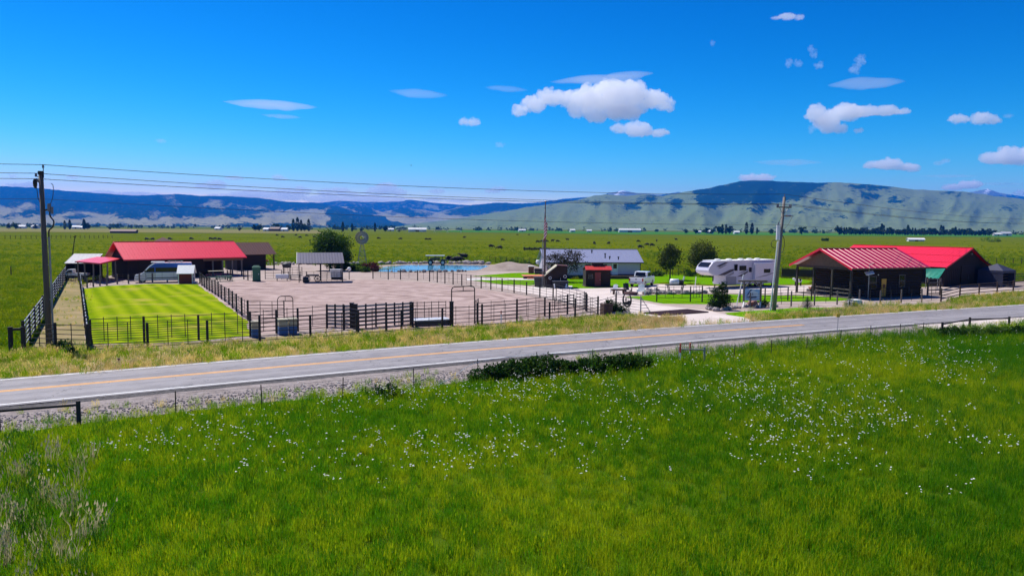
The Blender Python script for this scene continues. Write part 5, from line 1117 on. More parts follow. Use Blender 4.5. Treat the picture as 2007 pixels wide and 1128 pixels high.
MB().bx(-.6, .5, -.3, .3, .2, .26).build('shelf', 'cabin_red', sm)

# ------------------------------------------------------------------ yard things
# green portable toilet
q = G(503, 551); pt_ = thing('portable_toilet', 'dark green portable toilet booth standing by the arena', 'toilet', q, R(20))
MB().bx(-.55, .55, -.55, .55, .1, 2.05).build('cabin', 'green_plastic', pt_, bevel=.06); MB().add([(-.6, -.6, 2.02), (.6, -.6, 2.02), (.6, .6, 2.02), (-.6, .6, 2.02), (-.35, -.35, 2.28), (.35, -.35, 2.28), (.35, .35, 2.28), (-.35, .35, 2.28)], [(0, 3, 2, 1), (4, 5, 6, 7), (0, 1, 5, 4), (1, 2, 6, 5), (2, 3, 7, 6), (3, 0, 4, 7)]).build('roof', 'green_plastic', pt_)
dt = MB().bx(-.42, .42, -.6, -.552, .18, 1.9).build('door', 'green_plastic', pt_); MB().bx(.26, .34, -.63, -.602, 1.0, 1.15).build('latch', 'white_paint', dt); MB().bx(-.6, .6, -.6, .6, 0, .1).build('skid', 'plastic_dark', pt_)
# picnic tables
def picnic(label, q, rz, m, L=1.8):
    t = thing('picnic_table', label, 'picnic table', q, rz)
    for k in range(5): MB().bx(-L / 2, L / 2, -.38 + k * .155, -.235 + k * .155, .72, .76).build('top_board', m, t)
    for s in (-1, 1):
        for k in range(2): MB().bx(-L / 2, L / 2, s * .72 - .14 + k * .145, s * .72 - .005 + k * .145, .43, .47).build('bench_board', m, t)
    for x in (-L / 2 + .25, L / 2 - .25):
        MB().bx(x - .03, x + .03, -.85, .85, .38, .43).build('bench_beam', m, t); MB().bx(x - .03, x + .03, -.38, .38, .67, .72).build('top_beam', m, t)
        for s in (-1, 1): MB().bar((x + .05, s * .25, .7), (x + .05, s * .68, 0), .05, .09).build('leg', m, t)
picnic('dark wooden picnic table beside the open shelter', G(578, 548), R(10), 'plastic_dark')
picnic('green picnic table beside the lawn fence', G(440, 551), R(40), 'green_plastic', 2.2)
bn = thing('green_bench', 'long low green bench in front of the barn open bay', 'bench', G(424, 548), R(38))
MB().bx(-1.6, 1.6, -.2, .2, .42, .47).build('seat', 'green_plastic', bn); [MB().bx(x - .04, x + .04, -.18, .18, 0, .42).build('leg', 'dark_steel', bn) for x in (-1.3, 0, 1.3)]
ct2 = thing('folding_canopy', 'low tan camp table under the barn eave by the lawn fence', 'table', G(424, 546), R(38))
MB().bx(-1.1, 1.1, -.45, .45, 1.15, 1.2).build('top', 'sand_paint', ct2); [MB().tube((x, y, 0), (x, y, 1.15), .035).build('leg', 'dark_steel', ct2) for x in (-1, 1) for y in (-.4, .4)]
ct2.name = 'camp_table'
gr = thing('barbecue_grill', 'black covered barbecue on a stand behind the picnic table', 'barbecue', G(563, 546)); MB().blob((0, 0, 2.05), (.75, .45, .42), 2, .1).build('hood', 'plastic_dark', gr); MB().bx(-.55, .55, -.35, .35, 1.7, 1.85).build('tray', 'plastic_dark', gr)
[MB().tube((x, y, 0), (x, y, 1.75), .04).build('leg', 'dark_steel', gr) for x in (-.45, .45) for y in (-.3, .3)]
wb = thing('watering_trough', 'pale water trough beside the barbecue', 'trough', G(553, 550), R(15)); MB().bx(-.9, .9, -.3, .3, .35, .95).build('tank', 'white_metal', wb, bevel=.05); [MB().bx(x - .05, x + .05, -.25, .25, 0, .36).build('foot', 'dark_steel', wb) for x in (-.7, .7)]
# old wagon wheel and cart under the shelter
cq = o4 + ex * 1.9 + ey * 1.6; ct3 = thing('handcart', 'black metal cart with spoked wheels under the shelter', 'cart', cq, th4)
MB().bx(-.9, .9, -.4, .4, .85, 1.05).build('bed', 'dark_steel', ct3); MB().bx(-.9, -.8, -.4, .4, 1.05, 1.5).build('headboard', 'dark_steel', ct3)
for x, y in ((-.75, -.45), (.7, -.45), (-.75, .45), (.7, .45)):
    w_ = MB().pipe([(x + .42 * math.cos(t), y, .45 + .42 * math.sin(t)) for t in [i * math.pi / 8 for i in range(17)]], .035, 6).build('wheel', 'dark_steel', ct3)
    for k in range(4): t = k * math.pi / 4; MB().tube((x - .42 * math.cos(t), y, .45 - .42 * math.sin(t)), (x + .42 * math.cos(t), y, .45 + .42 * math.sin(t)), .018, n=5).build('spoke', 'dark_steel', w_)
hb = thing('hay_bale', 'dark wrapped bale at the foot of the shelter post', 'bale', o4 + ex * .9 + Vector((0, .2, 0)), th4); MB().pipe([(-.4, 0, .42), (-.36, 0, .42), (.36, 0, .42), (.4, 0, .42)], [.36, .42, .42, .36], 16).build('wrap', 'plastic_dark', hb); MB().pipe([(-.41, 0, .42), (.41, 0, .42)], .2, 12).build('core', 'hay', hb)
sb_ = thing('storage_bin', 'white lidded bin standing behind the shelter', 'bin', o4 + ex * (L4 * .9) + ey * 6.5, th4); MB().bx(-.9, .9, -.5, .5, .3, 1.4).build('bin', 'white_metal', sb_, bevel=.05); MB().bx(-.95, .95, -.55, .55, 1.4, 1.52).build('lid', 'white_metal', sb_); MB().bx(-.8, .8, -.4, .4, 0, .3).build('skid', 'dark_steel', sb_)
lt = thing('lantern_post', 'short post with a round white lamp beside the shelter', 'lamp post', o4 + ex * (L4 + 1.2) + ey * 5.5); MB().tube((0, 0, 0), (0, 0, 1.4), .06).build('post', 'dark_steel', lt); MB().blob((0, 0, 1.6), .3, 2, 0).build('globe', 'white_paint', lt, smooth=True)
rb_ = thing('red_flatbed', 'low red flatbed trailer beyond the log outbuilding', 'trailer', G(508, 516.5), R(8)); MB().bx(-1.9, 1.9, -.8, .8, .55, .72).build('deck', 'boat_red', rb_); MB().bx(-1.9, 1.9, -.82, -.78, .72, .85).build('side_rail', 'boat_red', rb_); [wheel(rb_, (x, y, .32), .32, .22) for x in (-.4, .45) for y in (-.75, .75)]
ym = thing('yellow_tractor', 'yellow tractor partly hidden behind the barn ridge', 'tractor', D(268, 500, 122).xy.to_3d(), R(10))
MB().bx(-1.8, 1.0, -.5, .5, 2.6, 3.4).build('hood', 'yellow_machine', ym, bevel=.1); MB().bx(1.0, 2.3, -.7, .7, 2.4, 4.6).build('cab', 'glass', ym, bevel=.08); MB().bx(.9, 2.4, -.75, .75, 4.6, 4.75).build('cab_roof', 'yellow_machine', ym); MB().bx(-1.8, 2.3, -.6, .6, 1.4, 2.62).build('chassis', 'dark_steel', ym)
for x, r_ in ((-1.3, 1.0), (1.5, 1.5)):
    for y in (-.95, .95): wheel(ym, (x, y, r_), r_, .5)
# pale boat-like skiff at the lane head
wh = thing('stock_tank', 'old white pickup cab shell standing by the metal shed', 'truck shell', G(138, 549), R(15))
wh.name = 'truck_shell'
body('shell', [(-1.1, .7), (-1.05, 1.0), (-.5, 1.05), (-.1, 1.6), (.55, 1.62), (.6, 1.05), (2.4, 1.0), (2.4, .7)], 1.5, 'car_white', wh, bevel=.05); panel('side_glass', [(-.35, 1.1), (.45, 1.1), (.45, 1.5), (0, 1.5)], -.77, .02, 'glass', wh); [wheel(wh, (x, y, .36), .36, .22) for x in (-.6, 1.6) for y in (-.62, .62)]
MB().bx(-1.0, 2.3, -.6, .6, .4, .72).build('chassis', 'plastic_dark', wh)

# windmill
wq = G(710, 516.5); wm = thing('windmill', 'grey steel farm windmill on a lattice tower', 'windmill', wq, R(8)); Hw = (516.5 - 467) * mpp(wq)
for sx in (-1, 1):
    for sy in (-1, 1): MB().tube((sx * .95, sy * .95, 0), (sx * .08, sy * .08, Hw), .05, n=6).build('tower_leg', 'grey_steel', wm)
for k in range(1, 6):
    z = Hw * k / 6; e_ = .95 + (.08 - .95) * k / 6
    MB().pipe([(-e_, -e_, z), (e_, -e_, z), (e_, e_, z), (-e_, e_, z), (-e_, -e_, z)], .028, 5).build('girt', 'grey_steel', wm)
    z0 = Hw * (k - 1) / 6; e0 = .95 + (.08 - .95) * (k - 1) / 6
    for s in (-1, 1): MB().tube((-e0, s * e0, z0), (e_, s * e_, z), .02, n=5).tube((e0, s * e0, z0), (-e_, s * e_, z), .02, n=5).build('cross_brace', 'grey_steel', wm)
hubz = Hw + .15; rw = 13 * mpp(wq)
MB().tube((0, -.55, hubz), (0, .3, hubz), .12).build('hub', 'dark_steel', wm)
bl = MB().add([(rw * .28, -.05, -.07), (rw, -.06, -.21), (rw, .10, .21), (rw * .28, .05, .07)], [(0, 1, 2, 3)]); k_ = len(bl.v); bl.v += [(x, y - .02, z) for x, y, z in bl.v[:k_]]; bl.f += [(7, 6, 5, 4), (0, 1, 5, 4), (1, 2, 6, 5), (2, 3, 7, 6), (3, 0, 4, 7)]
bmesh_blade = bl.mesh('blade', 'grey_steel')
for k in range(18): put('blade', bmesh_blade, wm, mx=Matrix.Translation((0, -.5, hubz)) @ Matrix.Rotation(k * 2 * math.pi / 18, 4, 'Y'))
for rr_ in (rw * .45, rw * .85): MB().pipe([(rr_ * math.cos(t), -.5, hubz + rr_ * math.sin(t)) for t in [i * math.pi / 12 for i in range(25)]], .025, 5).build('wheel_ring', 'dark_steel', wm)
MB().prism([(.02, .3, hubz - .05), (.02, 1.2, hubz - .45), (.02, 2.0, hubz - .5), (.02, 2.0, hubz + .5), (.02, 1.2, hubz + .45), (.02, .3, hubz + .05)], (-.04, 0, 0)).build('tail_vane', 'grey_steel', wm)

# flagpole and flag
fq = G(1067, 563); fp = thing('flagpole', 'tall dark flagpole on the concrete pad', 'flagpole', fq); Hf = (563 - 396) * mpp(fq)
MB().pipe([(0, 0, 0), (0, 0, 6.4)], .17, 12).build('lower_mast', 'pole_dark', fp); MB().pipe([(0, 0, 6.4), (.02, 0, Hf)], [.1, .06], 10).build('upper_mast', 'pole_dark', fp); MB().tube((-.3, 0, 0), (-.3, 0, 6.6), .045).build('halyard_pipe', 'grey_steel', fp)
MB().blob((.02, 0, Hf + .08), .11, 2, 0).build('finial', 'rim', fp)
def flag_mat():
    m = bpy.data.materials.new('flag_stripes'); m.use_nodes = True; nt = m.node_tree; N = nt.nodes; L = nt.links; b = N['Principled BSDF']; b.inputs['Roughness'].default_value = .8
    at = N.new('ShaderNodeAttribute'); at.attribute_name = 'cloth'; sx = N.new('ShaderNodeSeparateXYZ'); L.new(at.outputs['Vector'], sx.inputs[0])
    mu = N.new('ShaderNodeMath'); mu.operation = 'MULTIPLY'; mu.inputs[1].default_value = 6.5; L.new(sx.outputs['Y'], mu.inputs[0]); fr = N.new('ShaderNodeMath'); fr.operation = 'FRACT'; L.new(mu.outputs[0], fr.inputs[0])
    gt = N.new('ShaderNodeMath'); gt.operation = 'GREATER_THAN'; gt.inputs[1].default_value = .5; L.new(fr.outputs[0], gt.inputs[0])
    mx = N.new('ShaderNodeMixRGB'); mx.inputs[1].default_value = (.32, .02, .035, 1); mx.inputs[2].default_value = (.70, .66, .66, 1); L.new(gt.outputs[0], mx.inputs[0])
    c1 = N.new('ShaderNodeMath'); c1.operation = 'LESS_THAN'; c1.inputs[1].default_value = .4; L.new(sx.outputs['X'], c1.inputs[0]); c2_ = N.new('ShaderNodeMath'); c2_.operation = 'GREATER_THAN'; c2_.inputs[1].default_value = .46; L.new(sx.outputs['Y'], c2_.inputs[0])
    an = N.new('ShaderNodeMath'); an.operation = 'MULTIPLY'; L.new(c1.outputs[0], an.inputs[0]); L.new(c2_.outputs[0], an.inputs[1])
    vo = N.new('ShaderNodeTexVoronoi'); vo.inputs['Scale'].default_value = 18; L.new(at.outputs['Vector'], vo.inputs['Vector']); sp = N.new('ShaderNodeMath'); sp.operation = 'LESS_THAN'; sp.inputs[1].default_value = .22; L.new(vo.outputs['Distance'], sp.inputs[0])
    bc = N.new('ShaderNodeMixRGB'); bc.inputs[1].default_value = (.012, .02, .11, 1); bc.inputs[2].default_value = (.6, .6, .65, 1); L.new(sp.outputs[0], bc.inputs[0])
    m2 = N.new('ShaderNodeMixRGB'); L.new(an.outputs[0], m2.inputs[0]); L.new(mx.outputs[0], m2.inputs[1]); L.new(bc.outputs[0], m2.inputs[2]); L.new(m2.outputs[0], b.inputs['Base Color']); M['flag_stripes'] = m
flag_mat()
fg = thing('flag', 'limp striped flag with starred blue corner hanging on the flagpole', 'flag', fq + Vector((0, -.08, 0)))
mb = MB(); nu, nv = 26, 18; cl = []; ftop = Hf - 1.0
for j in range(nv + 1):
    for i in range(nu + 1):
        u, v = i / nu, j / nv      # u along the fly, v up the hoist; the fly has dropped into folds
        drop = u ** .8 * 2.6; x = -.08 - .28 * math.sin(u * 9 + v * 2.2) * (1 - .3 * v) * u ** .5 + .2 * u; y = -.22 * math.cos(u * 9 + v * 1.4) * u ** .5 - .05
        mb.v.append((x, y, ftop - (1 - v) * 1.9 - drop * (.75 + .25 * (1 - v)))); cl.append((u, v, 0))
for j in range(nv):
    for i in range(nu): a_ = j * (nu + 1) + i; mb.f.append((a_, a_ + 1, a_ + nu + 2, a_ + nu + 1))
me = mb.mesh('cloth', 'flag_stripes', smooth=True); at_ = me.attributes.new('cloth', 'FLOAT_VECTOR', 'POINT')
for i, c_ in enumerate(cl): at_.data[i].vector = c_
put('cloth', me, fg); MB().tube((-.05, -.05, ftop - 1.95), (-.05, -.05, ftop), .02).build('hoist_rope', 'white_paint', fg)

# bin, deck, fireplace, tank
q = G(1056, 562); bi = thing('trash_bin', 'big dark wheeled trash bin on the concrete pad', 'bin', q); MB().add([(-.55, -.45, .1), (.55, -.45, .1), (.55, .45, .1), (-.55, .45, .1), (-.66, -.55, 1.25), (.66, -.55, 1.25), (.66, .55, 1.25), (-.66, .55, 1.25)], [(0, 3, 2, 1), (4, 5, 6, 7), (0, 1, 5, 4), (1, 2, 6, 5), (2, 3, 7, 6), (3, 0, 4, 7)]).build('body', 'plastic_dark', bi, bevel=.04); MB().bx(-.7, .7, -.6, .6, 1.25, 1.33).build('lid', 'plastic_dark', bi, bevel=.03); [wheel(bi, (x, .35, .15), .15, .1) for x in (-.45, .45)]
q = G(1045, 546); dk2 = thing('red_deck', 'low orange-red timber deck beside the lawn', 'deck', q, R(4))
for k in range(12): MB().bx(-1.6 + k * .36, -1.26 + k * .36, -.5, 3.4, .38, .45).build('plank', 'deck_orange', dk2)
MB().bx(-1.6, 2.7, -.48, -.42, 0, .38).build('skirt', 'brown_wood', dk2); MB().bx(-1.0, .2, -1.1, -.5, 0, .2).build('step', 'deck_orange', dk2)
q = G(1041, 541); ch = thing('brick_fireplace', 'square brick outdoor fireplace with pale cap on the red deck', 'fireplace', Vector((q.x, q.y, .45)), R(4))
MB().bx(-.40, .40, -.30, .40, 0, 1.15).build('core', 'stone', ch)
for r_ in range(7):
    for k in range(4): MB().bx(-.44 + k * .22 + (.05 if r_ % 2 else 0), -.24 + k * .22 + (.05 if r_ % 2 else 0) * .6, -.34, -.30, r_ * .16 + .01, r_ * .16 + .15).build('brick', 'brick', ch)
    for k in range(3): MB().bx(-.44, -.40, -.28 + k * .23, -.07 + k * .23, r_ * .16 + .01, r_ * .16 + .15).build('brick', 'brick', ch)
MB().bx(-.5, .5, -.4, .5, 1.15, 1.25).build('cap', 'white_paint', ch)
q = G(1048, 543); bsf = thing('outdoor_sofa', 'low dark sofa on the red deck', 'sofa', Vector((q.x + 1.3, q.y + 1.2, .45)), R(4)); MB().bx(-1.3, 1.3, -.4, .4, 0, .42).build('seat', 'plastic_dark', bsf, bevel=.05); MB().bx(-1.3, 1.3, .3, .5, .42, .9).build('backrest', 'plastic_dark', bsf, bevel=.05)
q = G(1059, 525); pt2 = thing('propane_tank', 'white propane tank on legs at the house corner', 'tank', q, R(10)); MB().pipe([(-.9, 0, 1.2), (-.75, 0, 1.2), (-.45, 0, 1.2), (1.5, 0, 1.2), (1.8, 0, 1.2), (1.95, 0, 1.2)], [.15, .48, .62, .62, .48, .15], 18).build('tank', 'white_paint', pt2, smooth=True); [MB().bx(x - .08, x + .08, -.4, .4, 0, .75).build('leg', 'dark_steel', pt2) for x in (-.2, 1.2)]; MB().tube((.5, 0, 1.8), (.5, 0, 1.98), .14).build('valve_dome', 'white_metal', pt2)
q = G(1098, 564.5); cbn = thing('grill_cabinet', 'black outdoor kitchen cabinet in front of the tool shed', 'cabinet', q, R(2)); MB().bx(-1.05, 1.05, -.35, .35, .08, .95).build('cabinet', 'plastic_dark', cbn); MB().bx(-1.1, 1.1, -.4, .4, .95, 1.02).build('worktop', 'grey_steel', cbn); [MB().bx(x - .06, x + .06, -.37, -.352, .1, .9).build('door_edge', 'dark_steel', cbn) for x in (-.5, .0, .5)]; MB().pipe([(.02, 0, 1.02), (.02, 0, 1.28), (.02, -.15, 1.38), (.02, -.28, 1.3)], .035, 6).build('tap', 'rim', cbn)
for i, (px, py) in enumerate(((1086, 565.5), (1110, 565))):
    g_ = thing('garden_ornament', ['pale garden figure at the flagpole end of the outdoor kitchen', 'pale garden figure at the cabin end of the outdoor kitchen'][i], 'ornament', G(px, py)); MB().blob((0, 0, .2), (.17, .14, .22), 2, .15, i).build('base', 'white_paint', g_); MB().blob((.02, 0, .5), (.11, .1, .14), 2, .1, i).build('head', 'white_paint', g_)
# fire pit circle
q = G(1233, 577); fpq = thing('fire_pit', 'rusty ring fire pit on the gravel', 'fire pit', G(1236, 577.5)); MB().pipe([(.72 * math.cos(t), .72 * math.sin(t), .2) for t in [i * math.pi / 10 for i in range(21)]], .16, 8).build('ring', 'rust_steel', fpq); MB().tube((0, 0, .02), (0, 0, .12), .6, n=18).build('ash_bed', 'plastic_dark', fpq)
tb = thing('log_bench', 'rough brown log bench beside the fire pit', 'bench', G(1212, 577), R(6)); MB().bx(-.85, .85, -.28, .28, .5, .68).build('seat', 'brown_wood', tb, bevel=.03); [MB().tube((x, y, 0), (x * .9, y * .8, .5), .08).build('leg', 'brown_wood', tb) for x in (-.6, .65) for y in (-.2, .2)]; MB().bx(.8, .95, -.25, .25, .1, .75).build('end_board', 'grey_wood', tb)
def chair(label, q, rz, m, s=1.):
    t = thing('lawn_chair', label, 'chair', q, rz); t.scale = (s, s, s)
    for k in range(5): MB().bar((-.3 + k * .13, .1, .3), (-.3 + k * .13, .42, 1.12 - abs(k - 2.3) * .04), .12, .025).build('back_slat', m, t)
    for k in range(4): MB().bx(-.33, .33, -.45 + k * .14, -.33 + k * .14, .36 - k * .02, .39 - k * .02).build('seat_slat', m, t)
    for s_ in (-1, 1):
        MB().bx(s_ * .42 - .07, s_ * .42 + .07, -.5, .3, .56, .59).build('arm_rest', m, t); MB().bx(s_ * .40 - .05, s_ * .40 + .05, -.45, -.38, 0, .56).build('leg', m, t); MB().bar((s_ * .38, -.35, .33), (s_ * .38, .55, .02), .05, .1).build('leg', m, t)
chair('white slatted lawn chair at the fire pit', G(1257, 577), R(-15), 'white_paint', 1.15)
chair('black slatted lawn chair behind the fire pit', G(1229, 573.5), R(10), 'plastic_dark', 1.1)
chair('weathered pale chair beside the log bench', G(1205, 573.5), R(-30), 'white_metal', .95)
# rubble heaps and border stones, each stone a thing of the border group
rock_me = []
for i in range(5):
    rock_me.append(MB().blob((0, 0, .12), (.22, .17, .15), 2, .28, i + 1, flat=-.1).mesh('rock', 'rubble'))
rock_lt = [MB().blob((0, 0, .12), (.22, .17, .15), 2, .28, i + 11, flat=-.1).mesh('rock', 'stone') for i in range(4)]
def rocks(label, spots, meshes, group, smin, smax):
    for (px, py) in spots:
        o = put('rock', random.choice(meshes), None, G(px, py), random.uniform(0, 6), random.uniform(smin, smax)); tag(o, label, 'rock', group)
rocks('grey rubble stone in the heap between fire pit and smoker', [(random.uniform(1262, 1288), random.uniform(571, 577)) for _ in range(34)], rock_me, 'rubble by the fire pit', 1.0, 1.9)
rocks('grey rubble stone in the row under the smoker grill', [(1288 + k * 2.35 + random.uniform(-1, 1), 575.5 + random.uniform(-1.3, 1.3) - k * .01) for k in range(42)], rock_me, 'rubble under the smoker', .8, 1.6)
rocks('pale border stone under the horseshoe gate shrub', [(1196 + k * 2.9, 617 + random.uniform(-1, 1)) for k in range(13)], rock_lt, 'stones under the gate shrub', .8, 1.4)
rocks('pale border stone at the foot of the big juniper', [(1388 + k * 3.2, 606.5 + 2.5 * math.sin(k * .25) + random.uniform(-.8, .8)) for k in range(20)], rock_lt, 'stones round the juniper', .8, 1.5)
rocks('pale rock on the far pond rim', [(745 + k * 6.5 + random.uniform(-2, 2), 518.2 - 1.2 * math.sin(k / 34 * 3.14) + random.uniform(-.4, .4)) for k in range(34)], rock_lt, 'rocks on the far pond rim', 1.6, 3.2)
rocks('dark rock on the near pond rim', [(770 + k * 9 + random.uniform(-3, 3), 533.3 - .0085 * max(0, k * 9 - 60) + random.uniform(-.4, .3)) for k in range(17)], rock_me, 'rocks on the near pond rim', 1.0, 2.0)
rocks('pale boulder behind the barn yard fence', [(498 + k * 7, 518 + random.uniform(-.6, .6)) for k in range(30)], rock_lt, 'boulders edging the yard', 1.0, 2.4)
rocks('stone scattered beneath the entrance sign', [(1462 + random.uniform(0, 60), 602 + random.uniform(-1, 2)) for _ in range(14)], rock_lt, 'stones by the entrance sign', .6, 1.2)
# entrance sign
s0, s1 = G(1457, 602), G(1490, 602); d = s1 - s0; sg = thing('entrance_sign', 'blue and white mountain sign hung in a grey timber frame', 'sign', s0, math.atan2(d.y, d.x)); Ls = Vector((d.x, d.y)).length; Hs = 52 * mpp(s0)
for x in (0, Ls): MB().pipe([(x, 0, -.1), (x, 0, Hs)], .10, 10).build('post', 'grey_wood', sg)
MB().pipe([(-.65, 0, Hs), (Ls + .65, 0, Hs)], .11, 10).build('top_beam', 'grey_wood', sg)
MB().bar((0, 0, Hs - .75), (.7, 0, Hs - .06), .09, .09).build('brace', 'grey_wood', sg); MB().bar((Ls, 0, Hs - .75), (Ls - .7, 0, Hs - .06), .09, .09).build('brace', 'grey_wood', sg)
for x in (0, Ls): MB().bar((x, -.1, .5), (x - .25, -.5, 0), .12, .3).build('foot_stay', 'white_paint', sg)
mat('sign_blue', (.25, .45, .78), .5, c2=(.50, .62, .82), scale=1.6)
mat('sign_ink', (.012, .03, .14), .5, var=0)
mat('sign_pale', (.66, .72, .85), .5, var=.05)
zb, zt = Hs - 2.0, Hs - .82
bd = MB().bx(.12, Ls - .12, -.03, .03, zb, zt).build('board', 'sign_blue', sg)
cx_ = Ls / 2; wv_ = Ls - .5
MB().prism([(.25, -.04, zb + .45), (cx_ - .25, -.04, zt - .12), (cx_ - .12, -.04, zt - .22), (cx_ + .08, -.04, zt - .08), (cx_ + .3, -.04, zt - .25), (Ls - .3, -.04, zt - .35), (Ls - .25, -.04, zb + .45)], (0, .008, 0)).build('mountain_emblem', 'sign_pale', bd)
MB().prism([(.22, -.045, zb + .42), (cx_ - .22, -.045, zt - .06), (cx_ - .02, -.045, zt - .06), (cx_ - .3, -.045, zt - .35), (.5, -.045, zb + .62)], (0, .004, 0)).build('emblem_shade', 'sign_ink', bd)
MB().tube((cx_, -.05, zb + .55), (cx_, -.05, zt - .4), .022).tube((cx_ - .14, -.05, zt - .55), (cx_ + .14, -.05, zt - .55), .022).build('emblem_mark', 'sign_ink', bd)
for i, (x, z, w_) in enumerate(((.42, .33, .3), (.74, .36, .12), (.9, .33, .16), (1.15, .3, .10), (1.32, .32, .13), (1.5, .33, .16), (1.72, .34, .16))):
    x *= wv_ / 1.85
    MB().pipe(spline([(x, -.045, zb + z - .08), (x + w_ * .3, -.045, zb + z + .12), (x + w_ * .55, -.045, zb + z - .06), (x + w_, -.045, zb + z + .05)], 4), .022, 5).build('script_stroke', 'sign_ink', bd)
q = G(1475, 601); rk_ = put('rock', MB().blob((0, 0, .35), (.55, .4, .45), 3, .22, 5, flat=-.35).mesh('boulder', 'red_rock'), None, q); tag(rk_, 'big reddish boulder beneath the entrance sign', 'boulder'); rk_.name = 'boulder'
q = G(1675, 599); ub = thing('utility_box', 'white ground utility box in the verge lawn', 'utility box', q, R(20)); MB().bx(-.6, .55, -.4, .4, 0, .62).build('box', 'white_paint', ub, bevel=.05); MB().bx(-.62, .57, -.42, .42, .62, .68).build('lid', 'white_paint', ub, bevel=.02); MB().bx(.56, .75, -.3, .3, 0, .5).build('dark_vent', 'plastic_dark', ub)
q = G(1701, 585); sl_ = thing('solar_lamp', 'solar yard lamp on a thin pole before the log cabin', 'lamp', q); MB().tube((0, 0, 0), (0, 0, 3.9), .05).build('pole', 'grey_steel', sl_); MB().pipe([(0, 0, 3.9), (.05, -.1, 4.1), (.3, -.25, 4.15)], .035, 6).build('arm', 'grey_steel', sl_); MB().add([(-.5, -.4, 2.75), (.45, -.4, 2.95), (.5, .2, 3.25), (-.45, .2, 3.05), (-.5, -.4, 2.82), (.45, -.4, 3.02), (.5, .2, 3.32), (-.45, .2, 3.12)], [(0, 3, 2, 1), (4, 5, 6, 7), (0, 1, 5, 4), (1, 2, 6, 5), (2, 3, 7, 6), (3, 0, 4, 7)]).build('solar_panel', 'solar_white', sl_); MB().box((.35, -.28, 4.12), (.3, .16, .07)).build('lamp_head', 'dark_steel', sl_)
q = G(1564, 560); gt_ = thing('goat_statue', 'small black and white calf statue on the lawn by the corral', 'statue', q, R(180)); MB().blob((0, 0, .75), (.55, .24, .3), 2, .08).build('body', 'white_paint', gt_); MB().blob((.62, 0, 1.0), (.22, .13, .17), 2, .05).build('head', 'white_paint', gt_); MB().blob((-.2, 0, .82), (.25, .26, .25), 2, .1).build('dark_patch', 'cow_black', gt_); [MB().tube((x, y, 0), (x, y, .6), .06).build('leg', 'cow_black', gt_) for x in (-.38, .38) for y in (-.12, .12)]
gt_.name = 'calf_statue'
q = G(1200, 617); wbx = thing('wooden_crate', 'dark brown wooden crate beside the horseshoe gate shrub', 'crate', G(1188, 617), R(20)); [MB().bx(-.45, .45, -.45, -.41, .04 + k * .27, .29 + k * .27).build('slat', 'brown_wood', wbx) for k in range(4)]; MB().bx(-.43, .43, -.40, .43, 0, 1.05).build('box', 'brown_wood', wbx)
# feed wagon at the pond
q = G(853, 519); fw = thing('feed_wagon', 'dark hay feeder wagon with pale roof on the far pond bank', 'feeder', q, R(4)); mw = mpp(q)
MB().bx(-1.6, 2.6, -.9, .9, 1.05, 1.15).build('bed', 'dark_steel', fw); MB().bx(-2.0, 2.0, -1.0, 1.0, 1.95, 2.05).build('roof', 'white_metal', fw); [MB().tube((x, y, 1.1), (x, y, 1.95), .05).build('post', 'dark_steel', fw) for x in (-1.5, 0, 1.5) for y in (-.8, .8)]; MB().blob((.1, 0, 1.35), (1.2, .6, .35), 2, .2).build('hay', 'hay', fw); [wheel(fw, (x, y, .55), .55, .25) for x in (-1.0, 1.6) for y in (-.85, .85)]

# ------------------------------------------------------------------ trees and shrubs
def leaf_cloud(mb, c, r, n, ls, seed=0, shell=.55, flat=1.):
    """leaf-sized quads, gathered in clumps, filling an ellipsoid"""
    rnd = random.Random(seed); c = Vector(c); rr = r if hasattr(r, '__len__') else (r, r, r)
    ncl = max(4, n // 26)
    cl = []
    for _ in range(ncl):
        d = Vector((rnd.gauss(0, 1), rnd.gauss(0, 1), rnd.gauss(0, 1))).normalized(); k = shell + (1 - shell) * rnd.random() ** .6
        k *= 1 + .35 * noise.noise(d * 1.9 + Vector((seed, 0, 0)))
        cl.append(Vector((d.x * rr[0] * k, d.y * rr[1] * k, d.z * rr[2] * k)))
    for i in range(n):
        q = rnd.choice(cl); cr = min(rr) * .26
        p = c + q + Vector((rnd.gauss(0, cr), rnd.gauss(0, cr), rnd.gauss(0, cr * .8)))
        a = Vector((rnd.gauss(0, 1), rnd.gauss(0, 1), rnd.gauss(0, .7))).normalized(); b = a.orthogonal(); b = Quaternion(a, rnd.uniform(0, 6.28)) @ b; e = a.cross(b)
        s = ls * rnd.uniform(.6, 1.3)
        mb.add([p - b * s, p + e * s * .45, p + b * s, p - e * s * .45], [(0, 1, 2, 3)])
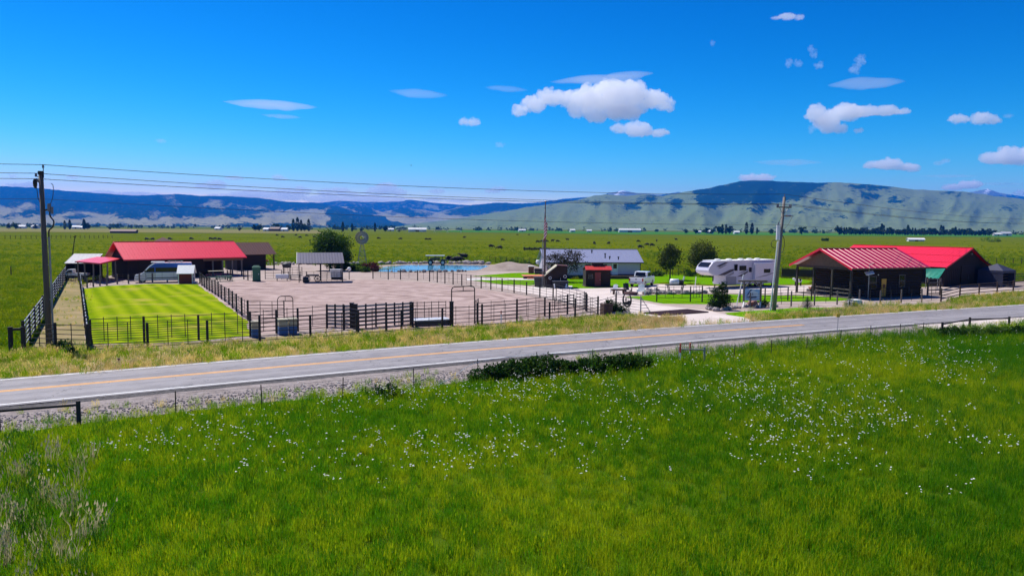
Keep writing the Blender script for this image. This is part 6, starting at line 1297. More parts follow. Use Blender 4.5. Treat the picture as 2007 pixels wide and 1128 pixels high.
def tree(name, label, q, h, trunk_h, r, crown, nleaf, ls, lm, cat='tree', group=None, seed=0, limbs=6, bare=0.):
    t = thing(name, label, cat, q, 0, group); rnd = random.Random(seed); mb = MB()
    mb.pipe([(0, 0, -.1), (rnd.uniform(-.05, .05), 0, trunk_h * .6), (rnd.uniform(-.1, .1), rnd.uniform(-.1, .1), h * .72)], [r, r * .75, r * .25], 9)
    for k in range(limbs):
        a = k * 2.4 + rnd.random(); z = trunk_h * .8 + (h * .5 - trunk_h * .5) * k / limbs; L_ = h * rnd.uniform(.28, .42) * (1 + bare)
        d = Vector((math.cos(a), math.sin(a), rnd.uniform(.6, 1.3))).normalized()
        p0_ = Vector((0, 0, z)); p1_ = p0_ + d * L_ * .5 + Vector((0, 0, .05)); p2_ = p0_ + d * L_ + Vector((0, 0, .12 * L_)); mb.pipe([p0_, p1_, p2_], [r * .45, r * .28, r * .08], 6)
        for j in range(3):
            d2 = (d + Vector((rnd.uniform(-.8, .8), rnd.uniform(-.8, .8), rnd.uniform(-.2, .7)))).normalized(); mb.pipe([p1_, p1_ + d2 * L_ * .55], [r * .2, r * .04], 5)
    mb.build('trunk', 'bark', t)
    mb = MB()
    for i, (c, rr, fr) in enumerate(crown): leaf_cloud(mb, c, rr, int(nleaf * fr), ls, seed * 7 + i)
    mb.build('crown', lm, t)
    return t
q = G(648, 530); s = mpp(q)
tree('shade_tree', 'broad dark green shade tree behind the open shelter', q, 7.0, 1.4, .28, [((-.6, 0, 4.9), (2.1, 2.2, 1.9), .3), ((1.1, .1, 4.2), (2.3, 2.3, 2.0), .3), ((-.9, -.2, 3.1), (2.3, 2.0, 1.5), .2), ((1.6, 0, 2.6), (2.0, 2.0, 1.4), .2)], 11000, .17, 'tree_leaf', seed=3)
q = G(1313, 548); s = mpp(q)
tree('young_tree', 'leafy young tree on a bare trunk in the house lawn', q, 5.6, 1.7, .13, [((0, 0, 3.4), (1.6, 1.6, 1.5), .55), ((.2, 0, 4.6), (1.0, 1.0, 1.0), .25), ((-.5, 0, 2.6), (1.3, 1.3, .8), .2)], 3800, .11, 'tree_leaf_b', seed=5)
q = G(1377, 541); s = mpp(q)
tree('lawn_tree', 'wide olive green tree rising behind the trailer nose', q, 6.0, 1.3, .16, [((-.2, 0, 4.0), (2.0, 2.0, 1.7), .5), ((.9, 0, 3.2), (1.6, 1.6, 1.5), .3), ((-1.0, 0, 2.7), (1.5, 1.5, 1.2), .2)], 5200, .12, 'tree_leaf_b', seed=9)
q = G(1106, 552); s = mpp(q)
tree('sparse_tree', 'sparse purple-brown tree with bare twigs before the white house', q, 5.2, .7, .14, [((0, 0, 2.7), (2.6, 2.0, 1.5), .6), ((.9, 0, 3.7), (1.9, 1.6, 1.1), .25), ((-1.4, 0, 3.2), (1.4, 1.2, 1.0), .15)], 3200, .10, 'tree_leaf_dark', seed=12, limbs=11, bare=.25)
def shrub(name, label, q, blobs, n, ls, lm, group=None, seed=0, stem=.5):
    t = thing(name, label, 'shrub', q, 0, group); mb = MB(); rnd = random.Random(seed)
    hgt = max(c[2] for c, _ in blobs)
    for k in range(6): a = k * 1.05; mb.pipe([(0, 0, -.05), (math.cos(a) * .25, math.sin(a) * .25, hgt * .5), (math.cos(a) * .5, math.sin(a) * .4, hgt)], [.05, .03, .012], 5)
    mb.build('stems', 'bark', t); mb = MB()
    tot = sum(r[0] * r[2] for _, r in blobs)
    for i, (c, r) in enumerate(blobs): leaf_cloud(mb, c, r, max(30, int(n * r[0] * r[2] / tot)), ls, seed * 5 + i, .35)
    mb.build('foliage', lm, t); return t
q = G(1411, 607); s = mpp(q)
shrub('juniper_bush', 'big dark juniper bush beside the gravel drive entrance', q, [((-.4, 0, 1.2), (.6, .6, 1.0)), ((.25, 0, 1.5), (.55, .55, 1.25)), ((.5, .2, .8), (.7, .6, .7)), ((-.6, .1, .6), (.6, .6, .6)), ((.1, 0, 2.3), (.25, .25, .5))], 4200, .07, 'juniper', seed=4)
q = G(1212, 616)
shrub('gate_shrub', 'low dark evergreen shrub under the horseshoe gate', q - Vector((.35, 0, 0)), [((-.5, 0, .7), (.55, .5, .7)), ((.2, 0, .6), (.7, .5, .5)), ((.8, 0, .4), (.6, .5, .4)), ((-.6, 0, 1.2), (.25, .25, .4))], 2400, .06, 'juniper', seed=6)
shrub('sign_shrub', 'round green shrub between entrance sign and power pole', G(1497, 602), [((0, 0, .35), (.55, .4, .38))], 700, .06, 'shrub_leaf', seed=8)
for i, (px, py, hh) in enumerate(((1582, 605, 1.35), (1665, 602, 1.65))):    # blue spruces
    q = G(px, py); t = thing('blue_spruce', ['squat little blue spruce on the verge lawn near the sign', 'taller pointed blue spruce beside the white utility box'][i], 'spruce', q); mb = MB(); mb.pipe([(0, 0, 0), (0, 0, hh)], [.06, .012], 6); mb.build('trunk', 'bark', t); mb = MB(); rnd = random.Random(i)
    for lv in range(9):
        z = .12 + (hh - .2) * lv / 9; L_ = (.72 if i == 0 else .62) * (1 - lv / 9.6)
        for k in range(11):
            a = k * .571 + lv * .4; d = Vector((math.cos(a), math.sin(a), .12))
            for j in range(10):
                p = Vector((0, 0, z)) + d * L_ * (j + 1) / 10; ssz = .06 * (1.2 - j / 14)
                for w_ in range(2):
                    b_ = Vector((rnd.gauss(0, 1), rnd.gauss(0, 1), rnd.gauss(0, .6))).normalized() * ssz; e_ = d.cross(b_).normalized() * ssz * .45; mb.add([p - b_, p + e_, p + b_ + d * .05, p - e_], [(0, 1, 2, 3)])
    mb.build('needles', 'blue_spruce', t)
# planting round the windmill foot
for i, (px, py, w_, hh, lm, lab) in enumerate(((690, 531, 1.6, 1.1, 'shrub_leaf', 'dark green shrub between windmill foot and shelter'), (703, 532, 1.1, .75, 'shrub_lime', 'lime green shrub in front of the windmill'), (724, 530, 1.5, 1.5, 'shrub_red', 'tall maroon shrub between windmill and pond'), (716, 533, 1.1, .8, 'shrub_leaf', 'low green shrub beside the maroon one'), (730, 532, 1.0, 1.0, 'shrub_red', 'small maroon shrub at the pond corner'), (672, 530, 1.4, 1.3, 'tree_leaf', 'dark shrub behind the shelter corner'), (655, 531, 1.5, 1.4, 'tree_leaf', 'dark shrub beneath the shade tree'))):
    shrub('garden_shrub', lab, G(px, py), [((0, 0, hh * .55), (w_, w_ * .7, hh * .6)), ((w_ * .4, 0, hh * .5), (w_ * .6, w_ * .5, hh * .6))], 900, .13, lm, 'shrubs round the windmill', seed=40 + i)
for i, (px, py, w_, hh) in enumerate(((1000, 519, 2.0, 1.2), (1036, 521, 1.6, 1.0), (1290, 541, 1.3, .9), (1345, 541, 1.6, 1.0))):
    shrub('pasture_bush', ['dark bush behind the dirt mound', 'small bush on the rear slope of the dirt mound', 'tufty bush on the lawn edge behind the pickup', 'tufty bush on the lawn edge between the two lawn trees'][i], G(px, py), [((0, 0, hh * .5), (w_, w_ * .6, hh * .6))], 700, .12, 'shrub_leaf', 'bushes along the pasture edge', seed=60 + i)
for i, (px, py, w_, hh) in enumerate(((1942, 474, 6.5, 3.6), (1617, 472, 2.8, 1.8))):
    shrub('pasture_bush', ['large round yellow-green bush far out in the pasture', 'small dark round bush far out in the pasture'][i], G(px, py), [((0, 0, hh * .5), (w_, w_ * .6, hh * .6)), ((w_ * .4, 0, hh * .4), (w_ * .6, w_ * .5, hh * .5))], 1500, .3, ['shrub_lime', 'shrub_leaf'][i], 'bushes far out in the pasture', seed=70 + i)
# hedge bushes along the wire fence
hb_ = [(955, 748, 1.0, .75), (990, 745, 1.2, .95), (1025, 742, 1.1, 1.0), (1062, 738, 1.1, 1.05), (1100, 736, 1.0, .85), (1135, 735, .9, .7), (1160, 733, 1.0, .8), (1195, 730, 1.1, .9), (1228, 727, 1.0, .85), (1252, 724, .7, .7)]
for i, (px, py, w_, hh) in enumerate(hb_):
    shrub('hedge_bush', 'dark leafy bush in the hedge on the wire fence', G(px, py), [((0, 0, hh * .5), (w_, w_ * .6, hh * .55)), ((.4, 0, hh * .7), (w_ * .5, w_ * .45, hh * .4))], 1300, .075, 'shrub_leaf', 'hedge on the wire fence', seed=80 + i)
for i in range(9):
    px = 1862 + i * 22; shrub('hedge_bush', 'low dark bush under the long timber brace', G(px, 662 - i * .6), [((0, 0, .35), (1.1, .7, .42))], 900, .07, 'shrub_leaf', 'low bushes under the timber brace', seed=120 + i)
shrub('hedge_bush', 'small dark bush in the meadow edge below the gravel', G(755, 781), [((0, 0, .3), (.9, .5, .4))], 800, .06, 'shrub_leaf', seed=140)
for i, (px, py, w_, hh) in enumerate(((120, 690, .9, .7), (140, 698, .7, .45))): shrub('pole_weeds', ['tall green weeds at the foot of the riser-cable power pole', 'lower green weeds beside the lane gate'][i], G(px, py), [((0, 0, hh * .4), (w_, w_ * .6, hh * .6))], 900, .07, 'shrub_leaf', seed=150 + i)

# ------------------------------------------------------------------ cattle
def cow_mesh(graze):
    me = bpy.data.meshes.new('cow'); V = []; E = []; Rd = []
    def v(p, r):
        V.append(p); Rd.append(r); return len(V) - 1
    def chain(i, pts):
        for p, r in pts:
            j = v(p, r); E.append((i, j)); i = j
        return i
    pel = v((-.75, 0, 1.02), (.38, .44)); mid = v((-.1, 0, .95), (.44, .52)); E.append((pel, mid)); sh_ = v((.55, 0, 1.02), (.37, .46)); E.append((mid, sh_))
    if graze: chain(sh_, [((.95, 0, .95), (.2, .24)), ((1.3, 0, .55), (.15, .17)), ((1.45, .0, .28), (.11, .12)), ((1.5, 0, .1), (.07, .08))])
    else: chain(sh_, [((.95, 0, 1.25), (.2, .24)), ((1.25, 0, 1.45), (.16, .17)), ((1.5, 0, 1.36), (.11, .12)), ((1.65, 0, 1.28), (.08, .08))])
    for y in (-.2, .2):
        chain(sh_, [((.5, y, .65), (.13, .15)), ((.52, y, .35), (.075, .08)), ((.5, y, .06), (.06, .06)), ((.56, y, 0), (.07, .06))])
        chain(pel, [((-.72, y, .72), (.17, .19)), ((-.86, y, .42), (.08, .09)), ((-.8, y, .08), (.06, .06)), ((-.74, y, 0), (.07, .06))])
    chain(pel, [((-1.08, 0, 1.1), (.05, .05)), ((-1.16, 0, .6), (.03, .03)), ((-1.15, 0, .4), (.05, .05))])
    me.from_pydata(V, E, []); o = bpy.data.objects.new('tmp', me); col.objects.link(o)
    md = o.modifiers.new('s', 'SKIN'); sub = o.modifiers.new('u', 'SUBSURF'); sub.levels = 1
    for i, r in enumerate(Rd): me.skin_vertices[0].data[i].radius = r
    me.skin_vertices[0].data[mid].use_root = True
    dg = bpy.context.evaluated_depsgraph_get(); ev_ = o.evaluated_get(dg); m2 = bpy.data.meshes.new_from_object(ev_); bpy.data.objects.remove(o)
    m2.name = 'cow'; m2.materials.clear(); m2.materials.append(M['cow_black']); m2.shade_smooth(); return m2
cow_a, cow_b = cow_mesh(True), cow_mesh(False)
cow_ear = MB().blob((0, .16, 0), (.03, .12, .06), 1, 0).blob((0, -.16, 0), (.03, .12, .06), 1, 0).mesh('ears', 'cow_black')
def cow(px, py, ang, kind, label, group):
    o = put('cow', cow_b if kind else cow_a, None, G(px, py), R(ang)); tag(o, label, 'cow', group)
    put('ears', cow_ear, o, (1.22, 0, 1.56) if kind else (1.28, 0, .68)); return o
for px, py, a, k in ((1054, 476, 10, 0), (1062, 475, 170, 0), (1071, 475, 0, 0), (1083, 474, 20, 1), (1112, 471.5, 190, 1), (1093, 475, 0, 0), (1165, 479, 60, 0), (1193, 479, 120, 0), (1251, 475, 5, 0), (1268, 482, 170, 0), (1278, 483, 20, 0), (1287, 474, 80, 1), (985, 472, 10, 0), (963, 486, 0, 0), (979, 489, 170, 0), (1325, 471, 200, 1), (1255, 487, 0, 0),
                    (543, 462.5, 0, 0), (580, 462, 180, 0), (601, 463, 20, 0), (616, 466, 0, 0), (554, 466, 0, 0), (588, 467, 180, 0), (742, 469, 5, 0), (785, 470, 170, 0), (836, 471, 0, 0), (842, 471, 170, 0), (1014, 461, 0, 0), (1037, 461, 170, 0), (910, 467, 0, 1)):
    cow(px, py, a, k, 'black cow grazing far out on the open pasture', 'cattle far out on the pasture')
for i, (px, py, a, k) in enumerate(((909, 508, 175, 1), (882, 514, 5, 0), (893, 515, 185, 0), (900, 514.5, 0, 0))):
    cow(px, py, a, k, (['black cow standing up the slope behind the pond herd'] + ['black cow in the herd beside the feed wagon'] * 3)[i], 'cattle beside the feed wagon')
for px, py, a, k in ((288, 471, 0, 0), (299, 471, 170, 0), (333, 470.5, 5, 0), (375, 470, 0, 0), (413, 470, 0, 0), (421, 470, 180, 0), (430, 471, 0, 0)):
    cow(px, py, a, k, 'black cow seen over the long barn ridge', 'cattle beyond the barn ridge')
# low dark feeder row in the pasture
fr_ = thing('feed_bunk', 'long dark feed bunk out in the pasture behind the house', 'feed bunk', G(1026, 491), R(0)); mw = mpp(G(1026, 491)); [MB().bx(k * .62, k * .62 + .55, -.4, .4, .25, 1.0 + .25 * (k % 3 == 0)).build('section', 'dark_steel', fr_) for k in range(15)]; [MB().bx(x - .1, x + .1, -.3, .3, 0, .3).build('leg', 'dark_steel', fr_) for x in (.4, 3, 6, 8.8)]
pw = thing('old_power_pole', 'crooked old pole leaning in the west pasture', 'pole', G(142, 500), 0); MB().pipe([(0, 0, 0), (.9, 0, 5.2)], [.14, .09], 8).build('shaft', 'wood_post', pw); MB().bar((.3, 0, 4.7), (1.3, 0, 5.0), .1, .12).build('cross_arm', 'wood_post', pw)
pv_ = thing('irrigation_pivot', 'long pale irrigation pivot across the far green field', 'irrigation pivot', G(776, 455), 0); o_ = G(776, 455); e_ = D(902, 456, o_.y * .96).xy.to_3d() - o_
for k in range(6):
    a_ = e_ * (k / 5); MB().tube(a_, a_ + Vector((1.0, 0, 3.6)), .16, n=5).tube(a_ + Vector((2, 0, 0)), a_ + Vector((1.0, 0, 3.6)), .16, n=5).build('tower', 'white_metal', pv_)
for k in range(5): a_ = e_ * (k / 5) + Vector((1, 0, 3.6)); b_ = e_ * ((k + 1) / 5) + Vector((1, 0, 3.6)); MB().pipe([a_, a_.lerp(b_, .5) + Vector((0, 0, 1.0)), b_], .15, 5).build('span_pipe', 'white_metal', pv_)

# ------------------------------------------------------------------ far farms and tree line
def far_house(px, py, Y, w, h, roof='roof_far', wall='house_far', lab='', name='farm_building', d=9.):
    p = D(px, py, Y).xy.to_3d(); t = thing(name, lab, 'building', p, R(random.uniform(-15, 15)), 'far farm buildings'); eh = h * .6
    MB().prism([(-w / 2, 0, 0), (-w / 2, d, 0), (-w / 2, d, eh), (-w / 2, d / 2, h), (-w / 2, 0, eh)], (w, 0, 0)).build('wall', wall, t)
    for y0 in (-.6, d + .6): MB().prism([(-w / 2 - .5, y0, eh - .2), (w / 2 + .5, y0, eh - .2), (w / 2 + .5, d / 2, h + .15), (-w / 2 - .5, d / 2, h + .15)], (0, 0, .25)).build('roof_slope', roof, t)
    MB().bx(-w * .1, w * .1, -.06, -.005, 0, eh * .8).build('door', 'barn_far', t)
for px, Y, w, h, rf, wl, lab in ((818, 1250, 30, 6.5, 'house_far', 'house_far', 'long white shed beyond the irrigation pivot'), (1235, 1500, 44, 8, 'house_far', 'house_far', 'very long white shed under the bare hill'), (1123, 1500, 10, 6, 'house_far', 'house_far', 'white farmhouse right of the flagpole among far trees'), (1155, 1500, 10, 5, 'roof_far', 'house_far', 'small white house between flagpole and the long white shed'), (1024, 1500, 14, 5, 'house_far', 'house_far', 'white shed left of the flagpole among far trees'),
        (765, 1400, 12, 5, 'house_far', 'house_far', 'white house left of the long shed by the pivot'), (537, 1100, 16, 6, 'barn_far', 'barn_far', 'dark barn in the grove beyond the shade tree'), (520, 1100, 8, 5, 'house_far', 'house_far', 'white house next to the dark far barn'), (556, 1100, 9, 5, 'house_far', 'house_far', 'white house hidden right of the dark far barn'), (40, 1300, 14, 6, 'house_far', 'house_far', 'white house on the horizon, outermost beyond the riser-cable pole'), (66, 1300, 10, 6, 'house_far', 'house_far', 'white cottage on the horizon close behind the riser-cable pole'),
        (148, 1300, 12, 6, 'house_far', 'house_far', 'white house on the horizon between riser-cable pole and crooked pole'), (158, 1300, 9, 5, 'roof_far', 'house_far', 'grey-roofed house in the trees beyond the metal shed'), (240, 700, 22, 3.2, 'barn_far', 'barn_far', 'low dark shed far behind the long barn'), (1392, 1300, 12, 6, 'house_far', 'house_far', 'white house in the grove above the trailer'), (1445, 1300, 9, 5, 'house_far', 'house_far', 'white cottage in the far trees beside the cross-arm pole'), (1975, 1300, 20, 7, 'roof_far', 'house_far', 'grey-roofed farmhouse at the foot of the bare hill'), (1958, 1300, 12, 5, 'house_far', 'house_far', 'white annexe beside the grey-roofed far farmhouse'), (1370, 1350, 8, 5, 'roof_far', 'house_far', 'small grey-roofed house left of the grove above the trailer'), (425, 1300, 10, 5, 'house_far', 'house_far', 'white house on the horizon above the barn ridge')):
    far_house(px, 446, Y, w, h, rf, wl, lab)
far_house(1798, 446, 560, 11, 2.2, 'house_far', 'house_far', 'lone low white shed out in the east pasture', d=5)
far_tree_me = []
for i in range(5):
    mb = MB(); mb.pipe([(0, 0, 0), (0, 0, 5)], [.5, .2], 5)
    if i in (1, 4):
        for k in range(260):     # columnar poplar
            z = random.uniform(.8, 12.5); rr_ = 1.9 * math.sin(math.pi * min(1, (z + 2) / 16)) * random.random() ** .4; a = random.uniform(0, 6.28); p = Vector((math.cos(a) * rr_, math.sin(a) * rr_, z)); b_ = Vector((random.gauss(0, 1), random.gauss(0, 1), random.gauss(0, 1))).normalized() * .8; e_ = b_.orthogonal().normalized() * .5; mb.add([p - b_, p + e_, p + b_, p - e_], [(0, 1, 2, 3)])
    else:
        for j in range(4): leaf_cloud(mb, (random.uniform(-1.8, 1.8), random.uniform(-1, 1), 5 + random.uniform(-1.5, 2.5)), (2.8, 2.6, 2.6), 90, .85, i * 10 + j, .3)
    far_tree_me.append(mb.mesh('far_tree', 'far_leaf'))
random.seed(21)
def far_tree(px, Y, sc, k, label, group):
    o = put('far_tree', far_tree_me[k], None, D(px, 446, Y).xy.to_3d(), random.uniform(0, 6), sc); tag(o, label, 'tree', group)
for px, sc, k in ((17, .9, 0), (30, 1.3, 2), (70, .8, 0), (165, 1.3, 4), (172, 1.1, 0), (127, 1.1, 1), (137, 1.2, 1), (215, .6, 2), (500, 1.0, 0), (508, 1.3, 2), (542, 1.3, 3), (566, 1.0, 0), (575, 1.5, 1), (583, 1.7, 1), (590, 1.4, 4), (597, 1.2, 0), (605, 1.5, 1), (470, .7, 2), (672, 1.2, 1), (690, 1.0, 1), (755, 1.0, 0), (735, 1.1, 4), (783, .7, 2), (708, .7, 2)):
    far_tree(px, 1150, sc, k, 'dark tree on the horizon beyond the west pasture', 'trees on the west horizon')
for px, sc, k in ((1385, 1.1, 0), (1396, 1.0, 2), (1408, 1.5, 3), (1416, 1.3, 1), (1423, 1.3, 1), (1430, 1.4, 0), (1463, 1.6, 1), (1474, 1.5, 1), (1484, .9, 4), (1512, 1.0, 0), (1572, 1.5, 3), (1645, 1.9, 2), (1655, 1.0, 1), (1345, .8, 0), (1365, 1.0, 2)):
    far_tree(px, 1250, sc, k, 'tall dark tree at the foot of the bare hill', 'trees under the bare hill')
for k in range(64): far_tree(1660 + k * 4.6 + random.uniform(-1.5, 1.5), 1300 + random.uniform(-40, 40), random.uniform(.9, 1.6), random.choice((0, 2, 3, 0, 2, 1)), 'tree in the long windbreak row under the bare hill', 'windbreak trees')
# the far woods that read as one mass
mb = MB(); rnd = random.Random(5)
for k in range(820):
    px = rnd.uniform(-150, 2150); Y = rnd.uniform(1700, 2600); dens = .45 + .55 * noise.noise(Vector((px * .011, 2, 1))) + .25 * noise.noise(Vector((px * .05, 2, 1)))
    if rnd.random() > dens: continue
    p = D(px, 446, Y); h = rnd.uniform(4, 12) * (Y / 2000); w_ = rnd.uniform(3, 8)
    for j in range(14):
        c_ = Vector((p.x + rnd.gauss(0, w_ * .5), p.y + rnd.uniform(-3, 3), h * rnd.random() ** 1.3 * (1 - .2 * rnd.random()) + .3)); b_ = Vector((rnd.gauss(0, 1), rnd.gauss(0, .6), rnd.gauss(0, 1))).normalized() * w_ * .38; e_ = b_.cross(Vector((0, 1, .2))).normalized() * w_ * .3; mb.add([c_ - b_, c_ + e_, c_ + b_, c_ - e_], [(0, 1, 2, 3)])
tag(mb.build('far_woods', 'far_leaf'), 'dark belt of woods along the foot of the hills', kind='stuff')

# ------------------------------------------------------------------ clouds
def cloud_mat(name, dens, ani):
    m = bpy.data.materials.new(name); m.use_nodes = True; nt = m.node_tree; nt.nodes.clear(); o = nt.nodes.new('ShaderNodeOutputMaterial'); v = nt.nodes.new('ShaderNodeVolumePrincipled'); v.inputs['Color'].default_value = (1., 1., 1., 1); v.inputs['Density'].default_value = dens; v.inputs['Anisotropy'].default_value = ani
    nt.links.new(v.outputs[0], o.inputs['Volume']); M[name] = m; return m
cloud_mat('cloud_dense', .0065, .3); cloud_mat('cloud_thin', .0022, .2); cloud_mat('cloud_veil', .0008, .2); cloud_mat('cloud_lens', .0014, .2); cloud_mat('cloud_bank', .003, .3)
def cloud(label, px, py, Y, blobs, m, seed=0, disp=.42, group='clouds', thick=.55, cat='cloud', vox=None, streak=False):
    """blobs: (dx, dy, rx, ry) in photo pixels round (px, py); depth is about the width of each lobe"""
    c = D(px, py, Y); s = Y / F; rnd = random.Random(seed); mb = MB()
    for i, (dx, dy, rx, ry) in enumerate(blobs):
        if streak: mb.blob((dx * s, 0, -dy * s), (rx * s, rx * s * .35, ry * s), 3, .05, i + seed)
        else:
            mb.blob((dx * s, rnd.uniform(-.3, .3) * rx * s, -dy * s), (rx * s, (rx + ry) * .5 * s, ry * s), 3, .18, i + seed)
            for k in range(7):
                a = rnd.uniform(-.4, 3.5); rr_ = rnd.uniform(.28, .5) * min(rx, ry)
                mb.blob(((dx + math.cos(a) * rx * .8) * s, rnd.uniform(-.8, .5) * ry * s, (-dy + math.sin(a) * ry * .8) * s), rr_ * s, 2, .2, k + seed * 3)
    me = mb.mesh('cloud', m); o = bpy.data.objects.new('tmp', me); col.objects.link(o)
    ext = max(b[2] for b in blobs) * s
    r_ = o.modifiers.new('r', 'REMESH'); r_.mode = 'VOXEL'; r_.voxel_size = ext / (30 if not streak else 30); r_.use_smooth_shade = True
    dg = bpy.context.evaluated_depsgraph_get(); m2 = bpy.data.meshes.new_from_object(o.evaluated_get(dg)); bpy.data.objects.remove(o)
    if streak:
        hx = max(abs(v.co.x) for v in m2.vertices); hz_ = max(abs(v.co.z) for v in m2.vertices)
        for v in m2.vertices:
            t = v.co.x / hx; k = (1 - abs(t) ** 2.2) ** .8 * (.85 + .28 * noise.noise(Vector((t * 2.3, seed, 1)))) + .12
            v.co.z = v.co.z * k * (1. if v.co.z > 0 else 1.15 + .3 * noise.noise(Vector((t * 4, seed, 4)))) + hz_ * .35 * noise.noise(Vector((t * 1.4, seed, 9)))
    else:
        sm = min(min(b[2], b[3]) for b in blobs) * s
        nr = [v.normal.copy() for v in m2.vertices]
        for v, nv in zip(m2.vertices, nr):
            p = v.co / (sm * .9); d_ = noise.fractal(p + Vector((seed, 0, 0)), .8, 2.2, 5); v.co += nv * d_ * sm * disp
    m2.materials.clear(); m2.materials.append(M[m]); m2.shade_smooth(); m2.name = 'cloud'
    o = put('cloud', m2, None, c); tag(o, label, cat, group); return o
cloud('big bright cumulus with an arched underside, largest in the sky', 1160, 210, 11000, [(-140, 8, 16, 11), (-112, -6, 24, 15), (-80, -18, 28, 15), (-45, -16, 26, 16), (-8, -10, 34, 26), (35, -20, 40, 28), (78, -22, 34, 24), (115, -14, 28, 18), (142, -6, 18, 13), (60, 8, 45, 18), (10, 16, 26, 14), (-30, 6, 16, 18)], 'cloud_dense', 1)
cloud('small cumulus hanging just below the largest cloud', 1255, 256, 11500, [(-40, -4, 18, 9), (-5, -2, 28, 14), (35, 3, 24, 7)], 'cloud_dense', 2)
cloud('second largest cumulus, with a long thin ragged tail', 1675, 230, 12000, [(-75, -6, 20, 16), (-50, 8, 24, 20), (-15, -10, 32, 16), (25, -12, 28, 10), (60, -12, 26, 10), (95, -12, 14, 6), (-30, 22, 18, 9), (10, 25, 10, 5)], 'cloud_dense', 3)
cloud('flat little cloud alone, highest in the sky', 1543, 33, 9000, [(-22, 3, 10, 3), (0, -1, 18, 6), (22, 2, 10, 5)], 'cloud_dense', 4)
cloud('pair of joined puffs beside the second largest cumulus', 1910, 234, 12500, [(-30, -1, 20, 8), (15, -2, 22, 11), (34, 2, 14, 9)], 'cloud_dense', 5)
cloud('broad cumulus above the snowy peak beside the bare hill', 1975, 305, 15000, [(-30, 5, 22, 11), (5, -4, 24, 14), (40, -2, 30, 16), (10, 8, 40, 9)], 'cloud_dense', 6)
cloud('flat-based cumulus over the shoulder of the bare hill', 1748, 326, 16000, [(-38, -2, 18, 7), (-5, -4, 26, 11), (30, 2, 24, 8)], 'cloud_dense', 7)
cloud('small puff beside the flat-based cumulus', 1845, 318, 16000, [(-6, 2, 10, 5), (8, -3, 9, 4)], 'cloud_thin', 8)
cloud('low cloud just above the end of the bare hill', 1890, 364, 24000, [(-24, 3, 20, 6), (10, -2, 24, 8)], 'cloud_dense', 9)
cloud('white cap cloud sitting behind the top of the bare hill', 1483, 347, 20000, [(-14, 2, 20, 8), (12, 2, 20, 8)], 'cloud_dense', 10)
cloud('lone round puff over the middle of the valley', 919, 238, 11000, [(-8, 1, 12, 7), (8, 1, 14, 8)], 'cloud_dense', 11)
for i, (px, py, bl, lab) in enumerate(((1555, 124, [(-8, 0, 7, 7), (10, 0, 8, 6)], 'torn twin wisps below the flat high cloud'), (1590, 98, [(0, 0, 6, 8), (5, 10, 6, 6)], 'upright torn wisp above a ragged scrap'), (1606, 128, [(0, 0, 9, 6)], 'tiny ragged scrap beside the upright wisp'), (1683, 125, [(-6, 10, 9, 8), (4, -6, 8, 11)], 'tall ragged wisp above the lens cloud'), (1397, 85, [(0, 0, 4, 6)], 'faint tiny wisp alone in the deep blue'), (1852, 316, [(0, 0, 7, 4)], 'faint scrap touching the small puff over the hill'), (315, 276, [(0, 0, 12, 4)], 'faint little wisp high above the barn power lines'), (980, 284, [(0, 0, 9, 5)], 'faint wisp below the lone round puff'), (1975, 228, [(0, 0, 9, 4)], 'small scrap at the end of the joined puffs'), (1592, 252, [(0, 0, 9, 9)], 'ragged scrap under the second largest cumulus'))):
    cloud(lab, px, py, 10500, bl, 'cloud_thin', 20 + i, .6)
for i, (px, py, bl, lab) in enumerate(((530, 205, [(0, 0, 92, 8), (30, 2, 60, 7)], 'long pale lens cloud with a smaller one beneath it'), (552, 228, [(0, 0, 40, 4)], 'small lens cloud beneath the long pale one'), (820, 183, [(0, 0, 58, 8)], 'soft lens cloud between the long pale one and the lone round puff'), (992, 174, [(0, 0, 44, 5)], 'faint lens cloud next to the largest cumulus'), (1190, 152, [(-20, 3, 90, 6), (45, -5, 45, 7)], 'tilted lens cloud lying over the largest cumulus'), (1697, 163, [(0, 0, 75, 11)], 'grey lens cloud above the second largest cumulus'), (1545, 318, [(0, 0, 70, 6)], 'thin veil over the cap cloud'), (1860, 345, [(0, 0, 60, 3)], 'thin streak above the low cloud at the hill end'), (1960, 360, [(0, 0, 50, 3)], 'thin streak over the snowy peak by the bare hill'))):
    o = cloud(lab, px, py, 12000, bl, 'cloud_lens' if i in (0, 1, 4) else 'cloud_veil', 40 + i, streak=True); o.rotation_euler.y = [.04, .05, .07, .06, -.06, -.05, 0, 0, 0][i]
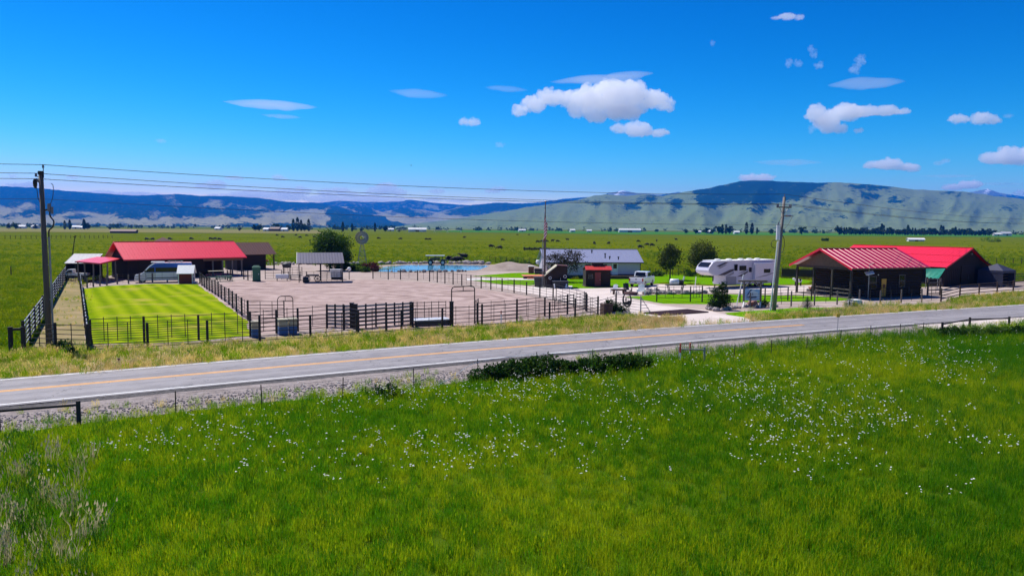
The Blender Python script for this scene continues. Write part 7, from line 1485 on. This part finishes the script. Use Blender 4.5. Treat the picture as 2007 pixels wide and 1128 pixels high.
for i, (px, py, Y, bl, lab) in enumerate(((415, 362, 20000, [(-10, 3, 22, 6), (8, 0, 22, 9)], 'cumulus standing over the long wooded range'), (460, 349, 20000, [(0, 0, 20, 4)], 'thin puff above the cumulus over the wooded range'), (548, 348, 20000, [(-5, 0, 12, 6), (8, 3, 10, 4)], 'small puff above the long low cloud bank'), (750, 372, 22000, [(-14, 3, 20, 10), (8, -2, 24, 12), (30, 4, 18, 8)], 'tallest cumulus in the cloud bank over the blue range'), (575, 373, 22000, [(-14, 4, 22, 8), (14, 2, 22, 9)], 'broad cumulus in the cloud bank above the barn roof'), (660, 375, 22000, [(-18, 3, 20, 8), (6, 0, 22, 8), (28, 5, 16, 6)], 'middle cumulus of the cloud bank'), (857, 375, 22000, [(0, 0, 17, 5)], 'small flat puff at the end of the cloud bank'), (972, 372, 22000, [(-5, 2, 18, 5), (6, -1, 14, 6)], 'white puff over the blue middle hills'), (500, 382, 23000, [(-60, 4, 40, 7), (0, 0, 50, 9), (55, 2, 45, 9)], 'long low cloud bank behind the wooded range'), (690, 388, 23000, [(-50, 2, 50, 8), (20, 2, 60, 8), (80, 4, 40, 6)], 'long low cloud bank behind the blue range'), (45, 361, 20000, [(-5, 2, 30, 5), (14, 1, 22, 5)], 'low cloud behind the range beside the riser-cable pole'), (143, 347, 20000, [(0, 0, 14, 4)], 'small puff level with the riser-cable pole top, over the range'), (27, 345, 20000, [(0, 0, 9, 4)], 'tiny puff beyond the riser-cable pole top'), (870, 391, 23000, [(-20, 0, 25, 4), (30, 2, 30, 4)], 'low haze cloud over the middle hills'), (250, 378, 23000, [(-60, 0, 40, 5), (10, 2, 50, 5)], 'low thin cloud along the wooded ridge'), (2003, 378, 26000, [(0, 0, 16, 6)], 'little cloud past the snowy peak'))):
    cloud(lab, px, py, Y, bl, 'cloud_bank', 60 + i)

# ------------------------------------------------------------------ grass (geometry nodes, one object for each kind of cover)
tmpl = bpy.data.collections.new('cover_templates')
def blades(n, rad, h0, h1, w, m, seed, lean=.5, heads=0., hm=None, flop=.25):
    rnd = random.Random(seed); mb = MB()
    for _ in range(n):
        a = rnd.uniform(0, 6.28); r_ = rad * math.sqrt(rnd.random()); x, y = math.cos(a) * r_, math.sin(a) * r_
        h = rnd.uniform(h0, h1); b = rnd.uniform(0, 6.28); l = rnd.random() * lean * h; dx, dy = math.cos(b) * l, math.sin(b) * l
        c = rnd.uniform(0, 6.28); wx, wy = math.cos(c) * w / 2, math.sin(c) * w / 2
        tip = h * (1 - flop * rnd.random())
        mb.add([(x - wx, y - wy, -.02), (x + wx, y + wy, -.02), (x + dx * .35 + wx * .8, y + dy * .35 + wy * .8, h * .55), (x + dx * .35 - wx * .8, y + dy * .35 - wy * .8, h * .55), (x + dx, y + dy, tip)], [(0, 1, 2, 3), (3, 2, 4)])
        if rnd.random() < heads:
            t = Vector((x + dx, y + dy, tip)); s_ = w * 1.5; mb.add([t + Vector((-s_, 0, -.05)), t + Vector((0, s_, -.02)), t + Vector((s_ * .6, 0, .10)), t + Vector((0, -s_, -.02))], [(0, 1, 2, 3)])
    return mb.mesh('clump', m)
def template(name, meshes):
    c = bpy.data.collections.new(name)
    for i, me in enumerate(meshes): c.objects.link(bpy.data.objects.new(name + '_clump', me))
    return c
def scatter_tree(coll, smin, smax, seed):
    ng = bpy.data.node_groups.new('cover', 'GeometryNodeTree'); ng.interface.new_socket('Geometry', in_out='INPUT', socket_type='NodeSocketGeometry'); ng.interface.new_socket('Geometry', in_out='OUTPUT', socket_type='NodeSocketGeometry')
    N = ng.nodes; L = ng.links; i = N.new('NodeGroupInput'); o = N.new('NodeGroupOutput')
    d = N.new('GeometryNodeDistributePointsOnFaces'); d.inputs['Seed'].default_value = seed
    na = N.new('GeometryNodeInputNamedAttribute'); na.data_type = 'FLOAT'; na.inputs['Name'].default_value = 'dens'; L.new(na.outputs['Attribute'], d.inputs['Density'])
    ci = N.new('GeometryNodeCollectionInfo'); ci.inputs['Collection'].default_value = coll; ci.inputs['Separate Children'].default_value = True; ci.inputs['Reset Children'].default_value = True
    ip = N.new('GeometryNodeInstanceOnPoints'); ip.inputs['Pick Instance'].default_value = True
    rr_ = N.new('FunctionNodeRandomValue'); rr_.data_type = 'FLOAT_VECTOR'; rr_.inputs[0].default_value = (-.08, -.08, 0); rr_.inputs[1].default_value = (.08, .08, 6.283)
    rs = N.new('FunctionNodeRandomValue'); rs.data_type = 'FLOAT'; rs.inputs[2].default_value = smin; rs.inputs[3].default_value = smax
    sa = N.new('GeometryNodeInputNamedAttribute'); sa.data_type = 'FLOAT'; sa.inputs['Name'].default_value = 'size'
    mu = N.new('ShaderNodeMath'); mu.operation = 'MULTIPLY'; L.new(rs.outputs[1], mu.inputs[0]); L.new(sa.outputs['Attribute'], mu.inputs[1])
    L.new(i.outputs[0], d.inputs['Mesh']); L.new(d.outputs['Points'], ip.inputs['Points']); L.new(ci.outputs[0], ip.inputs['Instance']); L.new(rr_.outputs[0], ip.inputs['Rotation']); L.new(mu.outputs[0], ip.inputs['Scale']); L.new(ip.outputs[0], o.inputs[0])
    return ng
def cover(name, label, x0, x1, y0, y1, cell, fn, coll, smin, smax, seed, z=0.0, hard=False):
    """fn(x, y) -> (density, size); cells where it is zero are left out"""
    nx, ny = int((x1 - x0) / cell), int((y1 - y0) / cell); val = {}
    mb = MB(); dn = []; sz = []; idx = {}
    def vert(i, j):
        if (i, j) not in idx:
            x, y = x0 + i * cell, y0 + j * cell; d, s = fn(x, y); idx[(i, j)] = len(mb.v); mb.v.append((x, y, z)); dn.append(d); sz.append(s)
        return idx[(i, j)]
    for j in range(ny):
        yc = y0 + (j + .5) * cell
        for i in range(nx):
            xc = x0 + (i + .5) * cell
            if abs(xc) > .74 * yc + 9: continue
            q = (vert(i, j), vert(i + 1, j), vert(i + 1, j + 1), vert(i, j + 1))
            if (min if hard else max)(dn[k] for k in q) > 0: mb.f.append(q)
    me = bpy.data.meshes.new(name); me.from_pydata(mb.v, [], mb.f); me.update()
    a = me.attributes.new('dens', 'FLOAT', 'POINT'); a.data.foreach_set('value', dn); b = me.attributes.new('size', 'FLOAT', 'POINT'); b.data.foreach_set('value', sz)
    o = put(name, me); tag(o, label, kind='stuff'); md = o.modifiers.new('cover', 'NODES'); md.node_group = scatter_tree(coll, smin, smax, seed); return o
import numpy as np
RC = np.array([(p.x, p.y) for p in road_c]); RN = np.array([(n.x, n.y) for n in road_n])
def side(x, y):
    k = int(np.argmin((RC[:, 0] - x) ** 2 + (RC[:, 1] - y) ** 2)); return (x - RC[k, 0]) * RN[k, 0] + (y - RC[k, 1]) * RN[k, 1]
def inside(x, y, names):
    for nm, bb, P in SHEETS:
        if nm in names and bb[0] <= x <= bb[1] and bb[2] <= y <= bb[3] and inpoly(x, y, P): return True
    return False
HARD = {'yard', 'drive', 'lane', 'lawn', 'pond', 'pond_bank', 'house_lawn', 'gate_lawn', 'arena', 'fence_row_soil', 'path', 'pad', 'roadside_lawn'}
t_meadow = template('meadow', [blades(46, .26, .22, .50, .011, 'meadow_blade', 100 + i, .55, .12) for i in range(6)])
t_tall = template('tall', [blades(40, .24, .45, .85, .012, 'meadow_tall', 120 + i, .4, .15) for i in range(4)])
t_verge = template('verge', [blades(40, .24, .25, .62, .012, 'verge_blade', 140 + i, .45, .45) for i in range(5)])
t_dry = template('dry', [blades(34, .22, .30, .70, .010, 'dry_blade', 160 + i, .5, .6) for i in range(4)])
t_weed = template('weed', [blades(26, .22, .5, 1.0, .018, 'weed_blade', 180 + i, .5, .5) for i in range(4)])
t_past = template('pasture', [blades(46, .55, .20, .48, .028, 'pasture_tuft', 200 + i, .7, .1) for i in range(5)])
def flower(seed):
    rnd = random.Random(seed); mb = MB()
    for _ in range(rnd.randint(2, 5)):
        x, y, h = rnd.gauss(0, .16), rnd.gauss(0, .16), rnd.uniform(.38, .58); r_ = rnd.uniform(.018, .034); n = 7
        mb.add([(x + r_ * math.cos(k * 6.283 / n) * rnd.uniform(.7, 1.1), y + r_ * math.sin(k * 6.283 / n), h + rnd.uniform(-.012, .012)) for k in range(n)] + [(x, y, h + .018)], [(k, (k + 1) % n, n) for k in range(n)])
    return mb.mesh('flower', 'petal')
t_flower = template('flower', [flower(i) for i in range(6)])
t_pebble = template('pebble', [MB().blob((0, 0, .3), (1, .8, .6), 1, .3, i).mesh('pebble', 'stone' if i % 2 else 'rubble') for i in range(5)])
def edge0(x, y): return -7.3 + 1.7 * min(1., max(0., (x - 4) / 9)) + .5 * noise.noise(Vector((x * .4, y * .4, 2)))
def f_meadow(x, y):
    s = side(x, y); s0 = edge0(x, y)
    if s > s0: return 0., 1.
    e = min(1., (s0 - s) / 1.6 + .2); dd = 17 if y < 32 else (12 if y < 44 else 8.5)
    return dd * e, (.85 + .3 * noise.noise(Vector((x * .15, y * .15, 3)))) * (.55 + .45 * e) * (1.0 if y < 40 else 1.15)
cover('meadow_grass', 'lush green meadow grass filling the foreground', -46, 66, 9, 76, 1.6, f_meadow, t_meadow, .75, 1.25, 1)
def f_tall(x, y):
    s = side(x, y); v = noise.noise(Vector((x * .11, y * .11, 8)))
    if x > 3 and -9.5 < s < -6.2: return max(0., 3.2 * (1 - abs(s + 7.6) / 2.0)) * min(1., (x - 3) / 6), 1.
    if x <= 3 and -11.5 < s < -8.6: return max(0., 2.4 * (1 - abs(s + 10) / 1.6)), .8
    if s < -9.5 and v > .22: return 3. * min(1, (v - .22) * 5), .85
    return 0., 1.
cover('tall_grass', 'taller dark grass along the wire fence and in patches', -40, 62, 9, 72, 1.6, f_tall, t_tall, .7, 1.15, 2)
def f_dry_edge(x, y):
    s = side(x, y); return (2.6 * max(0, noise.noise(Vector((x * .3, y * .3, 4))) + .25), .75) if edge0(x, y) - .3 < s < -4.9 else (0., 1.)
cover('shoulder_weeds', 'straw-coloured weeds creeping onto the gravel shoulder', -40, 62, 20, 76, .8, f_dry_edge, t_verge, .6, 1.0, 3)
def f_flower(x, y):
    s = side(x, y)
    if s > -7.5: return 0., 1.
    a, b = pix(Vector((x, y, .4))); w = noise.noise(Vector((x * .22, y * .22, 5))) + .5 * noise.noise(Vector((x * .6, y * .6, 2)))
    k = max(0., 1 - abs(b - 800) / 190) if a > 300 else max(0., 1 - abs(b - 880) / 90) * .3
    if a > 1500: k *= .8
    return max(0., (w + .22) * 7 * k), 1.
cover('meadow_flowers', 'white wild flowers sprinkled over the meadow', -40, 60, 14, 66, 1.2, f_flower, t_flower, .8, 1.3, 4)
def f_verge(x, y):
    s = side(x, y)
    if s < 3.55 or s > 13 or inside(x, y, HARD - {'roadside_lawn'}): return 0., 1.
    lw = inside(x, y, {'roadside_lawn'})
    if lw and s > 7: return 1.5, .3
    return 13 * min(1., (s - 3.4) / .6), .8 + .3 * noise.noise(Vector((x * .3, y * .3, 1)))
cover('verge_grass', 'rough yellow-green verge grass between road and fences', -50, 78, 32, 100, .9, f_verge, t_verge, .7, 1.25, 5)
def f_drystrip(x, y):
    s = side(x, y)
    if s < 3.5 or s > 7.5 or inside(x, y, {'drive', 'yard'}): return 0., 1.
    v = noise.noise(Vector((x * .16, y * .16, 6))) + .15; k = 1 if s < 5 else .45
    a, b = pix(Vector((x, y, 0)))
    if 1230 < a < 1330: k = 2.2; v = .6
    return max(0., (v + .1) * 16 * k), .9
cover('dry_grass', 'blond dry grass along the road edge', -50, 78, 32, 100, .9, f_drystrip, t_dry, .7, 1.2, 6)
def f_weed(x, y):
    a, b = pix(Vector((x, y, .3))); v = noise.noise(Vector((x * .5, y * .5, 7)))
    k = max(0., 1 - max(0, a - 40) / 150) * min(1., max(0., (b - 850) / 80))
    return max(0., (v + .35) * 14 * k), 1.
cover('dry_weeds', 'patch of dry stalks and broad weeds in the meadow corner', -24, 2, 9, 34, .8, f_weed, t_weed, .6, 1.1, 7)
def f_past(x, y):
    s = side(x, y)
    if s < 8 or inside(x, y, HARD): return 0., 1.
    if s < 13 and x > -28: return 0., 1.
    d = 5.5 if y < 75 else (2.6 if y < 115 else 1.1 * math.exp(-(y - 115) / 55.))
    return d, .8 if y < 115 else 1.05
cover('pasture_grass', 'uneven grass tufts of the pasture beside lane and barns', -120, 120, 40, 124, 1.5, f_past, t_past, .7, 1.25, 8, hard=True)
cover('pasture_grass', 'uneven grass tufts of the open pasture beyond the yard', -215, 235, 124, 280, 4., f_past, t_past, .7, 1.25, 10)
cover('pasture_grass', 'scattered grass tufts far out on the open pasture', -450, 450, 280, 640, 12., f_past, t_past, .7, 1.25, 11)
def f_peb(x, y):
    s = side(x, y)
    return (34., .045) if -7.4 < s < -3.6 else (0., .05)
cover('shoulder_stones', 'loose pale gravel stones on the road shoulder', -40, 62, 20, 76, .8, f_peb, t_pebble, .5, 1.5, 9, z=.06)
def f_lane(x, y):
    if not inside(x, y, {'lane', 'fence_row_soil'}): return 0., 1.
    return max(0., noise.noise(Vector((x * .45, y * .3, 12))) - .02) * 9, .5
cover('lane_weeds', 'sparse low weeds growing in the dirt lane and fence rows', -75, 20, 40, 112, .9, f_lane, t_verge, .5, 1.0, 12)

# ------------------------------------------------------------------ haze
mb = MB(); mb.bx(-24000, 24000, -2500, 15400, -3, 830)
hz = bpy.data.materials.new('haze_air'); hz.use_nodes = True; hn = hz.node_tree; hn.nodes.clear()
ho = hn.nodes.new('ShaderNodeOutputMaterial'); hv = hn.nodes.new('ShaderNodeVolumePrincipled')
hv.inputs['Color'].default_value = (.005, .24, 1., 1); hv.inputs['Density'].default_value = 6.8e-5; hv.inputs['Anisotropy'].default_value = .1
hn.links.new(hv.outputs[0], ho.inputs['Volume'])
me = mb.mesh('haze', hz); tag(put('haze', me), kind='stuff', label='thin blue haze lying over the valley')
